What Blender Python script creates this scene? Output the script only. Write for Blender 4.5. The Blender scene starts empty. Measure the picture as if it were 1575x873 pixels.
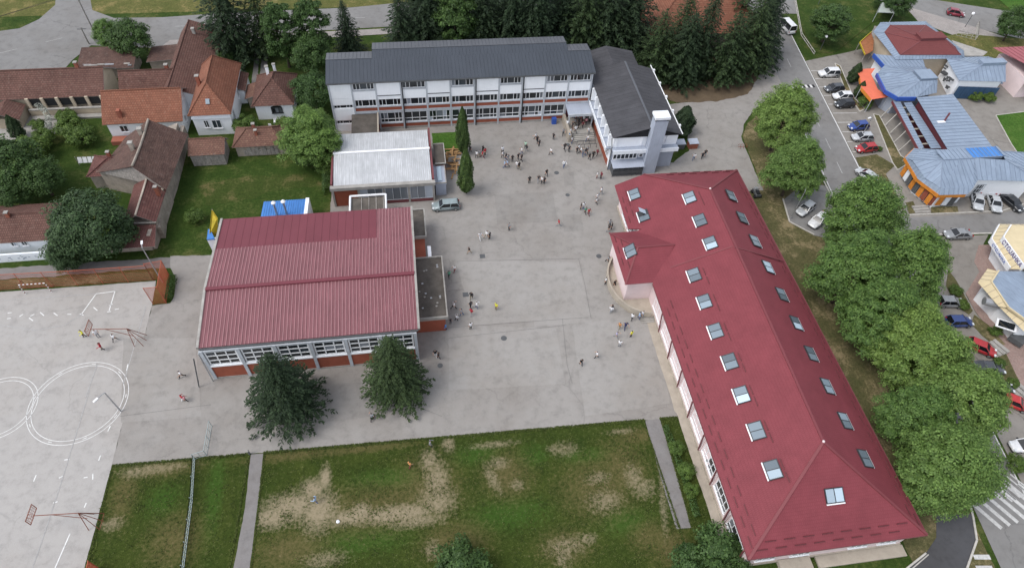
import bpy, math, random
import numpy as np
from mathutils import Vector, Matrix
V = Vector
R = math.radians
rnd = random.Random(7)
scene = bpy.context.scene
C = scene.collection
# ------------------------------------------------------------------ camera
HC = 75.0
FPX = 1009.07
PIT, ROL, YAW = R(51.185), R(-4.120), R(-11.129)
def _rot():
    c, s = math.cos, math.sin
    A = Matrix(((c(YAW), s(YAW), 0), (-s(YAW), c(YAW), 0), (0, 0, 1)))
    M = Matrix(((1, 0, 0), (0, -s(PIT), -c(PIT)), (0, c(PIT), -s(PIT))))
    B = Matrix(((c(ROL), s(ROL), 0), (-s(ROL), c(ROL), 0), (0, 0, 1)))
    return B @ M @ A
W2C = _rot()
cam_d = bpy.data.cameras.new('camera'); cam = bpy.data.objects.new('camera', cam_d); C.objects.link(cam)
cam_d.sensor_width = 36.0; cam_d.lens = 36.0 * FPX / 1575.0
cam_d.clip_start = 1.0; cam_d.clip_end = 3000.0
right, down, fwd = W2C[0], W2C[1], W2C[2]
cam.matrix_world = Matrix(((right[0], -down[0], -fwd[0], 0), (right[1], -down[1], -fwd[1], 0), (right[2], -down[2], -fwd[2], HC), (0, 0, 0, 1)))
scene.camera = cam
# ------------------------------------------------------------------ light: bright overcast, sun veiled high on the left
SUN_EL, SUN_AZ = R(58), R(-105)          # azimuth from +Y towards +X
world = bpy.data.worlds.new('World'); scene.world = world; world.use_nodes = True
nt = world.node_tree; bg = nt.nodes['Background']
sky = nt.nodes.new('ShaderNodeTexSky'); sky.sky_type = 'NISHITA'; sky.sun_disc = False
sky.sun_elevation = SUN_EL; sky.sun_rotation = SUN_AZ; sky.air_density = 1.0; sky.dust_density = 2.0; sky.ozone_density = 1.0
hs = nt.nodes.new('ShaderNodeHueSaturation'); hs.inputs['Saturation'].default_value = 0.36
nt.links.new(sky.outputs[0], hs.inputs['Color']); nt.links.new(hs.outputs[0], bg.inputs[0]); bg.inputs[1].default_value = 0.15
sd = bpy.data.lights.new('sun', 'SUN'); sun = bpy.data.objects.new('sun', sd); C.objects.link(sun)
sd.energy = .75; sd.angle = R(25); sd.color = (1.0, 0.95, 0.89)
sdir = V((math.sin(SUN_AZ) * math.cos(SUN_EL), math.cos(SUN_AZ) * math.cos(SUN_EL), math.sin(SUN_EL)))
sun.rotation_euler = sdir.to_track_quat('Z', 'Y').to_euler(); sun.location = (0, 60, 90)
scene.view_settings.view_transform = 'Standard'; scene.view_settings.look = 'None'
scene.view_settings.gamma = 1.0; scene.view_settings.exposure = 0.9
# ------------------------------------------------------------------ helpers
def ray(px, py):
    return (W2C.transposed() @ V(((px - 787.5) / FPX, (py - 436.5) / FPX, 1.0)))
def P(px, py, z=0.0):
    d = ray(px, py); t = (z - HC) / d.z
    return V((d.x * t, d.y * t, z))
def PL(px, py, p0, n):
    d = ray(px, py); o = V((0, 0, HC)); t = (V(p0) - o).dot(n) / d.dot(n)
    return o + d * t
def P2(px, py): v = P(px, py); return (v.x, v.y)
WL = {}
def empty(name, loc=(0, 0, 0), rz=0.0):
    o = bpy.data.objects.new(name, None); C.objects.link(o); o.location = loc; o.rotation_euler.z = rz
    o.empty_display_size = .3; WL[o.name] = V(loc); return o
def tag(o, label=None, cat=None, group=None, kind=None):
    if label: o['label'] = label
    if cat: o['category'] = cat
    if group: o['group'] = group
    if kind: o['kind'] = kind
    return o
class MB:
    def __init__(s): s.v = []; s.f = []; s.m = []
    def add(s, vs, fs, mi=0):
        b = len(s.v); s.v += [V(v) for v in vs]
        for f in fs: s.f.append(tuple(b + i for i in f)); s.m.append(mi)
        return s
    def box(s, x0, x1, y0, y1, z0, z1, mi=0):
        return s.hexa([(x0, y0, z0), (x1, y0, z0), (x1, y1, z0), (x0, y1, z0), (x0, y0, z1), (x1, y0, z1), (x1, y1, z1), (x0, y1, z1)], mi)
    def hexa(s, p, mi=0):
        return s.add(p, [(3, 2, 1, 0), (4, 5, 6, 7), (0, 1, 5, 4), (1, 2, 6, 5), (2, 3, 7, 6), (3, 0, 4, 7)], mi)
    def obox(s, c, a, b, d, mi=0):
        c, a, b, d = V(c), V(a), V(b), V(d)
        return s.hexa([c - a - b - d, c + a - b - d, c + a + b - d, c - a + b - d, c - a - b + d, c + a - b + d, c + a + b + d, c - a + b + d], mi)
    def bar(s, p, q, w, h, mi=0, up=(0, 0, 1)):
        p, q = V(p), V(q); d = q - p; u = V(up)
        if abs(d.normalized().dot(u)) > .98: u = V((0, 1, 0))
        r = d.cross(u).normalized(); n = r.cross(d).normalized()
        return s.obox((p + q) / 2, d / 2, r * w / 2, n * h / 2, mi)
    def tube(s, p, q, r0, r1=None, n=6, mi=0, cap=True):
        p, q = V(p), V(q); r1 = r0 if r1 is None else r1
        d = (q - p).normalized(); u = V((0, 0, 1)) if abs(d.z) < .95 else V((1, 0, 0))
        a = d.cross(u).normalized(); b = d.cross(a); vs = []
        for k in range(n):
            t = 2 * math.pi * k / n; e = a * math.cos(t) + b * math.sin(t); vs += [p + e * r0, q + e * r1]
        fs = [(2 * k, 2 * ((k + 1) % n), 2 * ((k + 1) % n) + 1, 2 * k + 1) for k in range(n)]
        if cap: fs += [tuple(2 * k for k in range(n))[::-1], tuple(2 * k + 1 for k in range(n))]
        return s.add(vs, fs, mi)
    def prism(s, poly, z0, z1, mi=0, bottom=True):
        n = len(poly); a = sum(poly[i][0] * poly[(i + 1) % n][1] - poly[(i + 1) % n][0] * poly[i][1] for i in range(n))
        if a < 0: poly = poly[::-1]
        vs = [(p[0], p[1], z0) for p in poly] + [(p[0], p[1], z1) for p in poly]
        fs = [tuple(range(n, 2 * n))] + [(i, (i + 1) % n, n + (i + 1) % n, n + i) for i in range(n)]
        if bottom: fs.append(tuple(range(n))[::-1])
        return s.add(vs, fs, mi)
    def slab(s, pts, t, mi=0, mi2=None):
        pts = [V(p) for p in pts]; n = nrm(pts)
        if n.z < 0: pts = pts[::-1]; n = -n
        k = len(pts); lo = [p - n * t for p in pts]
        s.add(pts + lo, [tuple(range(k))], mi)
        b = len(s.v) - 2 * k
        for i in range(k):
            j = (i + 1) % k; s.f.append((b + j, b + i, b + k + i, b + k + j)); s.m.append(mi if mi2 is None else mi2)
        s.f.append(tuple(range(b + 2 * k - 1, b + k - 1, -1))); s.m.append(mi if mi2 is None else mi2)
        return s
    def sphere(s, c, r, n=8, m=5, mi=0, sz=1.0):
        c = V(c); vs = []; fs = []
        for j in range(m + 1):
            ph = math.pi * j / m
            for i in range(n):
                th = 2 * math.pi * i / n
                vs.append(c + V((math.sin(ph) * math.cos(th) * r, math.sin(ph) * math.sin(th) * r, math.cos(ph) * r * sz)))
        for j in range(m):
            for i in range(n): fs.append((j * n + i, (j + 1) * n + i, (j + 1) * n + (i + 1) % n, j * n + (i + 1) % n))
        return s.add(vs, fs, mi)
    def mesh(s, name, mats, off=V((0, 0, 0)), smooth=False):
        me = bpy.data.meshes.new(name)
        me.from_pydata([tuple(v - off) for v in s.v], [], s.f)
        for m in (mats if isinstance(mats, (list, tuple)) else [mats]): me.materials.append(m)
        me.polygons.foreach_set('material_index', s.m)
        if smooth: me.polygons.foreach_set('use_smooth', [True] * len(s.f))
        uvl = me.uv_layers.new(name='UVMap'); uv = []
        for f in s.f:
            pts = [s.v[i] for i in f]; n = nrm(pts)
            if abs(n.z) > .995: a, b = V((1, 0, 0)), V((0, 1, 0))
            else:
                a = V((0, 0, 1)).cross(n).normalized(); b = n.cross(a)
            for p in pts: uv += [p.dot(a), p.dot(b)]
        uvl.data.foreach_set('uv', uv)
        me.update(); return me
    def build(s, name, mats, parent=None, smooth=False, kind=None):
        off = WL[parent.name] if parent else V((0, 0, 0))
        o = bpy.data.objects.new(name, s.mesh(name, mats, off, smooth)); C.objects.link(o)
        if parent: o.parent = parent
        WL[o.name] = off.copy()
        if kind: o['kind'] = kind
        return o
def nrm(pts):
    n = V((0, 0, 0)); k = len(pts)
    for i in range(k):
        a, b = pts[i], pts[(i + 1) % k]
        n += V(((a[1] - b[1]) * (a[2] + b[2]), (a[2] - b[2]) * (a[0] + b[0]), (a[0] - b[0]) * (a[1] + b[1])))
    return n.normalized() if n.length > 1e-9 else V((0, 0, 1))
CACHE = {}
def shared(key, fn):
    if key not in CACHE: CACHE[key] = fn()
    return CACHE[key]
def inst(name, me, parent, M):
    """place shared mesh me at world matrix M under parent"""
    o = bpy.data.objects.new(name, me); C.objects.link(o)
    if parent:
        o.parent = parent; M = Matrix.Translation(-WL[parent.name]) @ M
    o.matrix_local = M if parent else M
    if not parent: o.matrix_world = M
    return o
def frame3(o, u, v, n):
    u, v, n, o = V(u), V(v), V(n), V(o)
    return Matrix(((u.x, v.x, n.x, o.x), (u.y, v.y, n.y, o.y), (u.z, v.z, n.z, o.z), (0, 0, 0, 1)))
def copy_tree(o, parent=None):
    c = o.copy(); C.objects.link(c); c.parent = parent
    for ch in o.children: copy_tree(ch, c)
    return c
# ------------------------------------------------------------------ materials
def nodes(name):
    m = bpy.data.materials.new(name); m.use_nodes = True
    return m, m.node_tree.nodes, m.node_tree.links, m.node_tree.nodes['Principled BSDF']
def c4(c): return (c[0], c[1], c[2], 1)
def ramp(N, pts):
    r = N.new('ShaderNodeValToRGB'); e = r.color_ramp.elements
    while len(e) < len(pts): e.new(.5)
    for i, (p, c) in enumerate(pts): e[i].position = p; e[i].color = c4(c) if not isinstance(c, (int, float)) else (c, c, c, 1)
    return r
def noise(N, L, coord, scale, detail=4, rough=.6):
    t = N.new('ShaderNodeTexNoise'); t.inputs['Scale'].default_value = scale; t.inputs['Detail'].default_value = detail; t.inputs['Roughness'].default_value = rough
    if coord is not None: L.new(coord, t.inputs['Vector'])
    return t
def mix(N, L, a, b, f, mode='MIX'):
    m = N.new('ShaderNodeMix'); m.data_type = 'RGBA'; m.blend_type = mode
    for k, v in ((6, a), (7, b), (0, f)):
        if isinstance(v, (int, float)): m.inputs[k].default_value = v if k == 0 else (v, v, v, 1)
        elif isinstance(v, tuple): m.inputs[k].default_value = c4(v)
        else: L.new(v, m.inputs[k])
    return m.outputs[2]
def mat(name, col, rough=.8, var=.25, scale=1.2, fine=14, bump=0.0, metal=0.0, col2=None, streak=0, spec=.3):
    """painted / rendered / stone surface with blotches and fine grain"""
    m, N, L, b = nodes(name)
    g = N.new('ShaderNodeNewGeometry').outputs['Position']
    n1 = noise(N, L, g, scale, 5, .65); n2 = noise(N, L, g, fine, 3, .6)
    d = tuple(x * (1 - var) for x in col) if col2 is None else col2
    u = tuple(min(.95, x * (1 + var * .45)) for x in col)
    r = ramp(N, [(.3, d), (.62, col), (.8, u)]); L.new(n1.outputs[0], r.inputs[0])
    r2 = ramp(N, [(.25, 1 - var * .8), (.6, 1.0)]); L.new(n2.outputs[0], r2.inputs[0])
    c = mix(N, L, r.outputs[0], r2.outputs[0], .8, 'MULTIPLY')
    oi = N.new('ShaderNodeObjectInfo'); ro = ramp(N, [(0.0, 1 - var * .35), (1.0, 1 + var * .2)]); L.new(oi.outputs['Random'], ro.inputs[0]); c = mix(N, L, c, ro.outputs[0], 1.0, 'MULTIPLY')
    if streak:
        uv = N.new('ShaderNodeUVMap').outputs[0]; mp = N.new('ShaderNodeMapping'); L.new(uv, mp.inputs[0]); mp.inputs['Scale'].default_value = (3.2, .18, 1)
        n3 = noise(N, L, mp.outputs[0], 2.2, 5, .7); r3 = ramp(N, [(.35, 1 - streak), (.62, 1.0)]); L.new(n3.outputs[0], r3.inputs[0])
        c = mix(N, L, c, r3.outputs[0], .9, 'MULTIPLY')
    L.new(c, b.inputs['Base Color']); b.inputs['Roughness'].default_value = rough; b.inputs['Metallic'].default_value = metal
    b.inputs['Specular IOR Level'].default_value = spec
    if bump:
        bp = N.new('ShaderNodeBump'); bp.inputs['Strength'].default_value = bump; bp.inputs['Distance'].default_value = .05
        L.new(n2.outputs[0], bp.inputs['Height']); L.new(bp.outputs[0], b.inputs['Normal'])
    return m
def plain(name, col, rough=.5, metal=0.0, spec=.5):
    m, N, L, b = nodes(name)
    g = N.new('ShaderNodeNewGeometry').outputs['Position']; n = noise(N, L, g, 5, 3)
    r = ramp(N, [(.3, tuple(x * .86 for x in col)), (.7, col)]); L.new(n.outputs[0], r.inputs[0]); L.new(r.outputs[0], b.inputs['Base Color'])
    b.inputs['Roughness'].default_value = rough; b.inputs['Metallic'].default_value = metal; b.inputs['Specular IOR Level'].default_value = spec
    return m
def tiles(name, col, col2, w=.24, h=.36, mort=None, rough=.85, blotch=.35, lichen=None, mw=.12, bump=.5):
    """courses of roof tiles on the slope's own UV (metres)"""
    m, N, L, b = nodes(name)
    uv = N.new('ShaderNodeUVMap').outputs[0]
    br = N.new('ShaderNodeTexBrick'); L.new(uv, br.inputs['Vector']); br.inputs['Scale'].default_value = 1.0
    br.inputs['Brick Width'].default_value = w; br.inputs['Row Height'].default_value = h; br.inputs['Mortar Size'].default_value = h * mw; br.inputs['Mortar Smooth'].default_value = .6
    br.inputs['Color1'].default_value = c4(col); br.inputs['Color2'].default_value = c4(col2); br.inputs['Mortar'].default_value = c4(mort or tuple(x * .45 for x in col)); br.inputs['Bias'].default_value = 0
    n1 = noise(N, L, uv, .35, 6, .7); r1 = ramp(N, [(.3, 1 - blotch), (.65, 1.0), (.85, 1.1)]); L.new(n1.outputs[0], r1.inputs[0])
    c = mix(N, L, br.outputs[0], r1.outputs[0], 1.0, 'MULTIPLY')
    if lichen:
        n2 = noise(N, L, uv, 1.7, 6, .75); r2 = ramp(N, [(.54, 0.0), (.7, .75)]); L.new(n2.outputs[0], r2.inputs[0])
        c = mix(N, L, c, lichen, r2.outputs[0])
    L.new(c, b.inputs['Base Color']); b.inputs['Roughness'].default_value = rough; b.inputs['Specular IOR Level'].default_value = .25
    bp = N.new('ShaderNodeBump'); bp.inputs['Strength'].default_value = bump; bp.inputs['Distance'].default_value = .06
    L.new(br.outputs['Fac'], bp.inputs['Height']); bp.invert = True; L.new(bp.outputs[0], b.inputs['Normal'])
    return m
def asphalt(name, col, crack=.35, var=.22, warm=(1.0, .97, .94), blot=.09):
    m, N, L, b = nodes(name)
    g = N.new('ShaderNodeNewGeometry').outputs['Position']
    n1 = noise(N, L, g, blot, 7, .68); n2 = noise(N, L, g, .7, 6, .7); n3 = noise(N, L, g, 25, 2, .5)
    r1 = ramp(N, [(.3, tuple(x * (1 - var) * w for x, w in zip(col, warm))), (.55, col), (.75, tuple(x * (1 + var * .6) for x in col))]); L.new(n1.outputs[0], r1.inputs[0])
    r2 = ramp(N, [(.32, .82), (.5, 1.0), (.75, 1.06)]); L.new(n2.outputs[0], r2.inputs[0])
    r3 = ramp(N, [(.3, .86), (.7, 1.08)]); L.new(n3.outputs[0], r3.inputs[0])
    c = mix(N, L, r1.outputs[0], r2.outputs[0], 1.0, 'MULTIPLY'); c = mix(N, L, c, r3.outputs[0], 1.0, 'MULTIPLY')
    vo = N.new('ShaderNodeTexVoronoi'); vo.feature = 'DISTANCE_TO_EDGE'; vo.inputs['Scale'].default_value = .11
    nd = noise(N, L, g, .8, 4); va = N.new('ShaderNodeVectorMath'); va.operation = 'MULTIPLY_ADD'; L.new(nd.outputs['Color'], va.inputs[0]); va.inputs[1].default_value = (1.6, 1.6, 0); L.new(g, va.inputs[2]); L.new(va.outputs[0], vo.inputs['Vector'])
    rc = ramp(N, [(0.0, 1 - crack), (.006, 1 - crack * .6), (.012, 1.0)]); L.new(vo.outputs['Distance'], rc.inputs[0])
    nm = noise(N, L, g, .13, 2); rm = ramp(N, [(.48, 0.0), (.6, 1.0)]); L.new(nm.outputs[0], rm.inputs[0])
    cc = mix(N, L, (1.0, 1.0, 1.0), rc.outputs[0], rm.outputs[0]); c = mix(N, L, c, cc, 1.0, 'MULTIPLY')
    # scattered darker stains
    ns = noise(N, L, g, .33, 3, .5); rs = ramp(N, [(.66, 1.0), (.74, .8)]); L.new(ns.outputs[0], rs.inputs[0]); c = mix(N, L, c, rs.outputs[0], .7, 'MULTIPLY')
    L.new(c, b.inputs['Base Color']); b.inputs['Roughness'].default_value = .92; b.inputs['Specular IOR Level'].default_value = .2
    bp = N.new('ShaderNodeBump'); bp.inputs['Strength'].default_value = .25; bp.inputs['Distance'].default_value = .02; L.new(n3.outputs[0], bp.inputs['Height']); L.new(bp.outputs[0], b.inputs['Normal'])
    return m
def grass(name, g1=(.045, .085, .018), g2=(.085, .125, .03), dry=(.2, .165, .075), soil=(.33, .27, .19), attr=False, dryamt=.5):
    m, N, L, b = nodes(name)
    g = N.new('ShaderNodeNewGeometry').outputs['Position']
    n1 = noise(N, L, g, .25, 7, .7); n2 = noise(N, L, g, 2.4, 8, .82); n3 = noise(N, L, g, 11, 3, .6)
    r1 = ramp(N, [(.3, g1), (.68, g2)]); L.new(n1.outputs[0], r1.inputs[0])
    r2 = ramp(N, [(.28, .45), (.5, .95), (.75, 1.45)]); L.new(n2.outputs[0], r2.inputs[0])
    c = mix(N, L, r1.outputs[0], r2.outputs[0], 1.0, 'MULTIPLY')
    r3 = ramp(N, [(.3, .6), (.7, 1.3)]); L.new(n3.outputs[0], r3.inputs[0]); c = mix(N, L, c, r3.outputs[0], 1.0, 'MULTIPLY')
    md = N.new('ShaderNodeMath'); md.operation = 'ADD'; L.new(n1.outputs[0], md.inputs[0])
    me = N.new('ShaderNodeMath'); me.operation = 'MULTIPLY'; L.new(n2.outputs[0], me.inputs[0]); me.inputs[1].default_value = .6; L.new(me.outputs[0], md.inputs[1])
    if attr:
        at = N.new('ShaderNodeVertexColor'); at.layer_name = 'cover'; sp = N.new('ShaderNodeSeparateColor'); L.new(at.outputs[0], sp.inputs[0])
        def combo(ch, lo, hi):
            q = N.new('ShaderNodeMath'); q.operation = 'MULTIPLY_ADD'; L.new(n2.outputs[0], q.inputs[0]); q.inputs[1].default_value = 2.6; q.inputs[2].default_value = -1.3
            s = N.new('ShaderNodeMath'); s.operation = 'ADD'; L.new(sp.outputs[ch], s.inputs[0]); L.new(q.outputs[0], s.inputs[1])
            r = ramp(N, [(lo, 0.0), (hi, 1.0)]); L.new(s.outputs[0], r.inputs[0]); return r.outputs[0]
        c = mix(N, L, c, (.036, .078, .012), combo(2, .35, .9))
        c = mix(N, L, c, dry, combo(1, .15, .95))
        so = mix(N, L, soil, tuple(x * .7 for x in soil), n3.outputs[0])
        c = mix(N, L, c, so, combo(0, .22, 1.0))
        # pale seed heads and clover specks
        vo = N.new('ShaderNodeTexVoronoi'); vo.inputs['Scale'].default_value = 2.6; L.new(g, vo.inputs['Vector']); rv = ramp(N, [(.05, 1.0), (.11, 0.0)]); L.new(vo.outputs['Distance'], rv.inputs[0])
        nm = noise(N, L, g, .5, 4, .7); rm = ramp(N, [(.5, 0.0), (.62, .6)]); L.new(nm.outputs[0], rm.inputs[0]); q = N.new('ShaderNodeMath'); q.operation = 'MULTIPLY'; L.new(rv.outputs[0], q.inputs[0]); L.new(rm.outputs[0], q.inputs[1])
        c = mix(N, L, c, (.36, .36, .2), q.outputs[0])
    else:
        rd = ramp(N, [(.82, 0.0), (1.0, dryamt)]); L.new(md.outputs[0], rd.inputs[0]); c = mix(N, L, c, dry, rd.outputs[0])
    L.new(c, b.inputs['Base Color']); b.inputs['Roughness'].default_value = .95; b.inputs['Specular IOR Level'].default_value = .1
    bp = N.new('ShaderNodeBump'); bp.inputs['Strength'].default_value = .6; bp.inputs['Distance'].default_value = .12; L.new(n2.outputs[0], bp.inputs['Height']); L.new(bp.outputs[0], b.inputs['Normal'])
    return m
def leafmat(name, lo, hi, rough=.55, trans=.25):
    m, N, L, b = nodes(name)
    ge = N.new('ShaderNodeNewGeometry'); r = ramp(N, [(0.0, lo), (.75, hi), (1.0, tuple(min(1, x * 1.35) for x in hi))]); L.new(ge.outputs['Random Per Island'], r.inputs[0])
    oi = N.new('ShaderNodeObjectInfo'); rv = ramp(N, [(0.0, (.82, .88, .84)), (1.0, (1.1, 1.08, .98))]); L.new(oi.outputs['Random'], rv.inputs[0])
    n = noise(N, L, ge.outputs['Position'], .8, 3); rn = ramp(N, [(.3, .8), (.7, 1.15)]); L.new(n.outputs[0], rn.inputs[0])
    c = mix(N, L, r.outputs[0], rv.outputs[0], 1.0, 'MULTIPLY'); c = mix(N, L, c, rn.outputs[0], 1.0, 'MULTIPLY')
    L.new(c, b.inputs['Base Color']); b.inputs['Roughness'].default_value = rough; b.inputs['Specular IOR Level'].default_value = .3
    if trans:
        t = N.new('ShaderNodeBsdfTranslucent'); L.new(c, t.inputs[0]); mx = N.new('ShaderNodeMixShader'); mx.inputs[0].default_value = trans
        L.new(b.outputs[0], mx.inputs[1]); L.new(t.outputs[0], mx.inputs[2]); L.new(mx.outputs[0], N['Material Output'].inputs[0])
    return m
def glassmat(name, col=(.02, .025, .03), rough=.08, spec=.6):
    m, N, L, b = nodes(name); b.inputs['Base Color'].default_value = c4(col); b.inputs['Roughness'].default_value = rough; b.inputs['Specular IOR Level'].default_value = spec
    oi = N.new('ShaderNodeObjectInfo'); r = ramp(N, [(0.0, tuple(x * .5 for x in col)), (.7, col), (1.0, tuple(x * 2.4 for x in col))]); L.new(oi.outputs['Random'], r.inputs[0]); L.new(r.outputs[0], b.inputs['Base Color'])
    return m
M = {}
M['yard'] = asphalt('yard_asphalt', (.273, .259, .243), crack=.18, var=.18); M['court'] = asphalt('court_asphalt', (.355, .341, .326), crack=.12, var=.08, blot=.05)
M['road'] = asphalt('road_asphalt', (.205, .202, .198), crack=.3, var=.15); M['road_dark'] = asphalt('fresh_asphalt', (.075, .076, .082), crack=.1, var=.2)
M['gravel'] = asphalt('gravel_lot', (.24, .225, .205), var=.25); M['path'] = asphalt('path_asphalt', (.2, .19, .185), crack=.2, var=.12, blot=.3)
M['patch_l'] = asphalt('patch_light', (.292, .279, .263), crack=.05, var=.12); M['patch_d'] = asphalt('patch_dark', (.246, .234, .22), crack=.05, var=.15)
M['concrete'] = mat('concrete', (.36, .345, .32), .9, .3, .8, bump=.2); M['beige'] = mat('beige_plinth', (.4, .355, .295), .9, .2, .8)
M['paver'] = tiles('red_paving', (.3, .19, .16), (.36, .25, .22), .2, .2, (.26, .22, .2), blotch=.25)
M['paver_g'] = tiles('grey_paving', (.33, .3, .28), (.38, .35, .33), .3, .3, (.25, .23, .22), blotch=.2)
M['kerb'] = mat('kerb_concrete', (.5, .48, .44), .9, .25, 2); M['paint'] = mat('road_paint', (.7, .7, .69), .8, .25, 3)
M['paint_zebra'] = mat('zebra_paint', (.56, .56, .55), .85, .3, 3); M['paint_old'] = mat('worn_paint', (.42, .415, .41), .9, .3, 3)
M['lawn'] = grass('lawn', (.027, .046, .008), (.05, .068, .013), (.115, .095, .04), (.3, .25, .165), attr=True); M['grass'] = grass('rough_grass', (.024, .05, .009), (.05, .078, .016), dryamt=.35); M['field'] = grass('field', (.075, .09, .025), (.15, .14, .05), (.26, .2, .09), dryamt=.8)
M['lush'] = grass('lush_grass', (.04, .1, .015), (.07, .14, .025), dryamt=.1); M['soil'] = grass('soil_verge', (.07, .075, .03), (.14, .12, .06), (.28, .22, .13), dryamt=.9)
M['white'] = mat('white_wall', (.86, .885, .92), .8, .05, .5, streak=.06); M['white2'] = mat('white_panel', (.78, .82, .87), .6, .06, .6, streak=.06)
M['pink'] = mat('pink_wall', (.72, .6, .6), .85, .12, .6); M['cream'] = mat('cream_wall', (.5, .42, .32), .9, .2, .5); M['stucco'] = mat('old_stucco', (.42, .365, .31), .95, .4, .9, bump=.3)
M['brick'] = tiles('red_brick', (.3, .095, .06), (.36, .12, .075), .25, .085, (.24, .12, .09), blotch=.25, bump=.2); M['brickpaint'] = mat('brick_red_panel', (.3, .085, .05), .8, .2, .9)
M['grey'] = mat('grey_trim', (.48, .51, .55), .7, .2, 1.5); M['dgrey'] = mat('dark_grey_trim', (.1, .105, .11), .7, .2, 1.5); M['bluegrey'] = mat('blue_grey_wall', (.38, .42, .5), .75, .12, .6, streak=.12)
M['black'] = mat('black_boards', (.02, .021, .024), .7, .3, 2); M['metal'] = mat('galvanised', (.45, .46, .48), .45, .2, 2, metal=.6); M['rust'] = mat('rust_red_steel', (.26, .085, .05), .8, .35, 3); M['wood'] = mat('old_planks', (.42, .39, .36), .9, .4, 2.5, streak=.4)
M['wire_red'] = plain('red_wire', (.42, .1, .05), .7); M['wire_green'] = plain('green_grey_wire', (.3, .36, .36), .6); M['trim_maroon'] = plain('maroon_trim', (.16, .045, .05), .6)
M['glass'] = glassmat('window_glass'); M['skyglass'] = glassmat('skylight_glass', (.2, .25, .29), .25, .5); M['frame'] = plain('white_frame', (.8, .81, .83), .5); M['frame_d'] = plain('dark_frame', (.03, .032, .036), .5)
M['curtain'] = glassmat('glass_over_curtain', (.2, .22, .25), .15)
M['r_red'] = tiles('red_metal_tile', (.195, .042, .053), (.203, .045, .056), .21, .36, (.17, .035, .044), .68, .2, mw=.08, bump=.2); M['ridge_red'] = plain('red_ridge_cap', (.17, .036, .043), .6); M['guard'] = plain('snow_guard_red', (.1, .02, .024), .7)
M['r_gym'] = mat('faded_red_sheet', (.24, .095, .11), .6, .16, .25, streak=.4); M['r_gymdark'] = mat('new_red_sheet', (.16, .04, .053), .5, .1, .3); M['r_gymrib'] = plain('rib_red', (.31, .155, .165), .75)
M['r_silver'] = mat('silver_sheet', (.62, .635, .65), .5, .2, .3, streak=.3, metal=.15); M['r_silverrib'] = plain('silver_rib', (.4, .41, .43), .5)
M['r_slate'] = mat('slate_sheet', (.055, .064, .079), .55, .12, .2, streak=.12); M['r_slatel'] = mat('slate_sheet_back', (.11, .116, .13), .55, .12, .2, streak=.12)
M['r_shingle'] = mat('bitumen_shingle', (.075, .075, .083), .9, .25, .35, streak=.2); M['r_flat'] = mat('gravel_flat_roof', (.13, .115, .1), .95, .45, .6, bump=.5)
M['r_brown'] = tiles('brown_tile', (.145, .073, .059), (.19, .1, .08), .24, .38, blotch=.35, lichen=(.19, .135, .11)); M['r_orange'] = tiles('orange_tile', (.3, .125, .078), (.24, .097, .062), .26, .4, blotch=.3, lichen=(.27, .16, .11))
M['r_old'] = tiles('old_grey_tile', (.16, .092, .074), (.115, .07, .06), .22, .3, blotch=.45, lichen=(.19, .145, .12)); M['r_hip'] = tiles('russet_tile', (.21, .11, .082), (.17, .09, .07), .24, .36, blotch=.3, lichen=(.3, .2, .13))
M['r_ext'] = tiles('dull_red_tile', (.15, .066, .058), (.185, .082, .07), .24, .34, blotch=.3, lichen=(.2, .13, .11)); M['r_maroon'] = tiles('maroon_tile', (.165, .05, .05), (.18, .055, .055), .3, .36, (.13, .04, .04), blotch=.15, bump=.3); M['r_rose'] = mat('rose_sheet', (.33, .1, .115), .6, .12, .4)
M['r_blue'] = mat('blue_grey_sheet', (.3, .37, .47), .4, .15, .5, streak=.2, metal=.25); M['r_bluerib'] = plain('blue_grey_seam', (.2, .25, .33), .5); M['r_bright'] = mat('bright_blue_sheet', (.07, .23, .58), .5, .15, .7, streak=.2)
M['r_yellow'] = mat('pale_yellow_sheet', (.62, .52, .33), .6, .12, .6); M['blue'] = plain('blue_paint', (.03, .09, .38), .5); M['bluewall'] = mat('blue_shutter', (.045, .1, .19), .7, .3, .8, streak=.3)
M['orange'] = mat('orange_awning', (.66, .16, .09), .75, .12, .7); M['signorange'] = mat('orange_shopfront', (.7, .26, .04), .6, .25, 1.5); M['yellow'] = mat('yellow_plastic', (.55, .42, .03), .5, .3, 1.5); M['winered'] = mat('wine_red_wall', (.12, .03, .04), .7, .2, 1)
M['bark'] = mat('bark', (.085, .065, .05), .95, .4, 4); M['hair'] = plain('dark_hair', (.012, .01, .009), .6)
M['lin'] = leafmat('linden_leaf', (.062, .128, .03), (.155, .248, .066), trans=.4); M['lin_l'] = leafmat('linden_leaf_light', (.085, .155, .034), (.195, .29, .08), trans=.4); M['lin_d'] = leafmat('dark_leaf', (.028, .062, .016), (.07, .125, .035)); M['walnut'] = leafmat('walnut_leaf', (.02, .046, .018), (.055, .098, .04))
M['con'] = leafmat('spruce_needle', (.011, .024, .012), (.027, .048, .021), .75, .1); M['con2'] = leafmat('pine_needle', (.016, .032, .012), (.04, .066, .023), .75, .1); M['thuja'] = leafmat('thuja_spray', (.022, .05, .012), (.06, .1, .024), .65, .15); M['yel'] = leafmat('bush_leaf', (.045, .09, .016), (.11, .17, .035))
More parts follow.
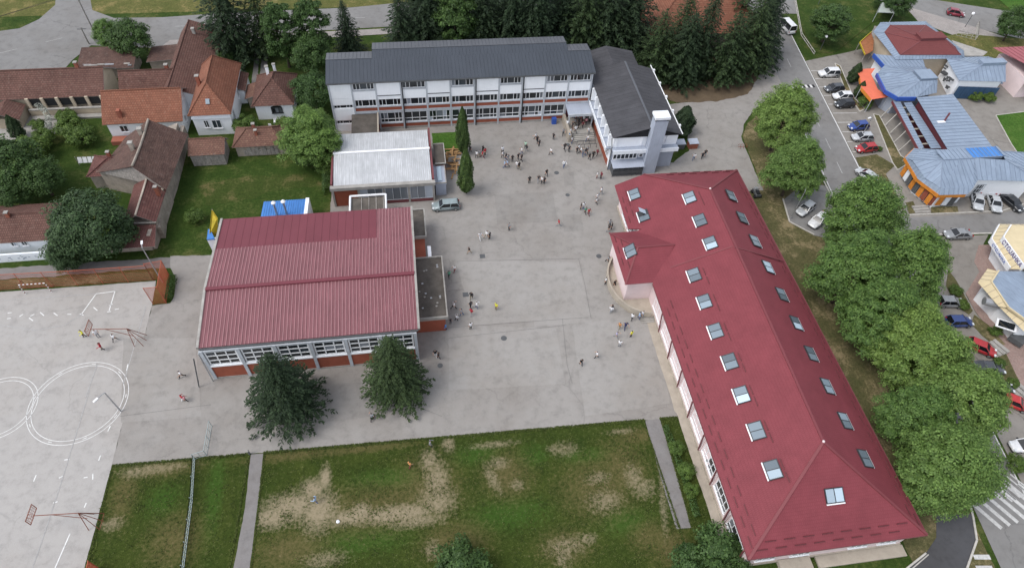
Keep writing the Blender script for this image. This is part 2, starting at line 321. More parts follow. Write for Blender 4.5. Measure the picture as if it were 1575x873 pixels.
# ================================================================== GROUND
def sheet(name, pts, z, m, parent=None, kind='structure', jit=0.0, step=.5, skirt=True):
    """flat sheet from 2D world points; jit roughens its edge"""
    pts = [tuple(p[:2]) for p in pts]
    if jit:
        out = []
        for i in range(len(pts)):
            a, b = V(pts[i]), V(pts[(i + 1) % len(pts)]); n = max(1, min(160, int((b - a).length / step)))
            t = (b - a); t = V((-t.y, t.x)).normalized() if t.length else V((0, 0))
            w = 0
            for k in range(n):
                w = .6 * w + rnd.uniform(-jit, jit)
                out.append(tuple(a + (b - a) * k / n + (t * w if k else V((0, 0)))))
        pts = out
    mb = MB(); mb.prism(pts, z - .03 if skirt else z, z, 0, bottom=False)
    return mb.build(name, m, parent, kind=kind if not parent else None)
def px(*l): return [P2(l[i], l[i + 1]) for i in range(0, len(l), 2)]
def strip(mb, pts, w, z, dash=None, mi=0):
    """flat painted line along 2D polyline"""
    pts = [V((p[0], p[1])) for p in pts]
    for a, b in zip(pts, pts[1:]):
        d = (b - a); l = d.length
        if l < 1e-6: continue
        d /= l; n = V((-d.y, d.x)) * w / 2; segs = [(0, l)] if not dash else [(t, min(l, t + dash[0])) for t in np.arange(0, l, dash[0] + dash[1])]
        for s, e in segs:
            p, q = a + d * s, a + d * e
            mb.add([(p.x - n.x, p.y - n.y, z), (q.x - n.x, q.y - n.y, z), (q.x + n.x, q.y + n.y, z), (p.x + n.x, p.y + n.y, z)], [(0, 1, 2, 3)], mi)
def kerb(name, pts, parent, w=.18, h=.13, m=None, z0=0.0):
    mb = MB(); pts = [V((p[0], p[1], 0)) for p in pts]
    for a, b in zip(pts, pts[1:]):
        d = (b - a).normalized(); n = V((-d.y, d.x, 0)) * w / 2; l = (b - a).length; k = max(1, int(l / 1.0))
        for i in range(k):      # kerb stones with open joints
            p = a + d * (l * i / k + .012); q = a + d * (l * (i + 1) / k - .012); dz = rnd.uniform(-.008, .008)
            mb.hexa([p - n + V((0, 0, z0)), q - n + V((0, 0, z0)), q + n + V((0, 0, z0)), p + n + V((0, 0, z0)), p - n + V((0, 0, z0 + h + dz)), q - n + V((0, 0, z0 + h + dz)), q + n + V((0, 0, z0 + h + dz)), p + n + V((0, 0, z0 + h + dz))])
    return mb.build(name, m or M['kerb'], parent)
g = MB(); g.add([(-900, -500, -.02), (900, -500, -.02), (900, 1200, -.02), (-900, 1200, -.02)], [(0, 1, 2, 3)]); g.build('ground', M['grass'], kind='structure')
# far field beyond the main road
sheet('field', [(-200, 139), (180, 139), (180, 330), (-200, 330)], .0, M['field'])
# ---- lawn with worn patches: fine grid carrying a cover map
def make_lawn():
    x0, x1, y0, y1, s = -41.0, 31.0, 8.0, 37.6, .25
    nx, ny = int((x1 - x0) / s) + 1, int((y1 - y0) / s) + 1
    X, Y = np.meshgrid(np.linspace(x0, x1, nx), np.linspace(y0, y1, ny)); rs = np.random.RandomState(3)
    Z = .004 + .0 * X
    co = np.stack([X.ravel(), Y.ravel(), Z.ravel()], 1)
    idx = np.arange(nx * ny).reshape(ny, nx); F = np.stack([idx[:-1, :-1], idx[:-1, 1:], idx[1:, 1:], idx[1:, :-1]], -1).reshape(-1, 4)
    me = bpy.data.meshes.new('lawn'); me.from_pydata(co.tolist(), [], F.tolist()); me.materials.append(M['lawn'])
    cov = np.zeros((nx * ny, 4)); cov[:, 3] = 1
    def blob(px_, py_, rx, ry, ch, amp, rot=0):
        c = P(px_, py_); dx, dy = co[:, 0] - c.x, co[:, 1] - c.y; a = R(rot)
        u = (dx * math.cos(a) + dy * math.sin(a)) / rx; v = (-dx * math.sin(a) + dy * math.cos(a)) / ry
        cov[:, ch] = np.maximum(cov[:, ch], amp * np.clip(1.25 - np.sqrt(u * u + v * v), 0, 1))
    # bare soil (photo px, radii in metres)
    for j_, b in enumerate([(450, 778, 3.6, 1.7), (490, 785, 2.2, 2.4), (420, 795, 2.6, 1.3), (480, 752, 1.6, 1.3), (500, 735, .7, 1.6), (540, 795, 3.0, .9), (610, 790, 5.5, 1.0), (555, 787, 1.3, 1.0), (672, 740, 1.5, 2.6), (672, 770, 2.2, 2.0), (660, 708, 1.1, 1.5), (690, 683, .8, 1.0), (640, 800, 3.5, .8),
              (760, 683, 3.2, .5), (757, 735, .7, 2.0, 20), (765, 712, 1.5, .8), (796, 745, .9, .7), (850, 690, .8, .5), (868, 690, 1.8, 1.0), (870, 840, 2.2, 1.1), (903, 828, 1.2, .7), (865, 855, 1.0, 1.4), (955, 663, 2.0, .4), (990, 750, 1.6, 1.3), (930, 770, 2.2, 1.4), (920, 735, 1.6, .8), (975, 735, 1.2, 2.0), (240, 720, 4.0, .7), (210, 725, 2, .9), (500, 860, 2.5, .9), (665, 845, 1.0, 1.1), (1020, 770, .5, 4.0, -12), (172, 805, 1.3, .8), (395, 760, .4, 5)]):
        blob(b[0], b[1], b[2] * 1.25, b[3] * 1.3, 0, .95 if j_ < 8 else .78 if j_ < 13 else .6, b[4] if len(b) > 4 else 0)
    for b in [(450, 700, 8, .9), (560, 690, 9, .7), (580, 780, 12, 4.0), (660, 750, 5, 6), (780, 730, 4, 4), (920, 750, 6, 5), (870, 840, 4, 2.5), (960, 720, 4, 5), (1030, 840, 3.5, 3), (450, 845, 6, 3), (190, 760, 2, 5), (270, 830, 4, 4), (250, 720, 6, 1.5), (980, 670, 4, 1.5), (700, 830, 5, 3)]:
        blob(b[0], b[1], b[2], b[3], 1, .66)
    blob(1000, 825, 3.2, 2.6, 1, .62)
    for b in [(600, 735, 8, 2), (780, 790, 8, 3), (330, 760, 1.6, 9), (730, 700, 5, 2), (560, 830, 9, 2.5), (820, 700, 3, 2.5), (960, 800, 5, 2.5), (250, 770, 3, 3), (900, 700, 5, 1.5)]:
        blob(b[0], b[1], b[2], b[3], 2, .8)
    cov[:, :3] += rs.uniform(-.06, .06, (nx * ny, 3)); cov = np.clip(cov, 0, 1)
    at = me.color_attributes.new('cover', 'FLOAT_COLOR', 'POINT'); at.data.foreach_set('color', cov.ravel())
    o = bpy.data.objects.new('lawn', me); C.objects.link(o); o['kind'] = 'structure'; WL[o.name] = V((0, 0, 0)); return o
lawn = make_lawn()
# ---- school yard and sports court
yard = sheet('schoolyard', px(172, 715, 250, 709, 385, 697, 640, 675, 800, 661, 990, 645, 1046, 640) + [(33, 36), (33, 75), (57, 75), (57.4, 80.4), (58.3, 89.2), (60.3, 92.9), (64, 97), (68, 100.2), (73, 99.5), (74.6, 112), (68, 106.9), (63, 103), (56, 100.6), (44, 99.2), (44, 97), (-15, 97), (-15, 76.5), (-3, 76.5), (-3, 69)] + [(-29, 69)] + px(262, 394, 262, 412, 270, 425, 268, 455, 262, 466, 234, 470), .03, M['yard'], jit=.07)
court = sheet('sports_court', px(240, 432, 120, 441, 0, 449) + [(-75, 67), (-90, 66), (-90, 4)] + px(90, 980, 130, 873, 172, 715, 234, 470), .034, M['court'], jit=.03)
for i, q in enumerate([(700, 400, 890, 403, 908, 487, 730, 500), (820, 489, 908, 485, 911, 495, 822, 502), (865, 330, 893, 330, 898, 355, 868, 356), (690, 500, 855, 505, 870, 590, 690, 600), (880, 500, 1010, 480, 1030, 620, 900, 640), (760, 300, 850, 295, 858, 340, 765, 345), (866, 266, 882, 265, 884, 284, 868, 285), (190, 520, 300, 520, 310, 640, 186, 650), (500, 590, 560, 587, 570, 640, 490, 650), (560, 590, 640, 570, 650, 590, 560, 620)]):
    sheet('asphalt_patch', px(*q), .036 + .0015 * i, M['patch_l' if i in (0, 1, 4, 7, 3) else 'patch_d'], yard, jit=.05, skirt=False)
mk = MB()          # joints in the yard surfacing, poured dark
for l in [(185, 640, 325, 622), (672, 505, 905, 488), (700, 402, 890, 398, 900, 440, 909, 490), (865, 490, 872, 560, 880, 590), (690, 520, 870, 500), (575, 600, 680, 640), (735, 390, 760, 388)]:
    strip(mk, px(*l), .05, .055)
mk.build('filled_crack', asphalt('crack_filler', (.17, .165, .16), crack=0, var=.2), yard)
for i, (a, b) in enumerate([(742, 394), (716, 453), (775, 520), (677, 562), (921, 394), (856, 266), (885, 196), (873, 223), (707, 270), (873, 300)]):   # drain covers
    c = P(a, b); m_ = MB(); r = .42 if i % 3 else .36
    if i in (0, 1): m_.obox((c.x, c.y, .045), (.4, 0, 0), (0, .4, 0), (0, 0, .01))
    else: m_.tube((c.x, c.y, .03), (c.x, c.y, .055), r, n=14)
    m_.build('drain_cover', M['dgrey'], yard)
# court paint
mk = MB()
def arc(cx, cy, r, a0, a1, w, n=60):
    strip(mk, [(cx + r * math.cos(a0 + (a1 - a0) * k / n), cy + r * math.sin(a0 + (a1 - a0) * k / n)) for k in range(n + 1)], w, .052)
cc = P(121, 618)
for r in (5.75, 5.25): arc(cc.x, cc.y, r, 0, 2 * math.pi, .075)
[arc(cc.x, cc.y, 5.5, t, t + .09, .08, 2) for t in np.arange(0, 6.2, .72)]
c2 = P(56, 622); c2.x -= 4.3
for r in (4.35, 3.85): arc(c2.x, c2.y, r, 0, 2 * math.pi, .075)
mk.build('painted_ring', M['paint'], court)
mk = MB()
for l in [(85, 873, 108, 820)]: strip(mk, px(*l), .13, .052)
for l in [(148, 452, 177, 448), (177, 448, 168, 478), (148, 452, 125, 484), (197, 560, 195, 570), (166, 663, 170, 655), (152, 708, 155, 700), (143, 737, 143, 728), (130, 780, 133, 773), (82, 773, 89, 771), (99, 707, 107, 706), (52, 740, 56, 730)]: strip(mk, px(*l), .13, .052)
for x, y in [(15, 483), (33, 486), (50, 485), (65, 483), (86, 483), (107, 481), (126, 485), (147, 475), (180, 474), (168, 480), (171, 468), (94, 734), (132, 736), (14, 489), (48, 491)]: strip(mk, px(x - 3, y + rnd.uniform(-3, 3), x + 3, y + rnd.uniform(-3, 3)), .13, .052)
mk.build('painted_mark', M['paint'], court)
mk = MB()
for l in [(125, 484, 100, 500, 55, 508, 0, 500), (0, 462, 148, 452), (138, 600, 95, 740, 62, 840, 50, 873), (150, 560, 132, 610), (225, 470, 190, 590)]: strip(mk, px(*l), .09, .052)
mk.build('worn_line', M['paint_old'], court)
# verge between court and gravel alley, corner bed
sheet('verge', px(0, 446, 120, 438, 236, 430, 236, 418, 120, 424, 0, 432) + [(-75, 70), (-75, 67.5)], .02, M['soil'], jit=.12)
sheet('alley', px(0, 430, 120, 422, 236, 412, 262, 412, 262, 396, 120, 405, 0, 413) + [(-80, 71.5), (-80, 69.5)], .025, M['path'], jit=.12)
# paths over the lawn
path_w = sheet('path', px(386, 698, 405, 697, 396, 780, 384, 873, 372, 985, 345, 985, 359, 873, 377, 780), .024, M['path'], jit=.03)
path_e = sheet('path', px(992, 646, 1015, 644, 1040, 725, 1063, 811, 1040, 813, 1018, 740), .024, M['path'], jit=.03)
sheet('apron', [(29.75, 12), (29.75, 36), (29.6, 36.2), (29.7, 52), (31.5, 52), (31.5, 12)], .06, M['beige'], jit=.04)
# ---- streets
def sx(y, off=0.0): return 82.2 - .128 * (123 - y) + off
street = sheet('street', [(sx(y, -7.3), y) for y in (-40, 131)] + [(sx(y), y) for y in (131, -40)], .034, M['road'])
mroad = sheet('main_road', px(-160, 165, 0, 121, 95, 111, 112, 92, 140, 70, 240, 74, 350, 58, 480, 48, 620, 40) + [(40, 131), (80, 131.2), (108, 128.5), (126, 122.5), (150, 108), (190, 80), (200, 92), (160, 116), (140, 128.5), (122, 135.5), (100, 139.5), (40, 139.8)] + px(620, 4, 540, 12, 350, 20, 250, 27, 175, 28, 142, 16, 132, -40, 88, -40, 85, 8, 60, 30, 30, 44, 0, 48) + [(-130, 140), (-190, 145), (-190, 100)], .026, M['road'])
sheet('pavement', px(226, 88, 262, 62, 350, 58, 480, 50, 640, 42, 640, 50, 480, 60, 350, 72, 262, 80), .05, M['paver_g'])
mk = MB()
strip(mk, [(sx(y, -.1), y) for y in (-40, 70)], .13, .039); strip(mk, [(sx(y, .0), y) for y in (71, 128)], .16, .039)
ml = MB(); strip(ml, [(sx(126, -3.6), 126), (sx(40, -3.6), 40)], .12, .039, dash=(3, 3.5)); strip(mk, [(sx(96, -7.1), 96), (sx(60, -7.1), 60)], .11, .039)
strip(ml, px(140, 48, 420, 33, 700, 22), .1, .032, dash=(3, 5)); strip(ml, px(0, 82, 140, 48), .1, .032, dash=(3, 5)); ml.build('worn_lane_line', M['paint_old'], street)
for a_, b_ in ((1280, 1306), (1300, 1322)): pass
for y_ in (108.5, 105.7, 102.9, 100.1, 97.3, 94.5, 91.7, 88.9, 86.1, 83.3): strip(mk, [(sx(y_, .3), y_), (sx(y_, 5.2), y_ - .3)], .1, .039)
mk.build('lane_line', M['paint'], street)
for i in range(10):      # zebra by the roundabout corner
    m_ = MB(); a = P(1496 + i * 12.5, 786 - i * 4.5); d = V((2.7, -4.9, 0)).normalized(); m_.obox((a.x + d.x * 1.9 + .4, a.y + d.y * 1.3 + .6, .041), d * 2.0, V((d.y, -d.x, 0)) * .24, (0, 0, .003)); m_.build('zebra_bar', M['paint_zebra'], street)
for i in range(5):
    m_ = MB(); a = P(1510 + (i % 3) * 4, 856 + i * 17); m_.obox((a.x, a.y, .041), (.95, -.12, 0), (.03, .26, 0), (0, 0, .003)); m_.build('zebra_bar', M['paint_zebra'], street)
for i in range(6):
    m_ = MB(); a = P(1540 + i * 6, 757 - i * 3); m_.obox((a.x, a.y, .041), V((.55, -1.0, 0)) * 1.2, (.09, .05, 0), (0, 0, .003)); m_.build('zebra_bar', M['paint_zebra'], street)
for i in range(13):      # raised rubber speed bump across the street
    a = V((sx(103.5, -7.0 + i * .5), 103.3 + .0 * i)); m_ = MB(); m_.obox((a.x + .1, a.y, .055), (.22, 0, 0), (0, .45, 0), (0, 0, .02)); m_.build('speed_bump_segment', M['paint' if i % 2 else 'black'], street)
drive = sheet('driveway', px(1330, 960, 1395, 873, 1424, 850, 1440, 826, 1440, 790, 1495, 790, 1502, 830, 1487, 873, 1440, 960), .036, M['road_dark'])
kerb('kerb', px(1484, 745, 1496, 793, 1502, 830, 1487, 873, 1455, 940), drive, .22, .12)
kerb('kerb', px(1350, 935, 1395, 873, 1424, 850), drive, .2, .1); kerb('kerb', px(1378, 902, 1398, 878, 1428, 852), drive, .12, .06)
plaza = sheet('shop_plaza', [(sx(62, .15), 62), (sx(112, .15), 112)] + px(1330, 75, 1345, 40) + [(130, 112), (150, 95), (150, 62)], .028, M['gravel'], jit=.05)
side = sheet('side_street', [(sx(61, -.2), 61.3), (sx(67, -.2), 67.6)] + px(1395, 335, 1470, 331, 1540, 328, 1580, 317, 1640, 300) + [(150, 70), (150, 57)] + px(1620, 352, 1520, 359, 1450, 362, 1420, 364, 1405, 372, 1398, 385), .038, M['road'])
kerb('kerb', px(1398, 331, 1540, 325, 1575, 314, 1640, 296), side, .25, .14); kerb('kerb', px(1406, 371, 1415, 365, 1430, 361, 1525, 359), side, .25, .12)
lot = sheet('parking_lot', px(1412, 366, 1520, 361, 1508, 385, 1500, 400, 1507, 420, 1485, 452, 1500, 480, 1530, 520, 1560, 580, 1600, 660, 1650, 800) + [(sx(20, .3), 20), (sx(55, .3), 55)], .03, M['gravel'], jit=.04)
bay = sheet('parking_bay', px(1204, 308, 1214, 342, 1252, 362, 1300, 372, 1300, 320, 1280, 288, 1240, 280), .032, M['road'])
kerb('kerb', px(1204, 306, 1214, 341, 1252, 361), bay, .2, .14); kerb('kerb', px(1266, 277, 1283, 311), bay, .2, .1)
# kerbed green islands by the shops
def island(pts, m, k=True, z=.11, closed=True):
    o = sheet('green_island', pts, z, M[m], jit=.03, skirt=True)
    m_ = MB(); m_.prism(pts, 0, z - .02, 0, bottom=False); m_.build('bed_soil', M['soil'], o)
    if k: kerb('kerb', pts + ([pts[0]] if closed else []), o, .16, .15)
    return o
island(px(1343, 176, 1352, 178, 1385, 240, 1400, 250, 1380, 262, 1372, 250), 'soil')
island(px(1316, 243, 1348, 238, 1376, 255, 1362, 268, 1378, 300, 1390, 322, 1350, 320), 'soil', k=False)
island(px(1393, 312, 1404, 310, 1411, 327, 1398, 329), 'soil', k=False); island(px(1432, 319, 1472, 318, 1474, 327, 1432, 328), 'soil', k=False)
island(px(1222, -20, 1228, 30, 1250, 80, 1282, 82, 1330, 45, 1345, 33, 1412, 34, 1390, 10, 1320, -5), 'grass', k=False)
island(px(1531, 178, 1580, 172, 1660, 170, 1660, 235, 1580, 258, 1555, 222), 'lush')
island(px(1284, 98, 1292, 102, 1312, 150, 1330, 168, 1322, 172, 1300, 140), 'soil')
island(px(1440, 60, 1475, 52, 1560, 60, 1600, 60, 1590, 95, 1500, 88, 1470, 90, 1455, 80), 'field', k=False)
sheet('pavement', px(1392, 10, 1420, 18, 1500, 42, 1560, 62, 1550, 68, 1475, 58, 1412, 34), .05, M['paver_g'])
sheet('verge', px(1490, -40, 1560, 20, 1600, 30, 1700, 30, 1700, -60), .05, M['lush'])
# pavement and beds in front of the yellow-edged shop
sheet('red_pavement', px(1505, 377, 1530, 376, 1540, 430, 1575, 470, 1660, 560, 1660, 780, 1600, 655, 1560, 578, 1530, 518, 1500, 479, 1485, 451, 1506, 418, 1498, 402), .06, M['paver'], jit=.02)
for q in [(1458, 415, 1468, 428, 1482, 452, 1496, 478, 1490, 484, 1470, 470, 1455, 440), (1498, 484, 1520, 500, 1546, 530, 1530, 532, 1510, 516, 1494, 498), (1523, 545, 1545, 540, 1570, 592, 1548, 596)]:
    island(px(*q), 'soil', k=False, z=.09)
sheet('forecourt', px(1036, 250, 1060, 232, 1058, 205, 1040, 200, 1020, 215, 1010, 245), .05, M['grass'], jit=.1)
sheet('tree_verge', [(51, 12), (51.2, 76), (57, 76.2), (57.6, 80), (58.5, 88.8), (61, 93), (66, 97), (70.6, 97.4), (66.6, 62), (63.6, 40), (61, 20), (60, 12)], .006, M['soil'], jit=.1)
sheet('garden', [(-85, 71), (-29.5, 69.8), (-29.5, 77), (-15, 77), (-15, 128), (-38, 127), (-52, 112), (-85, 112)], .004, M['grass'])
sheet('mown_patch', px(300, 288, 360, 274, 430, 268, 480, 268, 495, 285, 430, 292, 380, 306, 320, 316), .01, grass('mown_grass', (.032, .055, .011), (.062, .08, .02), (.15, .12, .055), dryamt=.85), jit=.3)
sheet('house_yard', px(0, 160, 60, 152, 90, 170, 88, 205, 20, 215, 0, 215) + [(-80, 98), (-80, 105)], .02, M['concrete'], jit=.1)
m_ = sheet('dirt_track', px(392, 82, 398, 82, 396, 135, 386, 135), .012, M['path'], jit=.05); sheet('dirt_track', px(404, 82, 412, 82, 409, 125, 398, 128), .012, M['path'], jit=.05)
sheet('thuja_bed', px(664, 205, 718, 203, 720, 232, 690, 236, 666, 225), .06, M['lush'], jit=.05)
sheet('pine_litter', px(990, 140, 1040, 158, 1100, 157, 1150, 145, 1165, 120, 1150, 95, 1060, 60, 985, 90), .034, mat('needle_litter', (.13, .095, .06), .95, .35, .5, bump=.3), jit=.15)
# ================================================================== building helpers
def window(parent, o, u, w, h, nx=2, ny=1, fm='frame', pm='glass', fw=.07, d=.09, sill=False, widths=None, n=None):
    """o = lower left corner on the wall face, u along wall (left to right seen from outside), normal = u x up reversed"""
    u = V(u).normalized(); up = V((0, 0, 1)); n = V(n) if n else u.cross(up)
    widths = widths or [1] * nx; tot = sum(widths); xs = [0]
    for q in widths: xs.append(xs[-1] + q * w / tot)
    hs_ = ny if isinstance(ny, (list, tuple)) else [1] * ny; th = sum(hs_); ys = [0]
    for q in hs_: ys.append(ys[-1] + q * h / th)
    def fr():
        m = MB()
        for i, x in enumerate(xs):
            e = fw if i in (0, len(xs) - 1) else fw * .8; m.box(max(0, x - e / 2) if i else 0, min(w, x + e / 2) if i < len(xs) - 1 else w, 0, h, 0, d)
            if i == 0: m.v[-8:] = [V((p.x if p.x < e / 4 else fw, p.y, p.z)) for p in m.v[-8:]]
            if i == len(xs) - 1: m.v[-8:] = [V((w - fw if p.x < w - e / 4 else w, p.y, p.z)) for p in m.v[-8:]]
        for j, y in enumerate(ys):
            y0, y1 = (0, fw) if j == 0 else (h - fw, h) if j == len(ys) - 1 else (y - fw * .4, y + fw * .4)
            m.box(fw * .5, w - fw * .5, y0, y1, .004, d - .004)
        if sill: m.box(-.08, w + .08, -.07, -.002, 0, d + .1)
        return m.mesh('window_frame', M[fm])
    key = (round(w, 2), round(h, 2), tuple(widths), tuple(hs_), fm, fw, d, sill)
    win = inst('window', shared(('win',) + key, fr), parent, frame3(o, u, up, n))
    for i in range(len(xs) - 1):
        for j in range(len(ys) - 1):
            pw, ph = xs[i + 1] - xs[i] - fw * .7, ys[j + 1] - ys[j] - fw * .7
            gm = 'curtain' if pm == 'glass' and rnd.random() < .1 else pm
            me = shared(('pane', round(pw, 2), round(ph, 2), gm), lambda: MB().add([(0, 0, 0), (pw, 0, 0), (pw, ph, 0), (0, ph, 0)], [(0, 1, 2, 3)]).mesh('pane', M[gm]))
            p = bpy.data.objects.new('pane', me); C.objects.link(p); p.parent = win; p.location = (xs[i] + fw * .35, ys[j] + fw * .35, .02 + rnd.uniform(0, .004))
    return win
def slab(parent, name, pts, t, m, m2=None):
    mb = MB(); mb.slab(pts, t, 0, 1 if m2 else None); return mb.build(name, [M[m]] + ([M[m2]] if m2 else []), parent)
def clip(poly, k, lo, hi):
    for s, lim in ((1, lo), (-1, hi)):
        out = []
        for i in range(len(poly)):
            a, b = poly[i], poly[(i + 1) % len(poly)]; da, db = s * (a[k] - lim), s * (b[k] - lim)
            if da >= 0: out.append(a)
            if (da >= 0) != (db >= 0):
                t = da / (da - db); out.append((a[0] + (b[0] - a[0]) * t, a[1] + (b[1] - a[1]) * t))
        poly = out
        if len(poly) < 3: return []
    return poly
def sheets(parent, pts, w, m, rib, name='roof_sheet', t=.05, ribw=.05, ribh=.06, along=None, alt=None):
    """metal roof face: separate sheets running up the slope, each with its standing seam"""
    pts = [V(p) for p in pts]; n = nrm(pts)
    if n.z < 0: pts = pts[::-1]; n = -n
    if along: v = (V(along) - n * V(along).dot(n)).normalized(); u = v.cross(n)
    elif abs(n.z) > .999: u, v = V((1, 0, 0)), V((0, 1, 0))
    else: u = V((0, 0, 1)).cross(n).normalized(); v = n.cross(u)
    o = pts[0]; q = [((p - o).dot(u), (p - o).dot(v)) for p in pts]
    a, b = min(x for x, _ in q), max(x for x, _ in q); k = max(1, round((b - a) / w)); w = (b - a) / k
    for i in range(k):
        c = clip(q, 0, a + i * w + .004, a + (i + 1) * w - .004)
        if len(c) < 3: continue
        mb = MB(); mb.slab([o + u * x + v * y for x, y in c], t, 0)
        r = clip(q, 0, a + i * w + .004, a + i * w + ribw)
        if len(r) >= 3: mb.slab([o + u * x + v * y + n * (ribh - .004) for x, y in r], ribh, 1)
        mm = M[alt[0]] if alt and alt[1](i, k) else M[m]
        mb.build(name, [mm, M[rib]], parent)
def ridgecap(parent, p, q, m, w=.36, h=.12, name='ridge_cap'):
    MB().bar(V(p) + V((0, 0, .03)), V(q) + V((0, 0, .03)), w, h).build(name, M[m], parent)
def chimney(parent, x, y, z0, z1, w=.5, m='brick', pots=True):
    mb = MB(); mb.box(x - w / 2, x + w / 2, y - w / 2, y + w / 2, z0, z1, 0); mb.box(x - w / 2 - .06, x + w / 2 + .06, y - w / 2 - .06, y + w / 2 + .06, z1 + .002, z1 + .12, 1)
    return mb.build('chimney', [M[m], M['concrete']], parent)
def pipe(parent, pts, r=.06, m='metal', name='downpipe'):
    mb = MB()
    for a, b in zip(pts, pts[1:]): mb.tube(a, b, r, n=6)
    return mb.build(name, M[m], parent)
# ================================================================== RED-ROOFED SCHOOL WING
def red_wing():
    x0, x1, y0, y1, ze = 30.4, 50.8, 16.4, 75.2, 4.9
    T = empty('school_wing', (40.5, 46, 0)); tag(T, 'long pink school wing under a red hipped tile roof with paired skylights', 'building')
    RN, RS = V((41.5, 66, 10)), V((40.9, 26, 10))
    w = MB(); w.prism([(31, 17), (50.2, 17), (50.2, 74.5), (33.6, 74.5), (31, 73), (31, 63.2), (30.9, 53)], .5, ze - .05); w.build('wall', M['pink'], T)
    w = MB(); w.prism([(30.85, 16.85), (50.35, 16.85), (50.35, 74.65), (33.5, 74.65), (30.85, 73.2)], .0, .5); w.build('plinth', M['beige'], T)
    # roof faces
    nW = (V((x0, 45, ze)) - RS).cross(RN - RS).normalized(); nW = nW if nW.z > 0 else -nW
    A = PL(990, 268, RS, nW); B = PL(945, 285, RS, nW); SW, SE, NE = V((x0, y0, ze)), V((x1, y0, ze)), V((x1 - .1, y1, ze))
    B2 = PL(966, 352, RS, nW); K = V((x0, 62.6, PL(985, 355, RS, nW).z)); K.z = (RS + (RN - RS) * 0).z - 0
    K = PL(987, 352, RS, nW)
    faces = [[SW, RS, RN, A, B, B2, K, V((x0, K.y - .2, ze))], [SW, SE, RS], [SE, NE, RN, RS], [NE, A, RN]]
    roof = empty('roof', (40.5, 46, 0)); roof.parent = T; roof.location = (0, 0, 0); WL[roof.name] = WL[T.name]
    names = ['west_slope', 'south_hip', 'east_slope', 'north_hip']
    for f, nm in zip(faces, names):
        mb = MB(); k = [V(p) for p in f]; cen = sum(k, V((0, 0, 0))) / len(k); n = nrm(k); n = n if n.z > 0 else -n
        mb.slab(k, .14, 0, 1); mb.build('roof_slope', [M['r_red'], M['ridge_red']], roof)
    for a, b in ((RS, RN), (RS, SW), (RS, SE), (RN, NE), (RN, A)): ridgecap(roof, a, b, 'ridge_red', .3, .1)
    for a, b in ((PL(1127, 379, RS, nW), PL(1006, 420, RS, nW)),): ridgecap(roof, a, b, 'ridge_red', .22, .05)
    nE = (SE - RS).cross(RN - RS).normalized(); nE = nE if nE.z > 0 else -nE
    ridgecap(roof, PL(1130, 380, RS, nE), PL(1205, 401, RS, nE), 'ridge_red', .22, .05)
    for p in (RN, RS): MB().sphere(p + V((0, 0, .1)), .16).build('finial', M['pink'], roof)
    # hipped entrance bay
    bx, by0, by1 = 26.5, 53.6, 63.4; ap = V((29.2, 58.5, 6.9)); rb = V((34.6, 58.5, 6.9))
    b1, b2 = V((bx, by0, ze)), V((bx, by1, ze)); e1, e2 = V((30.3, by0, ze)), V((30.3, by1, ze))
    bayr = empty('bay_roof', (40.5, 46, 0)); bayr.parent = T; bayr.location = (0, 0, 0); WL[bayr.name] = WL[T.name]
    for f in ([b1, ap, b2], [b1, e1 + V((.6, 0, 0)), rb, ap], [b2, ap, rb, e2 + V((.6, 0, 0))]): slab(bayr, 'roof_slope', f, .12, 'r_red', 'ridge_red')
    for a, b in ((ap, b1), (ap, b2), (ap, rb)): ridgecap(bayr, a, b, 'ridge_red', .24, .08)
    m_ = MB(); m_.prism([(27.2 + 0, 54.2), (31.2, 54.2), (31.2, 62.9), (27.2, 62.9)], .5, ze - .1); m_.build('bay_wall', M['pink'], T)
    # curved terrace under the bay with its parapet and flight of steps
    cx, cy = 31.0, 57.2; pts = [(cx + 5.4 * math.cos(t), cy + 6.3 * math.sin(t)) for t in np.linspace(R(112), R(262), 22)]
    m_ = MB(); m_.prism(pts + [(31, 51), (31, 63)], 0.03, .55); m_.build('terrace', M['beige'], T)
    m_ = MB()
    for a, b in zip(pts[2:-1], pts[3:]): m_.bar((a[0], a[1], 1.0), (b[0], b[1], 1.0), .22, .95)
    m_.build('terrace_parapet', M['beige'], T)
    for k in range(5): MB().box(28.9 - .02 * k, 30.8, 50.2 + .3 * k - .0, 50.5 + .3 * k, .03, .13 + .11 * k).build('step', M['concrete'], T)
    # west wall: tall white windows between maroon downpipes
    yy = [17.6 + 4.42 * k for k in range(8)]
    for k, y in enumerate(yy):
        window(T, (30.99, y + 3.75, 1.25), (0, -1, 0), 3.4, 2.7, 4, [1.1, 1.9, 1.1], fw=.1, d=.1, sill=True)
        MB().bar((30.3, y - .25, ze - .12), (30.75, y - .25, .5), .14, .14).build('downpipe', M['trim_maroon'], T)
        MB().box(30.78, 30.985, y - .4, y - .1, .5, ze - .15).build('pilaster', M['pink'], T)
    for y in (64.2, 67.6): window(T, (30.99, y + 2.9, 1.3), (0, -1, 0), 2.8, 2.4, 4, [1, 1.8], fw=.1, d=.1, sill=True)
    for x in (32.5, 36.6, 43.5, 47): window(T, (x, 16.99, 1.4), (1, 0, 0), 2.2, 2.2, 3, 2, fw=.1, sill=True)
    for y in np.arange(20, 74, 4.4): window(T, (50.21, y, 1.3), (0, 1, 0), 3.0, 2.5, 4, [1, 1.8], fw=.1, sill=True)
    MB().box(35.5, 39.2, 15.4, 16.9, .03, .62).build('porch_slab', M['beige'], T); MB().box(40, 50.6, 15.6, 16.84, .03, .3).build('plinth_walk', M['beige'], T)
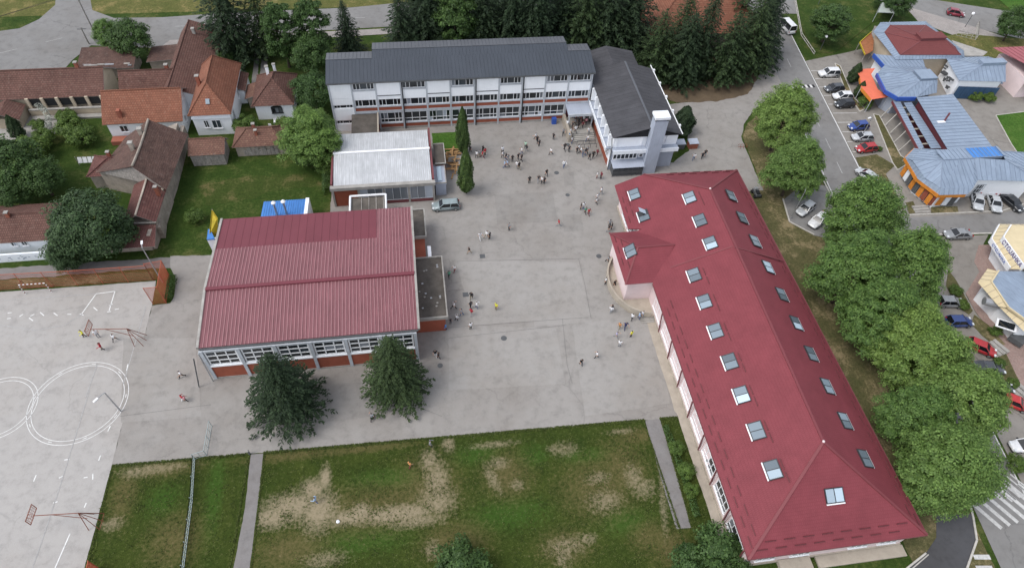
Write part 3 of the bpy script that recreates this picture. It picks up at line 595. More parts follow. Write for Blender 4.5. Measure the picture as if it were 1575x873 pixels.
    # skylights
    def sky(c, up, side, n, opened=False, bright=False):
        W_, D_ = 1.06, .8
        def fr():
            m = MB(); m.box(-W_, W_, -D_, D_, -.05, .05, 1)
            for y in (-D_ + .05, D_ - .05): m.box(-W_, W_, y - .05, y + .05, .052, .1, 1)
            for x in (-W_ + .05, 0, W_ - .05): m.box(x - .045, x + .045, -D_ + .101, D_ - .101, .052, .097, 1)
            m.box(-W_, W_, -D_ - .15, -D_ - .005, -.02, .05, 0); return m.mesh('skylight_frame', [M['frame'], M['frame_d']])
        s = inst('skylight', shared('skyfr', fr), roof, frame3(c, side, up, n))
        me = shared('skypane', lambda: MB().add([(-.46, -.7, 0), (.46, -.7, 0), (.46, .7, 0), (-.46, .7, 0)], [(0, 1, 2, 3)]).mesh('pane', M['skyglass']))
        for i, x in enumerate((-.505, .505)):
            p = bpy.data.objects.new('pane', me); C.objects.link(p); p.parent = s; p.location = (x, 0, .075)
            if opened and i == 0: p.rotation_euler = (R(-55), 0, 0); p.location = (x, .1, .6)
    def place(lst, n):
        side = V((0, 0, 1)).cross(n).normalized(); up = n.cross(side)
        for q in lst: sky(PL(q[0], q[1], RS, n) + n * .05, up, side, n, len(q) > 2)
    place([(976, 299), (990, 332, 1), (1061, 304), (1077, 339), (1093, 374), (1068, 423), (1084, 464), (1101, 509), (1123, 556), (1141, 607), (1164, 662), (1189, 722)], nW)
    place([(1124, 301), (1141, 335), (1161, 371), (1181, 411), (1202, 453), (1224, 497), (1247, 544), (1272, 594), (1299, 647), (1330, 705)], nE)
    nS = (SE - SW).cross(RS - SW).normalized(); place([(1283, 761)], nS)
    nB = (ap - b1).cross(b2 - b1).normalized(); nB = nB if nB.z > 0 else -nB
    side = V((0, 0, 1)).cross(nB).normalized(); sky(PL(970, 386, b1, nB) + nB * .05, nB.cross(side), side, nB)
    # snow guards
    def guard(p, d, n):
        me = shared('guard', lambda: MB().box(-.62, .62, -.04, .04, 0, .12).mesh('snow_guard', M['guard']))
        d = d.normalized(); inst('snow_guard', me, roof, frame3(p + n * .0, d, n.cross(d), n))
    def rows(a, b, r, n, step=2.15):
        L_ = (b - a).length; d = (b - a) / L_; s = n.cross(d); s = s if s.z > 0 else -s; k = int((L_ - 3) / step)
        for i in range(k):
            for j in range(2): guard(a + d * (1.6 + i * step + j * step / 2) + s * (r + .75 * j), d, n)
    rows(SW, V((x0, 53.4, ze)), .7, nW); rows(SE, NE, .7, nE); rows(SW, SE, .75, nS); nN = (A - NE).cross(RN - NE).normalized(); rows(NE, A + (NE - A) * .0, .35, nN if nN.z > 0 else -nN, 2.0); rows(b2, b1, .6, nB)
    rows(B2, B, .6, nW)
    for q in [(1068, 423), (1084, 464), (1101, 509), (1123, 556), (1141, 607), (1164, 662), (1189, 722), (1061, 304)]:
        p = PL(q[0] + 18, q[1] + 1, RS, nW)
        for dy in (-.75, .75): guard(p + V((0, dy, 0)), V((0, 1, 0)), nW)
    for k, (p, q) in enumerate(((V((x0, y0, ze - .1)), V((x0, 53.4, ze - .1))), (V((x1, y0, ze - .1)), V((x1, y1, ze - .1))), (V((x0, y0, ze - .1)), V((x1, y0, ze - .1))))): MB().bar(p, q, .16, .14).build('gutter', M['trim_maroon'], roof)
red_wing()
# ================================================================== GYM
def gym():
    x0, x1 = -28.4, -2.6; yf, yb = 47.6, 68.6; T = empty('sports_hall', ((x0 + x1) / 2, 58, 0)); tag(T, 'sports hall with faded red sheet roof, brick base and white gridded windows', 'building')
    SWr = P(305, 535, 6.7); ye, xl, xr = SWr.y, SWr.x, x1 + .45; yr = 56.2; zr = 7.7; zb = 6.6; ybk = P(340, 337, zb).y
    w = MB(); w.box(x0, x1, yf + .25, yb, 0, 6.3); w.build('wall', M['brick'], T)
    n = 6; bw = (x1 - x0) / n
    for k in range(n + 1):
        x = x0 + k * bw; m_ = MB(); m_.box(x - .2, x + .2, yf - .02, yf + .245, 0, 6.32); m_.build('pilaster', M['grey'], T)
    for k in range(n):
        x = x0 + k * bw
        m_ = MB(); m_.box(x + .2, x + bw - .2, yf + .12, yf + .247, .25, 2.75); m_.build('brick_panel', M['brickpaint'], T)
        m_ = MB(); m_.box(x + .2, x + bw - .2, yf + .0, yf + .24, 2.76, 3.05); m_.build('sill_beam', M['white'], T)
        window(T, (x + .28, yf + .22, 3.1), (1, 0, 0), bw - .56, 2.9, 3, 3, fw=.16, d=.1)
        m_ = MB(); m_.box(x + .2, x + bw - .2, yf + .03, yf + .24, 6.02, 6.31); m_.build('lintel', M['grey'], T)
        m_ = MB(); m_.box(x + .2, x + bw - .2, yf + .05, yf + .246, .0, .245); m_.build('plinth', M['concrete'], T)
    for y in np.arange(50, 66, 4.5): window(T, (x0 - .01, y + 3, 3.6), (0, -1, 0), 3, 1.8, 4, 2, fw=.12)
    roof = empty('roof', T.location); roof.parent = T; roof.location = (0, 0, 0); WL[roof.name] = WL[T.name]
    # three runs of ribbed sheet, a new darker field at the back left
    ymid = P(333, 385, 7.1).y
    zat = lambda y: zr - (zr - zb) * (y - yr) / (ybk - yr)
    sheets(roof, [(xl, ye, 6.7), (xr, ye, 6.7), (xr, yr, zr), (xl, yr, zr)], .45, 'r_gym', 'r_gymrib', ribw=.1)
    sheets(roof, [(xl, yr, zr + .14), (xr, yr, zr + .14), (xr, ymid + .1, zat(ymid + .1) + .14), (xl, ymid + .1, zat(ymid + .1) + .14)], .45, 'r_gym', 'r_gymrib', ribw=.1)
    xs_ = P(579, 345, 6.9).x
    sheets(roof, [(xs_, ymid, zat(ymid) + .02), (xr, ymid, zat(ymid) + .02), (xr, ybk, zb), (xs_, ybk, zb)], .45, 'r_gym', 'r_gymrib', ribw=.1)
    sheets(roof, [(xl, ymid, zat(ymid) + .03), (xs_, ymid, zat(ymid) + .03), (xs_, ybk, zb), (xl, ybk, zb)], 1.05, 'r_gymdark', 'r_gymdark', ribw=.06, ribh=.03)
    MB().box(xl, xr, yr - .28, yr + .22, zr + .0, zr + .24).build('ridge_cap', M['r_gymdark'], roof)
    for x in (xl - .12, xr + .1):
        m_ = MB()
        for a, b in (((x, ye, 6.62), (x, yr, zr - .02)), ((x, yr, zr - .02), (x, ybk, zb - .05))): m_.bar(a, b, .3, .42)
        m_.build('verge_board', M['concrete'], roof)
    MB().bar((xl, ye - .1, 6.5), (xr, ye - .1, 6.5), .18, .2).build('gutter', M['dgrey'], roof)
    for p, q in (((xl + .1, ye + .2, 6.4), (x0 - .3, yf - .3, .1)),): pipe(T, [p, (x0 - .35, yf + .1, 5.8), q], .08)
    MB().bar((-30.3, 46.6, .1), (-29.3, 47.2, 5.6), .12, .12).build('brace_post', M['dgrey'], T)
    # flat-roofed side annexes on the yard side
    a = P(645, 397, 3.4); b = P(689, 488, 3.4); ax1, ay1, ay0 = b.x, a.y, b.y
    m_ = MB(); m_.box(x1 + .01, ax1 - .35, ay0 + .3, ay1 - .3, 0, 3.0); m_.build('annex_wall', M['brickpaint'], T)
    def flat(xa, xb, ya, yb_, z):
        m_ = MB(); m_.box(xa, xb, ya, yb_, z - .25, z); m_.build('flat_roof', M['r_flat'], T)
        m_ = MB()
        for q in ((xb - .16, xb, ya, yb_), (xa, xb - .161, ya, ya + .16), (xa, xb - .161, yb_ - .16, yb_)): m_.box(*q, z + .002, z + .22)
        m_.box(xa, xb + .02, ya - .03, ya - .002, z - .35, z + .2); m_.box(xb + .001, xb + .03, ya, yb_, z - .35, z + .2); m_.build('parapet', M['concrete'], T)
    flat(x1 + .5, ax1, ay0, ay1, 3.4)
    flat(x1 + .5, ax1 - 2.0, P(650, 365, 3.4).y, P(650, 322, 3.4).y, 3.4); m_ = MB(); m_.box(x1 + .01, ax1 - 2.3, ay1 + .1, P(650, 326, 3.4).y, 0, 3.1); m_.build('annex_wall', M['brickpaint'], T)
    c = P(662, 378, 0); m_ = MB(); m_.box(ax1 - 2.0, ax1 - 1.5, ay1 + .1, ay1 + 2.6, 0, 3.0); m_.build('annex_pier', M['white'], T)
    for k in range(14):
        p = V((rnd.uniform(x1 + .8, ax1 - .3), rnd.uniform(ay0 + .3, ay1 - .3), 3.42)); MB().obox(p, (.12, .03, 0), (-.03, .1, 0), (0, 0, .05)).build('roof_litter', M['concrete' if k % 2 else 'metal'], T)
gym()
def blue_shed():
    x0, x1, y0, y1 = -24.4, -17.6, 71.6, 76.6; T = empty('boiler_shed', ((x0 + x1) / 2, 74, 0)); tag(T, 'small shed with bright blue corrugated roof behind the sports hall', 'shed')
    MB().box(x0 + .2, x1 - .2, y0, y1 - .2, 0, 2.9).build('wall', M['white'], T)
    sheets(T, [(x0, y0, 3.6), (x1 - .5, y0, 3.6), (x1 - .5, y1, 3.05), (x0, y1, 3.05)], .35, 'r_bright', 'r_bright', ribw=.14, ribh=.05)
    MB().hexa([(x1 - .5, y0, 0), (x1, y0, 0), (x1, y1, 0), (x1 - .5, y1, 0), (x1 - .5, y0, 3.9), (x1, y0, 3.9), (x1, y1, 3.3), (x1 - .5, y1, 3.3)]).build('gable_wall', M['white'], T)
    for px_, py_ in ((420, 311), (435, 309)):
        t = P(px_, py_, 6.2); m_ = MB(); m_.tube((t.x, t.y, 3.0), (t.x, t.y, 6.0), .16, n=10, mi=0); m_.tube((t.x, t.y, 6.0), (t.x, t.y, 6.12), .34, n=12, mi=1); m_.tube((t.x, t.y, 6.12), (t.x, t.y, 6.35), .34, .12, n=12, mi=1); m_.build('flue_pipe', [M['metal'], M['frame']], T)
blue_shed()
# ================================================================== SILVER-ROOFED HALL
def small_hall():
    x0, x1, y0, y1 = -14.1, 1.5, 77.7, 90.6; T = empty('canteen_hall', ((x0 + x1) / 2, 84, 0)); tag(T, 'low hall with silver ribbed sheet roof between sports hall and classroom block', 'building')
    z = 4.1; yr = P(587, 233, 4.7).y
    MB().box(x0, x1, y0, y1, 0, z - .3).build('wall', M['brickpaint'], T)
    sheets(T, [(x0 + .2, y0 + .35, z + .0), (x1 - .2, y0 + .35, z), (x1 - .2, yr, z + .65), (x0 + .2, yr, z + .65)], .3, 'r_silver', 'r_silverrib', ribw=.05, ribh=.03)
    sheets(T, [(x0 + .2, yr, z + .65), (x1 - .2, yr, z + .65), (x1 - .2, y1 - .2, z + .1), (x0 + .2, y1 - .2, z + .1)], .3, 'r_silver', 'r_silverrib', ribw=.05, ribh=.03)
    MB().box(x0 + .1, x1 - .1, yr - .2, yr + .2, z + .66, z + .84).build('ridge_cap', M['frame'], T)
    MB().box(x0 - .3, x1 + .3, y0 - .35, y0 + .34, z - .55, z + .02).build('fascia', M['concrete'], T)
    for x in (x0 - .2, x1 - .1): MB().box(x, x + .3, y0 + .35, y1, z - .5, z + .35).build('verge_board', M['trim_maroon'], T)
    bw = (x1 - x0) / 4
    for k in range(5): MB().box(x0 + k * bw - .15, x0 + k * bw + .15, y0 - .12, y0 - .002, 0, z - .56).build('pilaster', M['concrete'], T)
    for k in range(1, 4): window(T, (x0 + k * bw + .17, y0 - .005, .7), (1, 0, 0), bw - .34, 2.7, 3, 1, 'grey', 'curtain', fw=.1, d=.08)
    for k in range(1, 4): MB().box(x0 + k * bw + .16, x0 + (k + 1) * bw - .16, y0 - .09, y0 - .003, .1, .6).build('plinth_panel', M['trim_maroon' if k > 1 else 'concrete'], T)
    # porch roof with white pipe frame towards the sports hall
    a, b = P(540, 303, 3.3), P(592, 322, 3.3); xa, xb, ya, yb_ = a.x, b.x, b.y - 2.5, a.y - .2
    MB().box(xa, xb, ya, yb_, 2.9, 3.2).build('porch_roof', M['r_flat'], T); MB().box(xa + .3, xb - .3, ya, yb_ - .2, 0, 2.9).build('porch_wall', M['concrete'], T)
    for k in range(4): MB().bar((xa + 1.6 + k * 1.1, ya, 3.26), (xa + 1.6 + k * 1.1, yb_, 3.26), .1, .1).build('roof_batten', M['wood'], T)
    pipe(T, [(xa - .1, ya, 3.5), (xa - .1, yb_ + .15, 3.5), (xb + .2, yb_ + .15, 3.5), (xb + .2, ya + 1, 3.5)], .17, 'frame', 'duct_pipe')
    # flat annex and stores on the yard side
    def flatbox(p, q, z, m='brick', roof='r_flat'):
        a, b = P(*p, z), P(*q, z); xa, xb, ya, yb_ = min(a.x, b.x), max(a.x, b.x), min(a.y, b.y), max(a.y, b.y)
        MB().box(xa + .1, xb - .1, ya + .1, yb_ - .1, 0, z - .2).build('annex_wall', M[m], T); MB().box(xa, xb, ya, yb_, z - .19, z).build('flat_roof', M[roof], T)
        m_ = MB()
        for q_ in ((xb - .14, xb, ya, yb_), (xa, xb - .141, ya, ya + .14), (xa, xb - .141, yb_ - .14, yb_)): m_.box(*q_, z + .002, z + .2)
        m_.build('parapet', M['concrete'], T); return xa, xb, ya, yb_
    flatbox((666, 222), (686, 252), 3.0); xa, xb, ya, yb_ = flatbox((666, 254), (687, 282), 2.6, 'bluegrey', 'bluegrey')
    MB().box(xa + .5, xb - .7, ya + .6, yb_ - .6, 2.62, 2.8).build('rooflight', M['skyglass'], T)
small_hall()
def timber_pile():
    T = empty('timber_stack', P(696, 250)); tag(T, 'untidy stack of orange-brown boards and pallets by the thujas', 'timber stack')
    c = P(696, 250); m = mat('raw_timber', (.4, .24, .11), .9, .35, 3)
    for k in range(26):
        p = V((c.x + rnd.uniform(-.9, .9), c.y + rnd.uniform(-3.6, 3.2), .15 + .13 * (k % 7))); a = rnd.uniform(-.15, .15) + (0 if k % 3 else 1.4); d = V((math.cos(a), math.sin(a), 0))
        MB().obox(p, d * rnd.uniform(.7, 1.2), V((-d.y, d.x, 0)) * .12, (0, 0, .04)).build('board', m, T)
timber_pile()
# ================================================================== LONG THREE-STOREY BLOCK
def block():
    x0, x1, yf, yb = -14.4, 30.6, 96.5, 108.2; T = empty('classroom_block', (8, 102, 0)); tag(T, 'three-storey white panelled classroom block with red bands and slate grey roof', 'building')
    Z = 9.9
    MB().box(x0, x1, yf + .3, 104.6, 0, Z).build('wall', M['white2'], T)
    edges = [506, 538.5, 576, 615, 655, 692, 730, 768, 804, 840, 876, 910.5]; xs = [P(e, 128 - (e - 506) * .049, 10).x for e in edges]; xs[0] = x0; xs[-1] = x1
    n = 11
    for k in range(n + 1):
        x = xs[k]; MB().box(x - .13, x + .13, yf - .02, yf + .297, 0, Z).build('pilaster', M['grey'], T)
        if k in (3, 6, 8): MB().box(x + .14, x + .3, yf - .16, yf - .025, 0, Z).build('downpipe', M['black'], T)
    wd = [1, 1, 2, 1, 1]; pat = 'P W P W P W P W P W W'.split()
    for k in range(n):
        a, b = xs[k] + .135, xs[k + 1] - .135; w = b - a
        def pan(z0, z1, m, nm, d=.08): MB().box(a, b, yf + d, yf + .296, z0, z1).build(nm, M[m], T)
        if k == 0:
            pan(6.75, 9.85, 'white', 'wall_panel'); pan(5.45, 6.7, 'white', 'wall_panel'); window(T, (a + .1, yf + .28, 4.75), (1, 0, 0), w - .2, .65, 5, 1, widths=wd, fw=.08)
            pan(2.3, 4.7, 'white', 'wall_panel'); window(T, (a + .1, yf + .28, 1.55), (1, 0, 0), w - .2, .65, 5, 1, widths=wd, fw=.08); pan(0, 1.5, 'white2', 'wall_panel'); continue
        if pat[k] == 'P':
            pan(7.1, 9.85, 'white', 'wall_panel', .05); pan(6.95, 7.09, 'dgrey', 'sill', .02); pan(6.3, 6.94, 'white', 'wall_panel')
        else:
            pan(9.55, 9.85, 'white2', 'lintel'); window(T, (a + .08, yf + .27, 8.25), (1, 0, 0), w - .16, 1.28, 5, 1, widths=wd, fw=.1); pan(8.05, 8.23, 'grey', 'sill', .0); pan(6.3, 8.04, 'white', 'wall_panel')
        window(T, (a + .05, yf + .27, 4.9), (1, 0, 0), w - .1, 1.36, 5, 1, widths=wd, fw=.1)
        pan(4.72, 4.88, 'grey', 'sill', .0); pan(4.05, 4.71, 'brickpaint', 'red_band', .06); pan(3.55, 4.04, 'grey', 'floor_band', .03)
        if k < 10:
            window(T, (a + .05, yf + .27, 1.35), (1, 0, 0), w - .1, 2.1, 3, [.8, 1.5], fw=.1) if k % 2 else window(T, (a + .05, yf + .27, 1.35), (1, 0, 0), w - .1, 2.1, 5, [.8, 1.5], widths=wd, fw=.1)
            pan(1.15, 1.34, 'grey', 'sill', .0); pan(.45, 1.14, 'brickpaint', 'red_band', .06); pan(0, .44, 'concrete', 'plinth', .02)
    roof = empty('roof', T.location); roof.parent = T; roof.location = (0, 0, 0); WL[roof.name] = WL[T.name]
    E = lambda q: P(q[0], q[1], 10.05)
    s = 0.2; ye = yf - .35; zz = lambda y: 10.05 + s * (y - ye)
    def hit(px_, py_): # on the front slope plane
        n_ = V((0, -s, 1)).normalized(); return PL(px_, py_, (0, ye, 10.05), n_)
    yl = hit(503, 92).y; yc = hit(572, 76).y; xa, xb = hit(572, 80).x, hit(871, 66).x; xl, xr = x0 - .3, x1 + .4
    sheets(roof, [(xl, ye, zz(ye)), (xr, ye, zz(ye)), (xr, yl, zz(yl)), (xl, yl, zz(yl))], .62, 'r_slate', 'r_slate', ribw=.04, ribh=.03)
    sheets(roof, [(xa, yl, zz(yl)), (xb, yl, zz(yl)), (xb, yc, zz(yc)), (xa, yc, zz(yc))], .62, 'r_slate', 'r_slate', ribw=.04, ribh=.03)
    for (a, b, y) in ((xl, xa - .02, yl), (xb + .02, xr, yl), (xa, xb, yc)):
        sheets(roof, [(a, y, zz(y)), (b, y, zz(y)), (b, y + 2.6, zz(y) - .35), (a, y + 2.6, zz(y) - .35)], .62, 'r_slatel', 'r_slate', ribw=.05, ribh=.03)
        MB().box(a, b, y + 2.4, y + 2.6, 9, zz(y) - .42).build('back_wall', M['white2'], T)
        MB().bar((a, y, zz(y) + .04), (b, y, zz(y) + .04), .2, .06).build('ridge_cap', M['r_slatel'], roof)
    MB().box(xl, xr, ye - .12, ye + .02, 9.82, 10.0).build('gutter', M['dgrey'], roof)
    for x in (xl + .04, xr - .04): MB().hexa([(x - .04, ye, 9.7), (x + .04, ye, 9.7), (x + .04, yl, 9.9), (x - .04, yl, 9.9), (x - .04, ye, 10.0), (x + .04, ye, 10.0), (x + .04, yl, zz(yl) - .06), (x - .04, yl, zz(yl) - .06)]).build('verge_board', M['dgrey'], roof)
    # boiler annex with flat roof at the left foot
    a, b = P(542, 181, 3.4), P(581, 196, 3.4); MB().box(a.x, b.x, 91.2, yf - .05, 0, 3.3).build('annex_wall', M['brickpaint'], T); MB().box(a.x - .1, b.x + .1, 91.0, yf - .03, 3.32, 3.5).build('flat_roof', M['r_flat'], T)
    MB().box(b.x - .05, b.x + .2, 91.0, yf - .03, 3.51, 3.75).build('parapet', M['beige'], T)
    # entrance canopy and steps
    cx0, cx1 = xs[10] - .1, 31.4
    MB().box(cx0, cx1, 93.4, yf - .04, 3.3, 3.62).build('canopy', M['bluegrey'], T); MB().box(cx0 - .05, cx1, 93.2, 93.39, 3.2, 3.68).build('canopy_edge', M['grey'], T)
    for x in (cx0 + .3, cx1 - .5): MB().tube((x, 93.7, 0), (x, 93.7, 3.3), .12, n=8).build('canopy_post', M['grey'], T)
    MB().box(cx0 + .3, cx1 - .2, yf + .1, yf + .29, 0, 2.9).build('doorway', M['winered'], T)
    for k in range(5): MB().box(cx0 + .2, cx1 - .4, 90.2 + k * .36 - .0, 96.4, .03 + .14 * k, .03 + .14 * (k + 1) - .003).build('step', M['concrete'], T)
    MB().box(cx0 - .35, cx0 + .15, 90.2, 96.3, 0, 1.6).build('stair_wall', M['beige'], T)
    for y in (88.4, 89.4):
        m_ = MB(); m_.bar((cx0 + 1.1, y, .9), (cx1 - .6, y, .9), .07, .07)
        for x in np.linspace(cx0 + 1.1, cx1 - .6, 4): m_.bar((x, y, 0), (x, y, .9), .06, .06)
        m_.build('hand_rail', M['dgrey'], T)
    c = P(851, 188, 0); MB().box(c.x - .4, c.x + .4, yf - 1.1, yf - .4, .03, 1.2).build('waste_bin', M['blue'], T)
block()
# ================================================================== WHITE ANNEX WITH GABLE ROOF
def annex():
    x0, x1, y0, y1 = 31.6, 42.6, 82.6, 106; T = empty('gabled_annex', (37, 94, 0)); tag(T, 'white two-storey annex with dark shingled gable roof and tall square chimney', 'building')
    MB().box(x0, x1, y0, 101, 0, 7.0).build('wall', M['white'], T); MB().box(x0, x1 - 2.2, 101.01, y1, 0, 6.9).build('wall', M['white'], T)
    ze, zr = 7.2, 8.9; xr = 37.6
    roof = empty('roof', T.location); roof.parent = T; roof.location = (0, 0, 0); WL[roof.name] = WL[T.name]
    y2 = 101.0
    for (a, b, c, d) in (((x0 - .5, y0 - .6, ze), (xr, y0 - .6, zr), (xr, y2, zr), (x0 - .5, y2, ze)), ((x1 + .3, y0 - .6, ze), (xr, y0 - .6, zr), (xr, y2, zr), (x1 + .3, y2, ze)),
                         ((x0 - .2, y2 + .01, ze - .1), (xr - 2, y2 + .01, zr - .5), (xr - 2, y1 + 1, zr - .5), (x0 - .2, y1 + 1, ze - .1)), ((x1 - 1.8, y2 + .01, ze - .1), (xr - 2, y2 + .01, zr - .5), (xr - 2, y1 + 1, zr - .5), (x1 - 1.8, y1 + 1, ze - .1))):
        sheets(roof, [a, b, c, d], 1.0, 'r_shingle', 'r_shingle', 'shingle_strip', ribw=.03, ribh=.02, along=(0, 1, 0) if 0 else None)
    MB().bar((xr, y0 - .6, zr + .02), (xr, y2, zr + .02), .35, .08).build('ridge_cap', M['r_slatel'], roof)
    MB().add([(x0 - .4, y0 - .3, 6.9), (x1 + .3, y0 - .3, 6.9), (x1 + .3, y0 - .3, ze - .06), (xr, y0 - .3, zr - .06), (x0 - .4, y0 - .3, ze - .06)], [(0, 1, 2, 3, 4)]).build('gable_board', M['black'], roof)
    MB().sphere((38.2, y0 - .42, 7.6), .22).build('vent', M['metal'], roof)
    pipe(roof, [(x1 + .45, y0 - .5, ze), (x1 + .45, y1 - 4, ze)], .09, 'frame', 'gutter')
    for k in range(5): MB().box(x1 + .3, x1 + .7, 84 + 4 * k, 84.35 + 4 * k, 6.9, 7.5).build('hopper', M['frame'], roof)
    # south front
    for k in range(3): MB().box(32.0 + k * 4.3, 32.25 + k * 4.3, y0 - .18, y0 - .003, 5.1, 7.0).build('pilaster', M['white'], T)
    MB().box(x0 - .1, x1 + .2, y0 - 1.0, y0 - .002, 4.5, 4.75).build('ledge', M['bluegrey'], T); MB().box(x0 - .12, x1 + .2, y0 - 1.12, y0 - 1.003, 4.1, 4.85).build('ledge_fascia', M['white2'], T)
    MB().box(x0, x1, y0 - .1, y0 - .004, 0, 4.09).build('ground_floor_wall', M['bluegrey'], T)
    window(T, (x0 + .3, y0 - .11, 2.2), (1, 0, 0), 4.3, 1.5, 6, 1, fw=.16, d=.1)
    m_ = MB(); m_.box(36.4, 37.2, y0 - .4, y0 - .104, 2.7, 3.4, 0); m_.tube((36.75, y0 - .42, 3.05), (36.75, y0 - .401, 3.05), .26, n=12, mi=1); m_.build('air_conditioner', [M['frame'], M['dgrey']], T)
    MB().hexa([(x0 + .1, 80.5, 1.9), (37.2, 80.5, 1.9), (37.2, y0 - .11, 2.1), (x0 + .1, y0 - .11, 2.1), (x0 + .1, 80.5, 2.0), (37.2, 80.5, 2.0), (37.2, y0 - .11, 2.2), (x0 + .1, y0 - .11, 2.2)]).build('canopy', M['bluegrey'], T)
    m_ = MB()
    for x in np.linspace(x0 + .2, 37.0, 7): m_.bar((x, 80.6, 0), (x, 80.6, 1.9), .07, .07)
    m_.bar((x0 + .2, 80.6, .9), (37, 80.6, .9), .06, .06); m_.bar((x0 + .2, 80.6, .1), (37, 80.6, .1), .06, .06); m_.build('canopy_posts', M['dgrey'], T)
    MB().box(x0 + .3, 37, 80.8, 82.4, .03, 1.3).build('stored_crates', M['dgrey'], T)
    # chimney tower
    c0 = P(986, 267); MB().box(37.2, 39.4, 80.9, 82.45, 0, 10.9).build('chimney', M['bluegrey'], T)
    m_ = MB(); m_.box(37.05, 39.55, 80.75, 82.6, 11.3, 11.75, 0)
    for x in (37.3, 39.3): m_.box(x - .1, x + .1, 80.95, 82.4, 10.9, 11.3, 1)
    m_.build('chimney_cap', [M['white2'], M['dgrey']], T)
    # west front along the yard
    MB().box(x0 - .9, x0 - .002, 83, 96, 4.05, 4.3).build('ledge', M['bluegrey'], T); MB().box(x0 - 1.02, x0 - .903, 83, 96, 3.9, 4.5).build('ledge_fascia', M['white2'], T)
    for k in range(6): MB().box(x0 - .75, x0 - .003, 83.1 + k * 2.55, 83.4 + k * 2.55, 4.55, 7.0).build('white_fin', M['white'], T)
    for k in range(4): window(T, (x0 - .01, 86.2 + k * 3.1, 4.9), (0, -1, 0), 2.7, 1.7, 4, 1, fw=.14)
    for k in range(4): window(T, (x0 - .01, 86.2 + k * 2.9, 1.4), (0, -1, 0), 2.3, 2.0, 3, 2, fw=.12); MB().box(x0 - .1, x0 - .003, 83.6 + k * 2.9, 86.3 + k * 2.9, .1, 1.3).build('red_band', M['brickpaint'], T)
    pipe(T, [(x0 - .5, y0 - .3, 6.9), (x0 - .15, y0 - .2, 4.9), (x0 - .15, y0 - .2, .1)], .08, 'dgrey'); 
    for k in range(2): 
        c = P(1044 + k * 20, 228 - k * 2, .6) if k else P(1040, 226, .6)
annex()
# ================================================================== OLD HOUSES ON THE LEFT
def walls(T, poly, z, m, name='wall', z0=0.0): return MB().prism(poly, z0, z).build(name, M[m], T)
def rect(x0, x1, y0, y1): return [(x0, y0), (x1, y0), (x1, y1), (x0, y1)]
def gable_x(T, x0, x1, y0, y1, ze, zr, m, wm, ov=.4, yr=None, cap=None, gable=None):
    """ridge along x"""
    yr = (y0 + y1) / 2 if yr is None else yr
    walls(T, rect(x0, x1, y0, y1), ze, wm)
    for x in (x0 + .02, x1 - .02): MB().add([(x - .02, y0, ze), (x - .02, y1, ze), (x - .02, yr, zr - .1), (x + .02, y0, ze), (x + .02, y1, ze), (x + .02, yr, zr - .1)], [(0, 1, 2), (5, 4, 3), (0, 2, 5, 3), (1, 4, 5, 2)]).build('gable_wall', M[gable or wm], T)
    sl = (zr - ze) / (yr - y0); e = ov * sl
    slab(T, 'roof_slope', [(x0 - ov, y0 - ov, ze - e), (x1 + ov, y0 - ov, ze - e), (x1 + ov, yr, zr), (x0 - ov, yr, zr)], .14, m, 'wood')
    sl2 = (zr - ze) / (y1 - yr); e2 = ov * sl2
    slab(T, 'roof_slope', [(x0 - ov, y1 + ov, ze - e2), (x1 + ov, y1 + ov, ze - e2), (x1 + ov, yr, zr), (x0 - ov, yr, zr)], .14, m, 'wood')
    m_ = MB(); k = int((x1 - x0 + 2 * ov) / .42)
    for i in range(k): m_.tube((x0 - ov + .42 * i, yr, zr + .02), (x0 - ov + .42 * i + .4, yr, zr + .04), .13, .11, n=6)
    m_.build('ridge_tiles', M[cap or m], T)
def gable_y(T, x0, x1, y0, y1, ze, zr, m, wm, ov=.4, xr=None, cap=None):
    xr = (x0 + x1) / 2 if xr is None else xr
    walls(T, rect(x0, x1, y0, y1), ze, wm)
    for y in (y0 + .02, y1 - .02): MB().add([(x0, y - .02, ze), (x1, y - .02, ze), (xr, y - .02, zr - .1), (x0, y + .02, ze), (x1, y + .02, ze), (xr, y + .02, zr - .1)], [(0, 1, 2), (5, 4, 3), (0, 2, 5, 3), (1, 4, 5, 2)]).build('gable_wall', M[wm], T)
    for xe, s in ((x0, -1), (x1, 1)):
        e = ov * (zr - ze) / abs(xr - xe); slab(T, 'roof_slope', [(xe + s * ov, y0 - ov, ze - e), (xe + s * ov, y1 + ov, ze - e), (xr, y1 + ov, zr), (xr, y0 - ov, zr)], .14, m, 'wood')
    m_ = MB(); k = int((y1 - y0 + 2 * ov) / .42)
    for i in range(k): m_.tube((xr, y0 - ov + .42 * i, zr + .02), (xr, y0 - ov + .42 * i + .4, zr + .04), .13, .11, n=6)
    m_.build('ridge_tiles', M[cap or m], T)
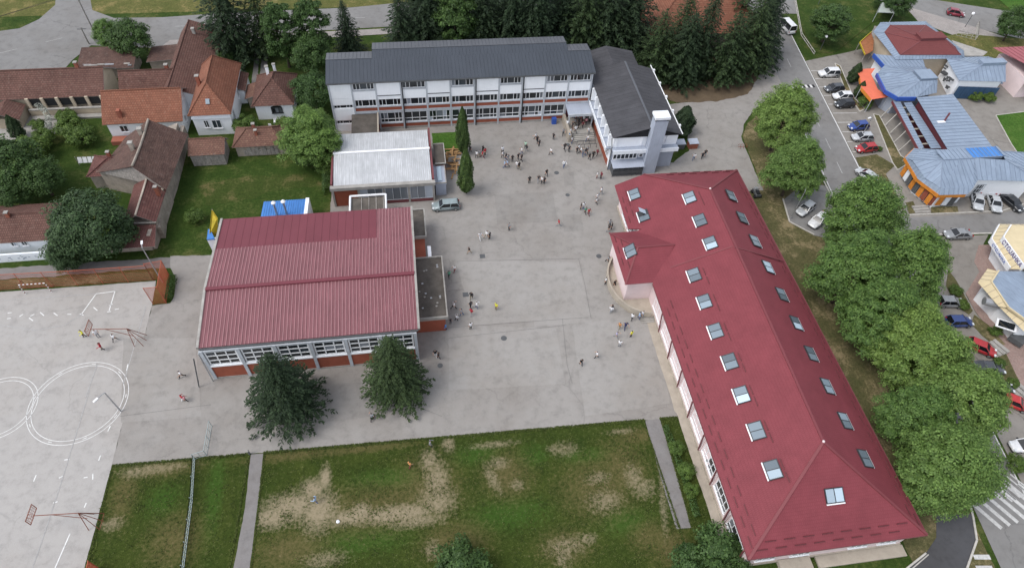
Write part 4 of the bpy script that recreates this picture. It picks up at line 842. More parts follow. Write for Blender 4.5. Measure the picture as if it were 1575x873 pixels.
def hip(T, x0, x1, y0, y1, ze, a, b, m, wm, ov=.4, cap=None, w=True):
    """a, b ridge ends (3D)"""
    if w: walls(T, rect(x0, x1, y0, y1), ze, wm)
    A, B = V(a), V(b); c = [V((x0 - ov, y0 - ov, ze - .15)), V((x1 + ov, y0 - ov, ze - .15)), V((x1 + ov, y1 + ov, ze - .15)), V((x0 - ov, y1 + ov, ze - .15))]
    if abs(A.x - B.x) > abs(A.y - B.y): fs = [[c[0], c[1], B, A], [c[1], c[2], B], [c[2], c[3], A, B], [c[3], c[0], A]]
    else: fs = [[c[0], c[1], A], [c[1], c[2], B, A], [c[2], c[3], B], [c[3], c[0], A, B]]
    for f in fs: slab(T, 'roof_slope', f, .12, m, 'wood')
    hips = [(A, B)] + ([(c[0], A), (c[3], A), (c[1], B), (c[2], B)] if abs(A.x - B.x) > abs(A.y - B.y) else [(c[0], A), (c[1], A), (c[2], B), (c[3], B)])
    m_ = MB()
    for p, q in hips:
        k = max(1, int((q - p).length / .42))
        for i in range(k): m_.tube(p + (q - p) * (i / k) + V((0, 0, .03)), p + (q - p) * ((i + .95) / k) + V((0, 0, .05)), .12, .1, n=6)
    m_.build('ridge_tiles', M[cap or m], T)
def house(name, label, loc, cat='house'): T = empty(name, loc); return tag(T, label, cat)
def hw(T, x, y, z, d, w=1.1, h=1.3, **k):
    u = {'s': (1, 0, 0), 'e': (0, 1, 0), 'w': (0, -1, 0)}[d]; window(T, (x, y, z), u, w, h, k.pop('nx', 2), k.pop('ny', 1), fw=.09, d=.1, sill=True, **k)
# long brown-roofed house
T = house('farmhouse', 'long cream house with brown tiled roof and dark veranda at the left edge', (-66, 108, 0)); gable_x(T, -82, -54.3, 105.9, 113.4, 3.6, 6.2, 'r_brown', 'cream', .5)
MB().box(-66.5, -54.5, 105.5, 105.88, 1.7, 3.2).build('veranda_shade_panel', M['black'], T)  # solid black box stands in for the shade inside the open veranda
for x in np.arange(-66.4, -54, 2.4): MB().box(x - .25, x + .25, 105.2, 105.49, 0, 3.35).build('veranda_post', M['cream'], T)
MB().box(-66.8, -54.3, 104.8, 105.19, 0, 1.3).build('veranda_parapet', M['cream'], T); MB().box(-66.8, -54.3, 104.74, 105.24, 1.31, 1.45).build('coping', M['concrete'], T)
MB().box(-66.5, -54.3, 103.6, 104.6, 0, .35).build('garden_step', M['concrete'], T)
a = P(40, 215, 1.8)
for s in (-1, 1): slab(T, 'porch_roof', [(-69.6, 105.4, 3.4), (-69.6, 101.5, 3.1), (-69.6 + s * 2.6, 101.5, 1.9), (-69.6 + s * 2.6, 105.4, 2.2)], .12, 'r_brown', 'wood')
walls(T, rect(-71.8, -67.4, 101.9, 105.6), 1.9, 'cream', 'porch_wall'); chimney(T, -58, 109.8, 5.5, 7.2)
# small brown house behind
T = house('cottage', 'small white cottage with brown tiled roof behind the orange roof', (-46, 109, 0)); gable_x(T, -51.4, -42.6, 106.4, 112.6, 3.0, 5.4, 'r_brown', 'white', .3)
hw(T, -46, 106.39, 1.4, 's', 1.5, 1.1); MB().box(-49.8, -48.9, 106.3, 106.39, 0, 2.2).build('door', M['wood'], T); chimney(T, -43.5, 109.8, 4.8, 6.1, .55); walls(T, rect(-42.5, -40.8, 107, 112), 2.8, 'brick', 'brick_lean_to')
# long brown north-south wing
a, b, c = P(287, 67, 5.8), P(265, 141, 5.8), P(328, 65, 3.6); xr = -41.2
T = house('long_barn', 'long brown-roofed house running back to the main road', (-40, 114, 0)); gable_y(T, -43.9, -36.6, 103.4, 124.6, 3.8, 6.0, 'r_brown', 'white', .4, xr=-42.0)
for y in (106, 110, 114, 118): hw(T, -36.59, y, 1.7, 'e', 1.2, 1.3)
chimney(T, -40.6, 121, 4.8, 6.4, .5, 'concrete'); walls(T, rect(-49, -44.1, 117, 121.5), 2.4, 'stucco', 'side_shed'); slab(T, 'shed_roof', [(-49.4, 116.6, 2.5), (-44, 116.6, 2.9), (-44, 121.8, 2.9), (-49.4, 121.8, 2.5)], .1, 'r_old', 'wood')
# orange-roofed house
T = house('orange_roof_house', 'white house with bright orange tiled roof among the brown roofs', (-46, 101, 0)); gable_x(T, -51.8, -39.9, 97.6, 106.2, 3.6, 6.6, 'r_orange', 'white', .45)
hw(T, -39.89, 99.2, 1.5, 'e', .8, 1.2); hw(T, -39.89, 102, 4.2, 'e', .7, .9); hw(T, -50, 97.59, 1.4, 's', 1.3, 1.3); MB().box(-51.6, -48.6, 95.8, 97.3, 0, .8).build('brick_steps', M['brick'], T)
MB().box(-49.6, -49, 98, 98.7, 3.2, 5.3).build('chimney', M['brick'], T)
# orange hipped house with skylight
T = house('hipped_house', 'tall white house with orange half-hipped roof and one small rooflight', (-34.5, 104, 0))
walls(T, rect(-37.9, -31.7, 97.4, 111.6), 4.3, 'white'); A, B = V((-35.0, 101.4, 7.7)), V((-35.0, 109.2, 7.9)); hip(T, -37.9, -31.7, 97.4, 111.6, 4.5, A, B, 'r_orange', 'white', .4, w=False)
hw(T, -36.3, 97.39, 1.6, 's', .8, 1.5); hw(T, -35, 97.39, 1.4, 's', 1.5, 1.7); hw(T, -31.69, 99, 1.5, 'e', 1.0, 1.8); hw(T, -31.69, 105, 1.8, 'e', 1.1, 1.5); chimney(T, -37, 104, 5.3, 7.4, .55)
n_ = V((0, -1, .8)).normalized(); MB().obox((-34.9, 98.75, 5.85), (.32, 0, 0), V((0, .8, .68)) * .42, V((0, -.6, .75)) * .07).build('rooflight', M['skyglass'], T)
MB().box(-38, -31.6, 97.15, 97.38, 3.5, 3.75).build('string_course', M['white2'], T); walls(T, rect(-31.69, -30.6, 106, 111), 2.7, 'white', 'lean_to'); slab(T, 'lean_to_roof', [(-31.68, 105.8, 3.3), (-30.3, 105.8, 2.8), (-30.3, 111.3, 2.8), (-31.68, 111.3, 3.3)], .1, 'r_brown', 'wood')
# small hipped bungalow
T = house('bungalow', 'small white bungalow with russet hipped roof and arched front window', (-25, 105, 0)); hip(T, -28.2, -21.9, 101.0, 109.4, 3.3, (-25.0, 104.6, 5.9), (-24.8, 106.6, 5.9), 'r_brown', 'white', .45)
window(T, (-25.6, 100.99, 1.3), (1, 0, 0), 1.9, 1.2, 3, 1, 'frame_d', fw=.1, sill=True); hw(T, -21.89, 103, 1.4, 'e', 1.1, 1.3); chimney(T, -26.0, 107.4, 4.6, 6.5, .5, 'white'); chimney(T, -25.0, 108.8, 4.2, 6.0, .45, 'white')
MB().add([(-25.6 + .95 + .95 * math.cos(t), 100.93, 2.5 + .35 * math.sin(t)) for t in np.linspace(0, math.pi, 9)], [tuple(range(9))[::-1]]).build('window_arch', M['glass'], T)
walls(T, rect(-30, -28.3, 104.5, 108), 2.4, 'stucco', 'side_shed'); slab(T, 'shed_roof', [(-30.4, 104, 2.3), (-28.2, 104, 3.0), (-28.2, 108.4, 3.0), (-30.4, 108.4, 2.3)], .1, 'r_hip', 'wood')
# plank shed
T = house('plank_shed', 'grey plank shed with narrow russet tile roof', (-34.5, 91, 0), 'shed'); gable_x(T, -37.4, -32.2, 89.4, 93.0, 2.5, 3.6, 'r_hip', 'wood', .3, yr=91.9)
for k in range(17): MB().box(-37.4 + k * .306, -37.4 + k * .306 + .29, 89.3 - .03 * (k % 3 == 0), 89.39, .05, 2.45 + rnd.uniform(-.06, .02)).build('plank', M['wood'], T)
# low outbuilding
T = house('outbuilding', 'low brick outbuilding with hipped russet roof and boarded front', (-26.5, 93, 0), 'shed'); hip(T, -30.6, -22.6, 91.2, 95.8, 2.4, (-28.6, 93.6, 3.9), (-24.6, 93.6, 3.9), 'r_hip', 'stucco', .4)
for k in range(9): MB().box(-29.4 + k * .62, -29.4 + k * .62 + .56, 91.05, 91.19, .3, 1.3 + .5 * (k % 2)).build('board', M['wood'], T)
chimney(T, -27.4, 93.8, 3.5, 4.6, .45); chimney(T, -27.0, 92.6, 3.1, 4.2, .4)
# large old house with worn tiles
T = house('old_house', 'big old house with sagging grey-brown tile roof and stucco long wall', (-44, 86, 0))
rn, rs = P(228, 184, 7.0), P(203, 256, 7.0); en, es = P(289, 206, 3.9), P(256, 292, 3.9); wn, ws = P(192, 212, 3.9), P(146, 266, 3.9)
walls(T, [(wn.x + .5, wn.y - .4), (ws.x + .4, ws.y + .5), (rs.x, rs.y + .6), (es.x - .6, es.y + .2), (-40.0, 96.2)], 3.7, 'stucco')
m_ = MB(); NXY = 6
for (p, q, r_, s_) in ((rn, rs, es, en), (rn, rs, ws, wn)):        # sagging slopes
    g_ = [[None] * 9 for _ in range(7)]
    for i in range(7):
        for j in range(9):
            u_, v_ = i / 6, j / 8; pt = (p * (1 - v_) + q * v_) * (1 - u_) + (s_ * (1 - v_) + r_ * v_) * u_; pt = pt + V((0, 0, -.28 * math.sin(math.pi * v_) * (1 - .4 * u_) + rnd.uniform(-.03, .03))); g_[i][j] = pt
    for i in range(6):
        for j in range(8): m_.slab([g_[i][j], g_[i + 1][j], g_[i + 1][j + 1], g_[i][j + 1]], .06)
m_.build('roof', M['r_old'], T)
m_ = MB()
for k in range(34): a_, b_ = rn.lerp(rs, k / 34), rn.lerp(rs, (k + .9) / 34); dz = V((0, 0, .06 - .28 * math.sin(math.pi * k / 34))); m_.tube(a_ + dz, b_ + dz, .2, .17, n=6)
m_.build('ridge_tiles', M['stucco'], T)
MB().add([tuple(rs + V((0, .3, -.4))), tuple(ws + V((0, .3, 0))), tuple(es + V((0, .3, 0)))], [(0, 1, 2)]).build('broken_gable', M['wood'], T)
for q in ((217, 205, 6.6), (204, 228, 6.4)): c = P(q[0], q[1], q[2]); chimney(T, c.x, c.y, 4.8, 7.5, .6, 'stucco')
r1, r2 = P(226, 273, 4.9), P(208, 331, 4.9); e1, e2 = P(258, 286, 3.3), P(240, 342, 3.3); w1, w2 = r1 * 2 - e1, r2 * 2 - e2; w1.z = w2.z = 3.3
slab(T, 'extension_roof', [r1, r2, e2, e1], .12, 'r_ext', 'wood'); slab(T, 'extension_roof', [r1, r2, w2, w1], .12, 'r_ext', 'wood'); ridgecap(T, r1, r2, 'stucco', .25, .12, 'ridge_tiles'); ridgecap(T, e2, w2, 'concrete', .2, .1, 'verge_tiles')
walls(T, [(w1.x + .3, w1.y), (w2.x + .3, w2.y + .3), (e2.x - .2, e2.y + .3), (e1.x - .2, e1.y)], 3.1, 'stucco', 'extension_wall'); c = P(240, 291, 4.9); chimney(T, c.x, c.y, 3.6, 5.4, .45, 'brick')
l1, l2 = P(240, 345, 3.0), P(238, 378, 2.6); slab(T, 'lower_roof', [(l1.x - 6, l1.y + .2, 3.0), (l1.x, l1.y, 3.0), (l2.x, l2.y, 2.5), (l2.x - 6, l2.y, 2.5)], .12, 'r_ext', 'wood'); walls(T, [(-46, 73.3), (-46, 77), (l1.x - .1, 77), (l2.x - .1, 73.3)], 2.3, 'stucco', 'lower_wall')
MB().prism([(-40.4, 71.2), (-39.9, 71.2), (-39.2, 84), (-39.2, 96.5), (-39.8, 96.5), (-40, 84)], 0, 2.9).build('boundary_wall', M['stucco'], T); MB().prism([(-47, 71.0), (-40.4, 71.0), (-40.4, 71.4), (-47, 71.4)], 0, 2.0).build('boundary_wall', M['stucco'], T)
c = P(165, 246, 3.8); hip(T, c.x - 2.6, c.x + 2.8, c.y - 2.2, c.y + 2.2, 2.9, (c.x + .2, c.y, 4.2), (c.x + 1.6, c.y, 4.2), 'r_ext', 'stucco', .35); chimney(T, c.x + .3, c.y + .6, 3.6, 4.9, .45)
# roof at the left edge
T = house('left_edge_house', 'low white house with brown roof behind the court fence at the left edge', (-62, 76, 0)); gable_x(T, -75, -54.2, 72.4, 79.4, 2.7, 4.4, 'r_brown', 'white', .4); 
for x in (-59.4, -58.0): hw(T, x, 72.39, 1.4, 's', .8, .9)
chimney(T, -59.5, 75.6, 3.9, 5.0, .45, 'brick')
T = house('painted_wall', 'low white boundary wall with blue scrawls in front of the left roof', (-62, 71, 0), 'wall'); MB().box(-75, -53.5, 70.6, 70.9, 0, 1.5).build('wall', M['white2'], T)
m_ = MB()
for k in range(60):
    x = rnd.uniform(-70, -54.5); z = rnd.uniform(.3, 1.2); m_.obox((x, 70.59, z), (rnd.uniform(.05, .25), 0, rnd.uniform(-.1, .1)), (0, .006, 0), (0, 0, rnd.uniform(.03, .09)))
m_.build('scrawl', M['bluegrey'], T)
# ruined shed under grey tiles by the road
T = house('ruined_shed', 'tumbledown shed with patched grey tile roof beside the main road', (-55, 118, 0), 'shed'); walls(T, rect(-61, -51.8, 115.6, 120.6), 2.0, 'stucco'); slab(T, 'roof', [(-61.4, 115.2, 2.3), (-51.4, 115.2, 2.3), (-51.4, 121, 3.3), (-61.4, 121, 3.3)], .12, 'r_old', 'wood')
for k in range(14): MB().obox((rnd.uniform(-60, -52), rnd.uniform(115.6, 118), 2.5), (rnd.uniform(.3, 1.0), 0, 0), (0, .2, 0), (0, .0, .04)).build('loose_sheet', M['metal' if k % 2 else 'concrete'], T)
T = house('yellow_wall', 'short yellowish yard wall between the cottage and the road', (-45, 117, 0), 'wall'); MB().box(-49.5, -44.2, 114.6, 114.9, 0, 1.4).build('wall', mat('mossy_yellow', (.35, .3, .1), .9, .4, 2), T)
# terracotta house up by the main road
T = house('terracotta_house', 'house with broad terracotta roof half hidden by conifers at the top', (60, 122, 0)); hip(T, 47.5, 71, 115.5, 128.5, 5.4, (54, 122, 10), (65, 122, 10), 'r_orange', 'stucco', .6)
# laundry
T = empty('laundry_line', P(134, 241, 0)); tag(T, 'white sheets hung on a line in the garden by the old house', 'laundry'); c = P(134, 241, 1.6)
for k in range(4): MB().add([(c.x - 1.5 + k * .75, c.y - .1, 1.7), (c.x - .85 + k * .75, c.y - .15, 1.7), (c.x - .85 + k * .75, c.y - .5, .8), (c.x - 1.5 + k * .75, c.y - .55, .8)], [(0, 1, 2, 3)]).build('sheet', M['frame'], T)
MB().tube((c.x - 1.8, c.y - .1, 1.72), (c.x + 1.8, c.y - .12, 1.72), .015, n=4).build('line', M['dgrey'], T)
for s in (-1.8, 1.8): MB().tube((c.x + s, c.y - .1, 0), (c.x + s, c.y - .1, 1.8), .05, n=6).build('post', M['wood'], T)
# yellow chute and white-blue kiosk beside the sports hall
T = empty('slide_panel', P(330, 365, 0)); tag(T, 'yellow and blue advertising frame standing at the corner of the sports hall', 'sign frame')
a_, b_, c_ = P(326, 322, 5.0), P(322, 362, 3.0), P(334, 362, 2.2); a2 = P(335, 335, 4.2)
MB().add([tuple(a_), tuple(b_), tuple(c_), tuple(a2)], [(0, 1, 2, 3)]).slab([a_, b_, c_, a2], .12).build('yellow_panel', M['yellow'], T); q1, q2, q3 = P(318, 368, 3), P(332, 366, 3), P(328, 388, .2); MB().slab([q1, q2, q3], .15).build('white_panel', M['white2'], T); MB().slab([P(320, 352, 3.1), P(318, 368, 3.1), P(330, 367, 3.1), P(324, 353, 3.1)], .2).build('blue_panel', M['r_bright'], T)
for q in ((a_), (b_), (c_)): MB().tube((q.x, q.y, 0), (q.x, q.y, q.z), .06, n=6).build('post', M['metal'], T)
# ================================================================== SHOPS ON THE RIGHT
def poly3(z, *l): return [P(l[i], l[i + 1], z) for i in range(0, len(l), 2)]
def tier(T, base, apexes, m, rib, w=.9, name='roof_sheet', **k):
    """apexes: for each base edge the upper polyline point(s)"""
    n = len(base)
    for i in range(n):
        a, b = base[i], base[(i + 1) % n]; u, v = apexes[i], apexes[(i + 1) % n]
        f = [a, b, v] if (u - v).length < .05 else [a, b, v, u]
        nn = nrm([V(p) for p in f]); flat_ = all(abs((p - f[0]).dot(nn)) < .06 for p in f)
        for g_ in ([f] if flat_ else [[a, b, v], [a, v, u]]): sheets(T, g_, w, m, rib, name, **k)
        ridgecap(T, a, u, rib, .16, .06, 'hip_seam')
def inset(poly, d):
    c = sum((V((p[0], p[1], 0)) for p in poly), V((0, 0, 0))) / len(poly); return [(p[0] + (c.x - p[0]) / max(.1, (V((p[0], p[1], 0)) - c).length) * d, p[1] + (c.y - p[1]) / max(.1, (V((p[0], p[1], 0)) - c).length) * d) for p in poly]
def lantern(T, p, q, z0, z1, m):  # raised ridge box
    x0, x1, y0, y1 = min(p.x, q.x), max(p.x, q.x), min(p.y, q.y), max(p.y, q.y)
    MB().box(x0 + .1, x1 - .1, y0 + .1, y1 - .1, z0, z1 - .15).build('roof_lantern', M['r_bluerib' if m == 'r_blue' else 'trim_maroon'], T); MB().box(x0, x1, y0, y1, z1 - .149, z1).build('lantern_lid', M[m], T)
# maroon octagon
T = empty('maroon_shop', P(1410, 75)); tag(T, 'shop with eight-sided maroon tiled roof and blue-grey skirt', 'shop')
b0 = poly3(4.2, 1343, 49, 1354, 35, 1424, 33, 1482, 78, 1484, 90, 1378, 92); walls(T, inset([tuple(p[:2]) for p in b0], .8), 4.0, 'cream')
b1 = poly3(4.8, 1360, 50, 1369, 39, 1424, 39, 1470, 74, 1478, 85, 1384, 85); tier(T, b0, b1, 'r_blue', 'r_bluerib', .7)
l1, l2 = P(1416, 63, 6.6), P(1446, 52, 6.6); ap = [V((l1.x, l1.y, 6.5)), V((l1.x, l2.y, 6.5)), V((l1.x + .5, l2.y, 6.5)), V((l2.x, l2.y, 6.5)), V((l2.x, l1.y, 6.5)), V((l1.x, l1.y, 6.5))]
tier(T, [p + V((0, 0, .06)) for p in b1], ap, 'r_maroon', 'trim_maroon', 40, 'roof_slope'); lantern(T, l1, l2, 6.3, 7.1, 'r_maroon')
# blue fan roof
T = empty('blue_fan_shop', P(1390, 130)); tag(T, 'shop with fan-shaped blue-grey sheet roof and royal blue fascia', 'shop')
b0 = poly3(4.2, 1360, 101, 1349, 113, 1362, 139, 1381, 150, 1409, 150, 1440, 143, 1422, 103); walls(T, inset([tuple(p[:2]) for p in b0], .9), 4.0, 'bluegrey')
l1, l2 = P(1416, 124, 6.0), P(1429, 109, 6.0); ap = [V((l1.x, l2.y, 5.9)), V((l1.x, l2.y, 5.9)), V((l1.x, l1.y, 5.9)), V((l1.x, l1.y, 5.9)), V((l2.x, l1.y, 5.9)), V((l2.x, l1.y, 5.9)), V((l2.x, l2.y, 5.9))]
tier(T, b0, ap, 'r_blue', 'r_bluerib', .8); lantern(T, l1, l2, 5.7, 6.4, 'r_blue')
for i in range(1, 4): a_, b_ = b0[i], b0[(i + 1)]; MB().bar(a_ + V((0, 0, -.3)), b_ + V((0, 0, -.3)), .25, .75).build('fascia', M['blue'], T)
f = poly3(4.1, 1344, 83, 1381, 87, 1420, 92, 1423, 103, 1360, 101); sheets(T, f, .8, 'r_blue', 'r_bluerib'); walls(T, inset([tuple(p[:2]) for p in f], .8), 3.9, 'white'); MB().bar(f[0] + V((0, 0, -.3)), f[4] + V((0, 0, -.3)), .2, .8).build('fascia', M['blue'], T)
# orange awning
T = empty('orange_awning', P(1350, 140)); tag(T, 'bright orange-red terrace awning beside the blue fan roof', 'awning')
a_ = poly3(2.9, 1316, 107, 1346, 105, 1340, 114, 1350, 137, 1366, 149, 1341, 153, 1325, 134, 1323, 118); m_ = MB(); m_.slab(a_, .06); m_.build('canopy', M['orange'], T)
for i in (0, 4, 5, 6): p = a_[i]; MB().tube((p.x, p.y, 0), (p.x, p.y, 2.85), .06, n=6).build('post', M['grey'], T)
for i in (5, 6): p, q = a_[i], a_[i + 1]; MB().bar(p + V((0, 0, -.35)), q + V((0, 0, -.35)), .05, .6).build('valance', M['signorange'], T)
T = empty('orange_stall', P(1332, 72)); tag(T, 'small open stall with orange-brown boards beside the maroon roof', 'stall')
s0 = poly3(2.6, 1322, 66, 1340, 50, 1344, 62, 1343, 78, 1330, 85); MB().slab(s0, .08).build('roof', mat('orange_brown_board', (.36, .14, .06), .8, .35, 1.5), T); 
for p in s0: MB().bar((p.x, p.y, 0), (p.x, p.y, 2.55), .12, .12).build('post', M['wood'], T)
for p, q in ((0, 1), (4, 0)): MB().bar(s0[p] + V((0, 0, .1)), s0[q] + V((0, 0, .1)), .1, .3).build('edge_board', M['yellow'], T)
# corridor roof and canopy
T = empty('arcade', P(1450, 190)); tag(T, 'long blue-grey sheet roof of the shopping arcade with open slot along it', 'arcade')
a_ = poly3(4.3, 1410, 150, 1466, 145, 1531, 232, 1458, 230); walls(T, inset([tuple(p[:2]) for p in a_], .7), 4.0, 'winered'); sheets(T, a_, .9, 'r_blue', 'r_bluerib', along=(1, 0, 0))
a_ = poly3(3.3, 1390, 158, 1402, 157, 1448, 228, 1432, 228); sheets(T, a_, .7, 'r_blue', 'r_bluerib', along=(1, 0, 0)); a_ = poly3(3.3, 1373, 155, 1383, 153, 1421, 227, 1413, 229); sheets(T, a_, .7, 'r_blue', 'r_bluerib', along=(1, 0, 0))
MB().bar(a_[0] + V((-.05, 0, -.2)), a_[3] + V((-.05, 0, -.2)), .12, .5).build('canopy_edge', M['trim_maroon'], T)
for t in np.linspace(.05, .95, 6): p = a_[0].lerp(a_[3], t); MB().bar((p.x - 1.0, p.y, .1), (p.x + .2, p.y, 3.1), .14, .14).build('raking_post', M['kerb'], T)
for k in range(6): p = a_[1].lerp(a_[2], .1 + .15 * k); MB().box(p.x, p.x + 1.3, p.y - .9, p.y - .7, 2.9, 3.1).build('cross_beam', M['beige'], T)
c = P(1456, 181, 5.0); MB().tube((c.x, c.y, 4.2), (c.x, c.y, 6.0), .16, n=8).build('flue', M['trim_maroon'], T); MB().box(c.x - 1.6, c.x - .1, c.y - .6, c.y, 4.32, 4.4).build('flashing', M['frame'], T)
# south block with orange shop front
T = empty('corner_shop', P(1470, 280)); tag(T, 'corner shop with faceted blue-grey metal roof and orange sign band', 'shop')
o0 = poly3(3.5, 1406, 228, 1392, 242, 1410, 274, 1444, 300, 1487, 299); i0 = poly3(4.3, 1417, 229, 1403, 246, 1423, 274, 1447, 289, 1497, 289)
for i in range(4): sheets(T, [o0[i], o0[i + 1], i0[i + 1], i0[i]], .8, 'r_blue', 'r_bluerib', 'skirt_sheet')
main = i0 + poly3(4.3, 1504, 277, 1600, 279, 1600, 236, 1557, 233); r1, r2 = P(1450, 246, 6.0), P(1547, 246, 6.0); r3, r4 = P(1448, 231, 6.0), P(1540, 233, 6.0)
walls(T, inset([(p.x, p.y) for p in o0[:4]] + [(main[4].x, main[4].y), (main[5].x, main[5].y), (main[6].x, main[6].y), (main[7].x, main[7].y)], 1.0), 4.1, 'white')
ap = [r3, r1, r1, r1, V((main[4].x, r1.y, 6.0)), V((main[5].x + .4, r1.y, 6.0)), r2, r4, r4]; tier(T, main, ap, 'r_blue', 'r_bluerib', .85)
x_ = [r1.x, r1.x + 5.4, r1.x + 11.5, r2.x]
for k in range(3): sheets(T, [(x_[k], r1.y, 6.12), (x_[k + 1], r1.y, 6.12), (x_[k + 1], r3.y, 6.22), (x_[k], r3.y, 6.22)], .8, 'r_bright' if k == 1 else 'r_blue', 'r_bluerib')
MB().box(r1.x, r2.x, r1.y - .12, r1.y - .002, 5.6, 6.12).build('lantern_side', M['r_bluerib'], T)
for i in range(3):
    a_, b_ = o0[i + 1] + V((0, 0, -.1)), o0[i + 2 if i < 3 else i]; MB().bar(o0[i] + V((.1, .1, -.35)), o0[i + 1] + V((.1, .1, -.35)), .12, .6).build('sign_band', M['signorange'], T)
MB().bar(o0[3] + V((0, .1, -.35)), o0[4] + V((0, .1, -.35)), .12, .6).build('sign_band', M['signorange'], T)
for i in (1, 2, 3):
    a_, b_ = inset([tuple(p[:2]) for p in o0], .75)[i], inset([tuple(p[:2]) for p in o0], .75)[min(4, i + 1)]; a_, b_ = V((a_[0], a_[1], 0)), V((b_[0], b_[1], 0)); d = (b_ - a_)
    for k in range(4):
        p = a_ + d * (.03 + .25 * k); q = a_ + d * (.24 + .25 * k); MB().bar(p + V((0, 0, 1.5)), q + V((0, 0, 1.5)), .12, 2.0).build('shop_panel', M[['signorange', 'brickpaint', 'signorange', 'white2', 'dgrey'][(k + 2 * i) % 5]], T)
c = main[6]; d = main[5]; y_ = main[5].y + .75
for k in range(9): MB().add([(0, 0, 0)], []) if 0 else None
window(T, (main[5].x + 1.2, y_ - .35, .9), (1, 0, 0), 2.2, 1.9, 4, 2, 'grey', fw=.12); window(T, (main[5].x + 4.6, y_ - .35, 1.8), (1, 0, 0), .8, .9, 1, 1, 'trim_maroon'); window(T, (main[5].x + 7.4, y_ - .35, 1.8), (1, 0, 0), 1.4, .9, 2, 1, 'trim_maroon')
MB().box(main[5].x + .2, main[5].x + 16, y_ - .3, y_ + .6, 0, 3.9).build('front_wall', M['white'], T)
for k in range(3): MB().box(P(1407, 327).x, P(1431, 327).x, P(1410, 328).y + .5 * k, P(1410, 328).y + .5 * k + .48, 0, .12 + .12 * k).build('step', M['concrete'], T)
# blue shop with shutters and rose-roofed neighbour
T = empty('blue_shutter_shop', P(1510, 130)); tag(T, 'shop with hipped blue-grey roof, mural side wall and dark blue shutters', 'shop')
b0 = poly3(4.2, 1455, 89, 1475, 124, 1546, 126, 1546, 95, 1520, 87); r1, r2 = P(1510, 100, 5.8), P(1546, 98, 5.8); ap = [r1, r1, r2, r2, r1]; tier(T, b0, ap, 'r_blue', 'r_bluerib', .85); walls(T, inset([tuple(p[:2]) for p in b0], .6), 4.0, 'white')
MB().box(r1.x, r2.x, r1.y - .2, r1.y + 1.3, 5.7, 6.3).build('roof_lantern', M['r_blue'], T)
a_, b_ = P(1482, 129, 3.2), P(1543, 129, 3.2); sheets(T, [a_, b_, b_ + V((0, 1.2, .5)), a_ + V((0, 1.2, .5))], .8, 'r_blue', 'r_bluerib', 'awning_sheet'); a_, b_ = V((b0[1].x + .9, b0[1].y + .02, 0)), V((b0[2].x - .1, b0[2].y + .02, 0))
for k in range(6): p, q = a_.lerp(b_, k / 6), a_.lerp(b_, (k + .96) / 6); MB().bar(V((p.x, p.y, 1.45)), V((q.x, q.y, 1.45)), .1, 2.7).build('shutter', M['bluewall'], T)
m_ = MB(); wa, wb = V((b0[0].x + .55, b0[0].y, 2.0)), V((b0[1].x - .1, b0[1].y, 2.0))
for k in range(16): p = wa.lerp(wb, rnd.uniform(.1, .9)); m_.obox(p + V((-.3, -.1, rnd.uniform(-.6, 1.2))), V((.12, -.3, 0)) * rnd.uniform(.5, 1.6), V((.03, .01, 0)), (0, 0, rnd.uniform(.1, .3)))
m_.build('mural_mark', M['dgrey'], T)
T = empty('rose_shop', P(1590, 120)); tag(T, 'pink-walled shop with long rose-red sheet roof at the right edge', 'shop'); a_ = P(1546, 95, 4.2)
y0, y1, xa = P(1560, 126, 4.2).y, P(1560, 76, 4.6).y, a_.x + .4; ym = P(1560, 100, 6.2).y
sheets(T, [(xa, y0, 4.2), (xa + 26, y0, 4.2), (xa + 26, ym, 6.2), (xa, ym, 6.2)], 1.1, 'r_rose', 'trim_maroon', ribw=.04); sheets(T, [(xa, ym, 6.25), (xa + 26, ym, 6.25), (xa + 26, y1, 5.2), (xa - 1.5, y1, 5.2)], 1.1, 'r_rose', 'trim_maroon', ribw=.04)
MB().box(xa + .3, xa + 26, y0 + .6, y1 - .6, 0, 4.1).build('wall', M['pink'], T); MB().bar((xa, ym, 6.25), (xa + 26, ym, 6.25), .4, .16).build('ridge_cap', M['trim_maroon'], T); sheets(T, [(xa, y0 - 1.2, 3.2), (xa + 26, y0 - 1.2, 3.2), (xa + 26, y0 + .55, 3.7), (xa, y0 + .55, 3.7)], 1.1, 'r_rose', 'trim_maroon', 'awning_sheet', ribw=.04)
T = empty('white_flat_roof', P(1490, 78)); tag(T, 'white wedge-shaped flat roof between the maroon and rose roofs', 'building'); a_ = poly3(3.8, 1464, 62, 1519, 80, 1512, 86, 1480, 86); MB().slab(a_, .2).build('roof', M['concrete'], T); walls(T, inset([tuple(p[:2]) for p in a_], .5), 3.6, 'white')
# yellow-edged shop lower right
T = empty('yellow_roof_shop', P(1560, 400)); tag(T, 'shop with pale yellow stepped roof edges and purple-lettered fascia', 'shop')
o0 = poly3(3.4, 1536, 346, 1524, 368, 1553, 413, 1575, 446); i0 = poly3(4.4, 1552, 349, 1540, 368, 1573, 414, 1592, 446); R1 = poly3(4.4, 1660, 352, 1660, 446); q = P(1660, 345, 3.4)
sheets(T, [o0[0], o0[1], i0[1], i0[0]], 1.1, 'r_yellow', 'beige', 'lower_roof_sheet'); sheets(T, [o0[1], o0[2], i0[2], i0[1]], 1.1, 'r_yellow', 'beige', 'lower_roof_sheet'); sheets(T, [q, o0[0], i0[0], R1[0]], 1.1, 'r_yellow', 'beige', 'lower_roof_sheet')
MB().slab([p + V((0, 0, .35)) for p in (i0[0], i0[1], i0[2], i0[3], R1[1], R1[0])], .2).build('upper_roof', M['r_yellow'], T)
walls(T, inset([(p.x, p.y) for p in (o0[0], o0[1], o0[2], o0[3], R1[1], R1[0])], 1.6), 3.6, 'white')
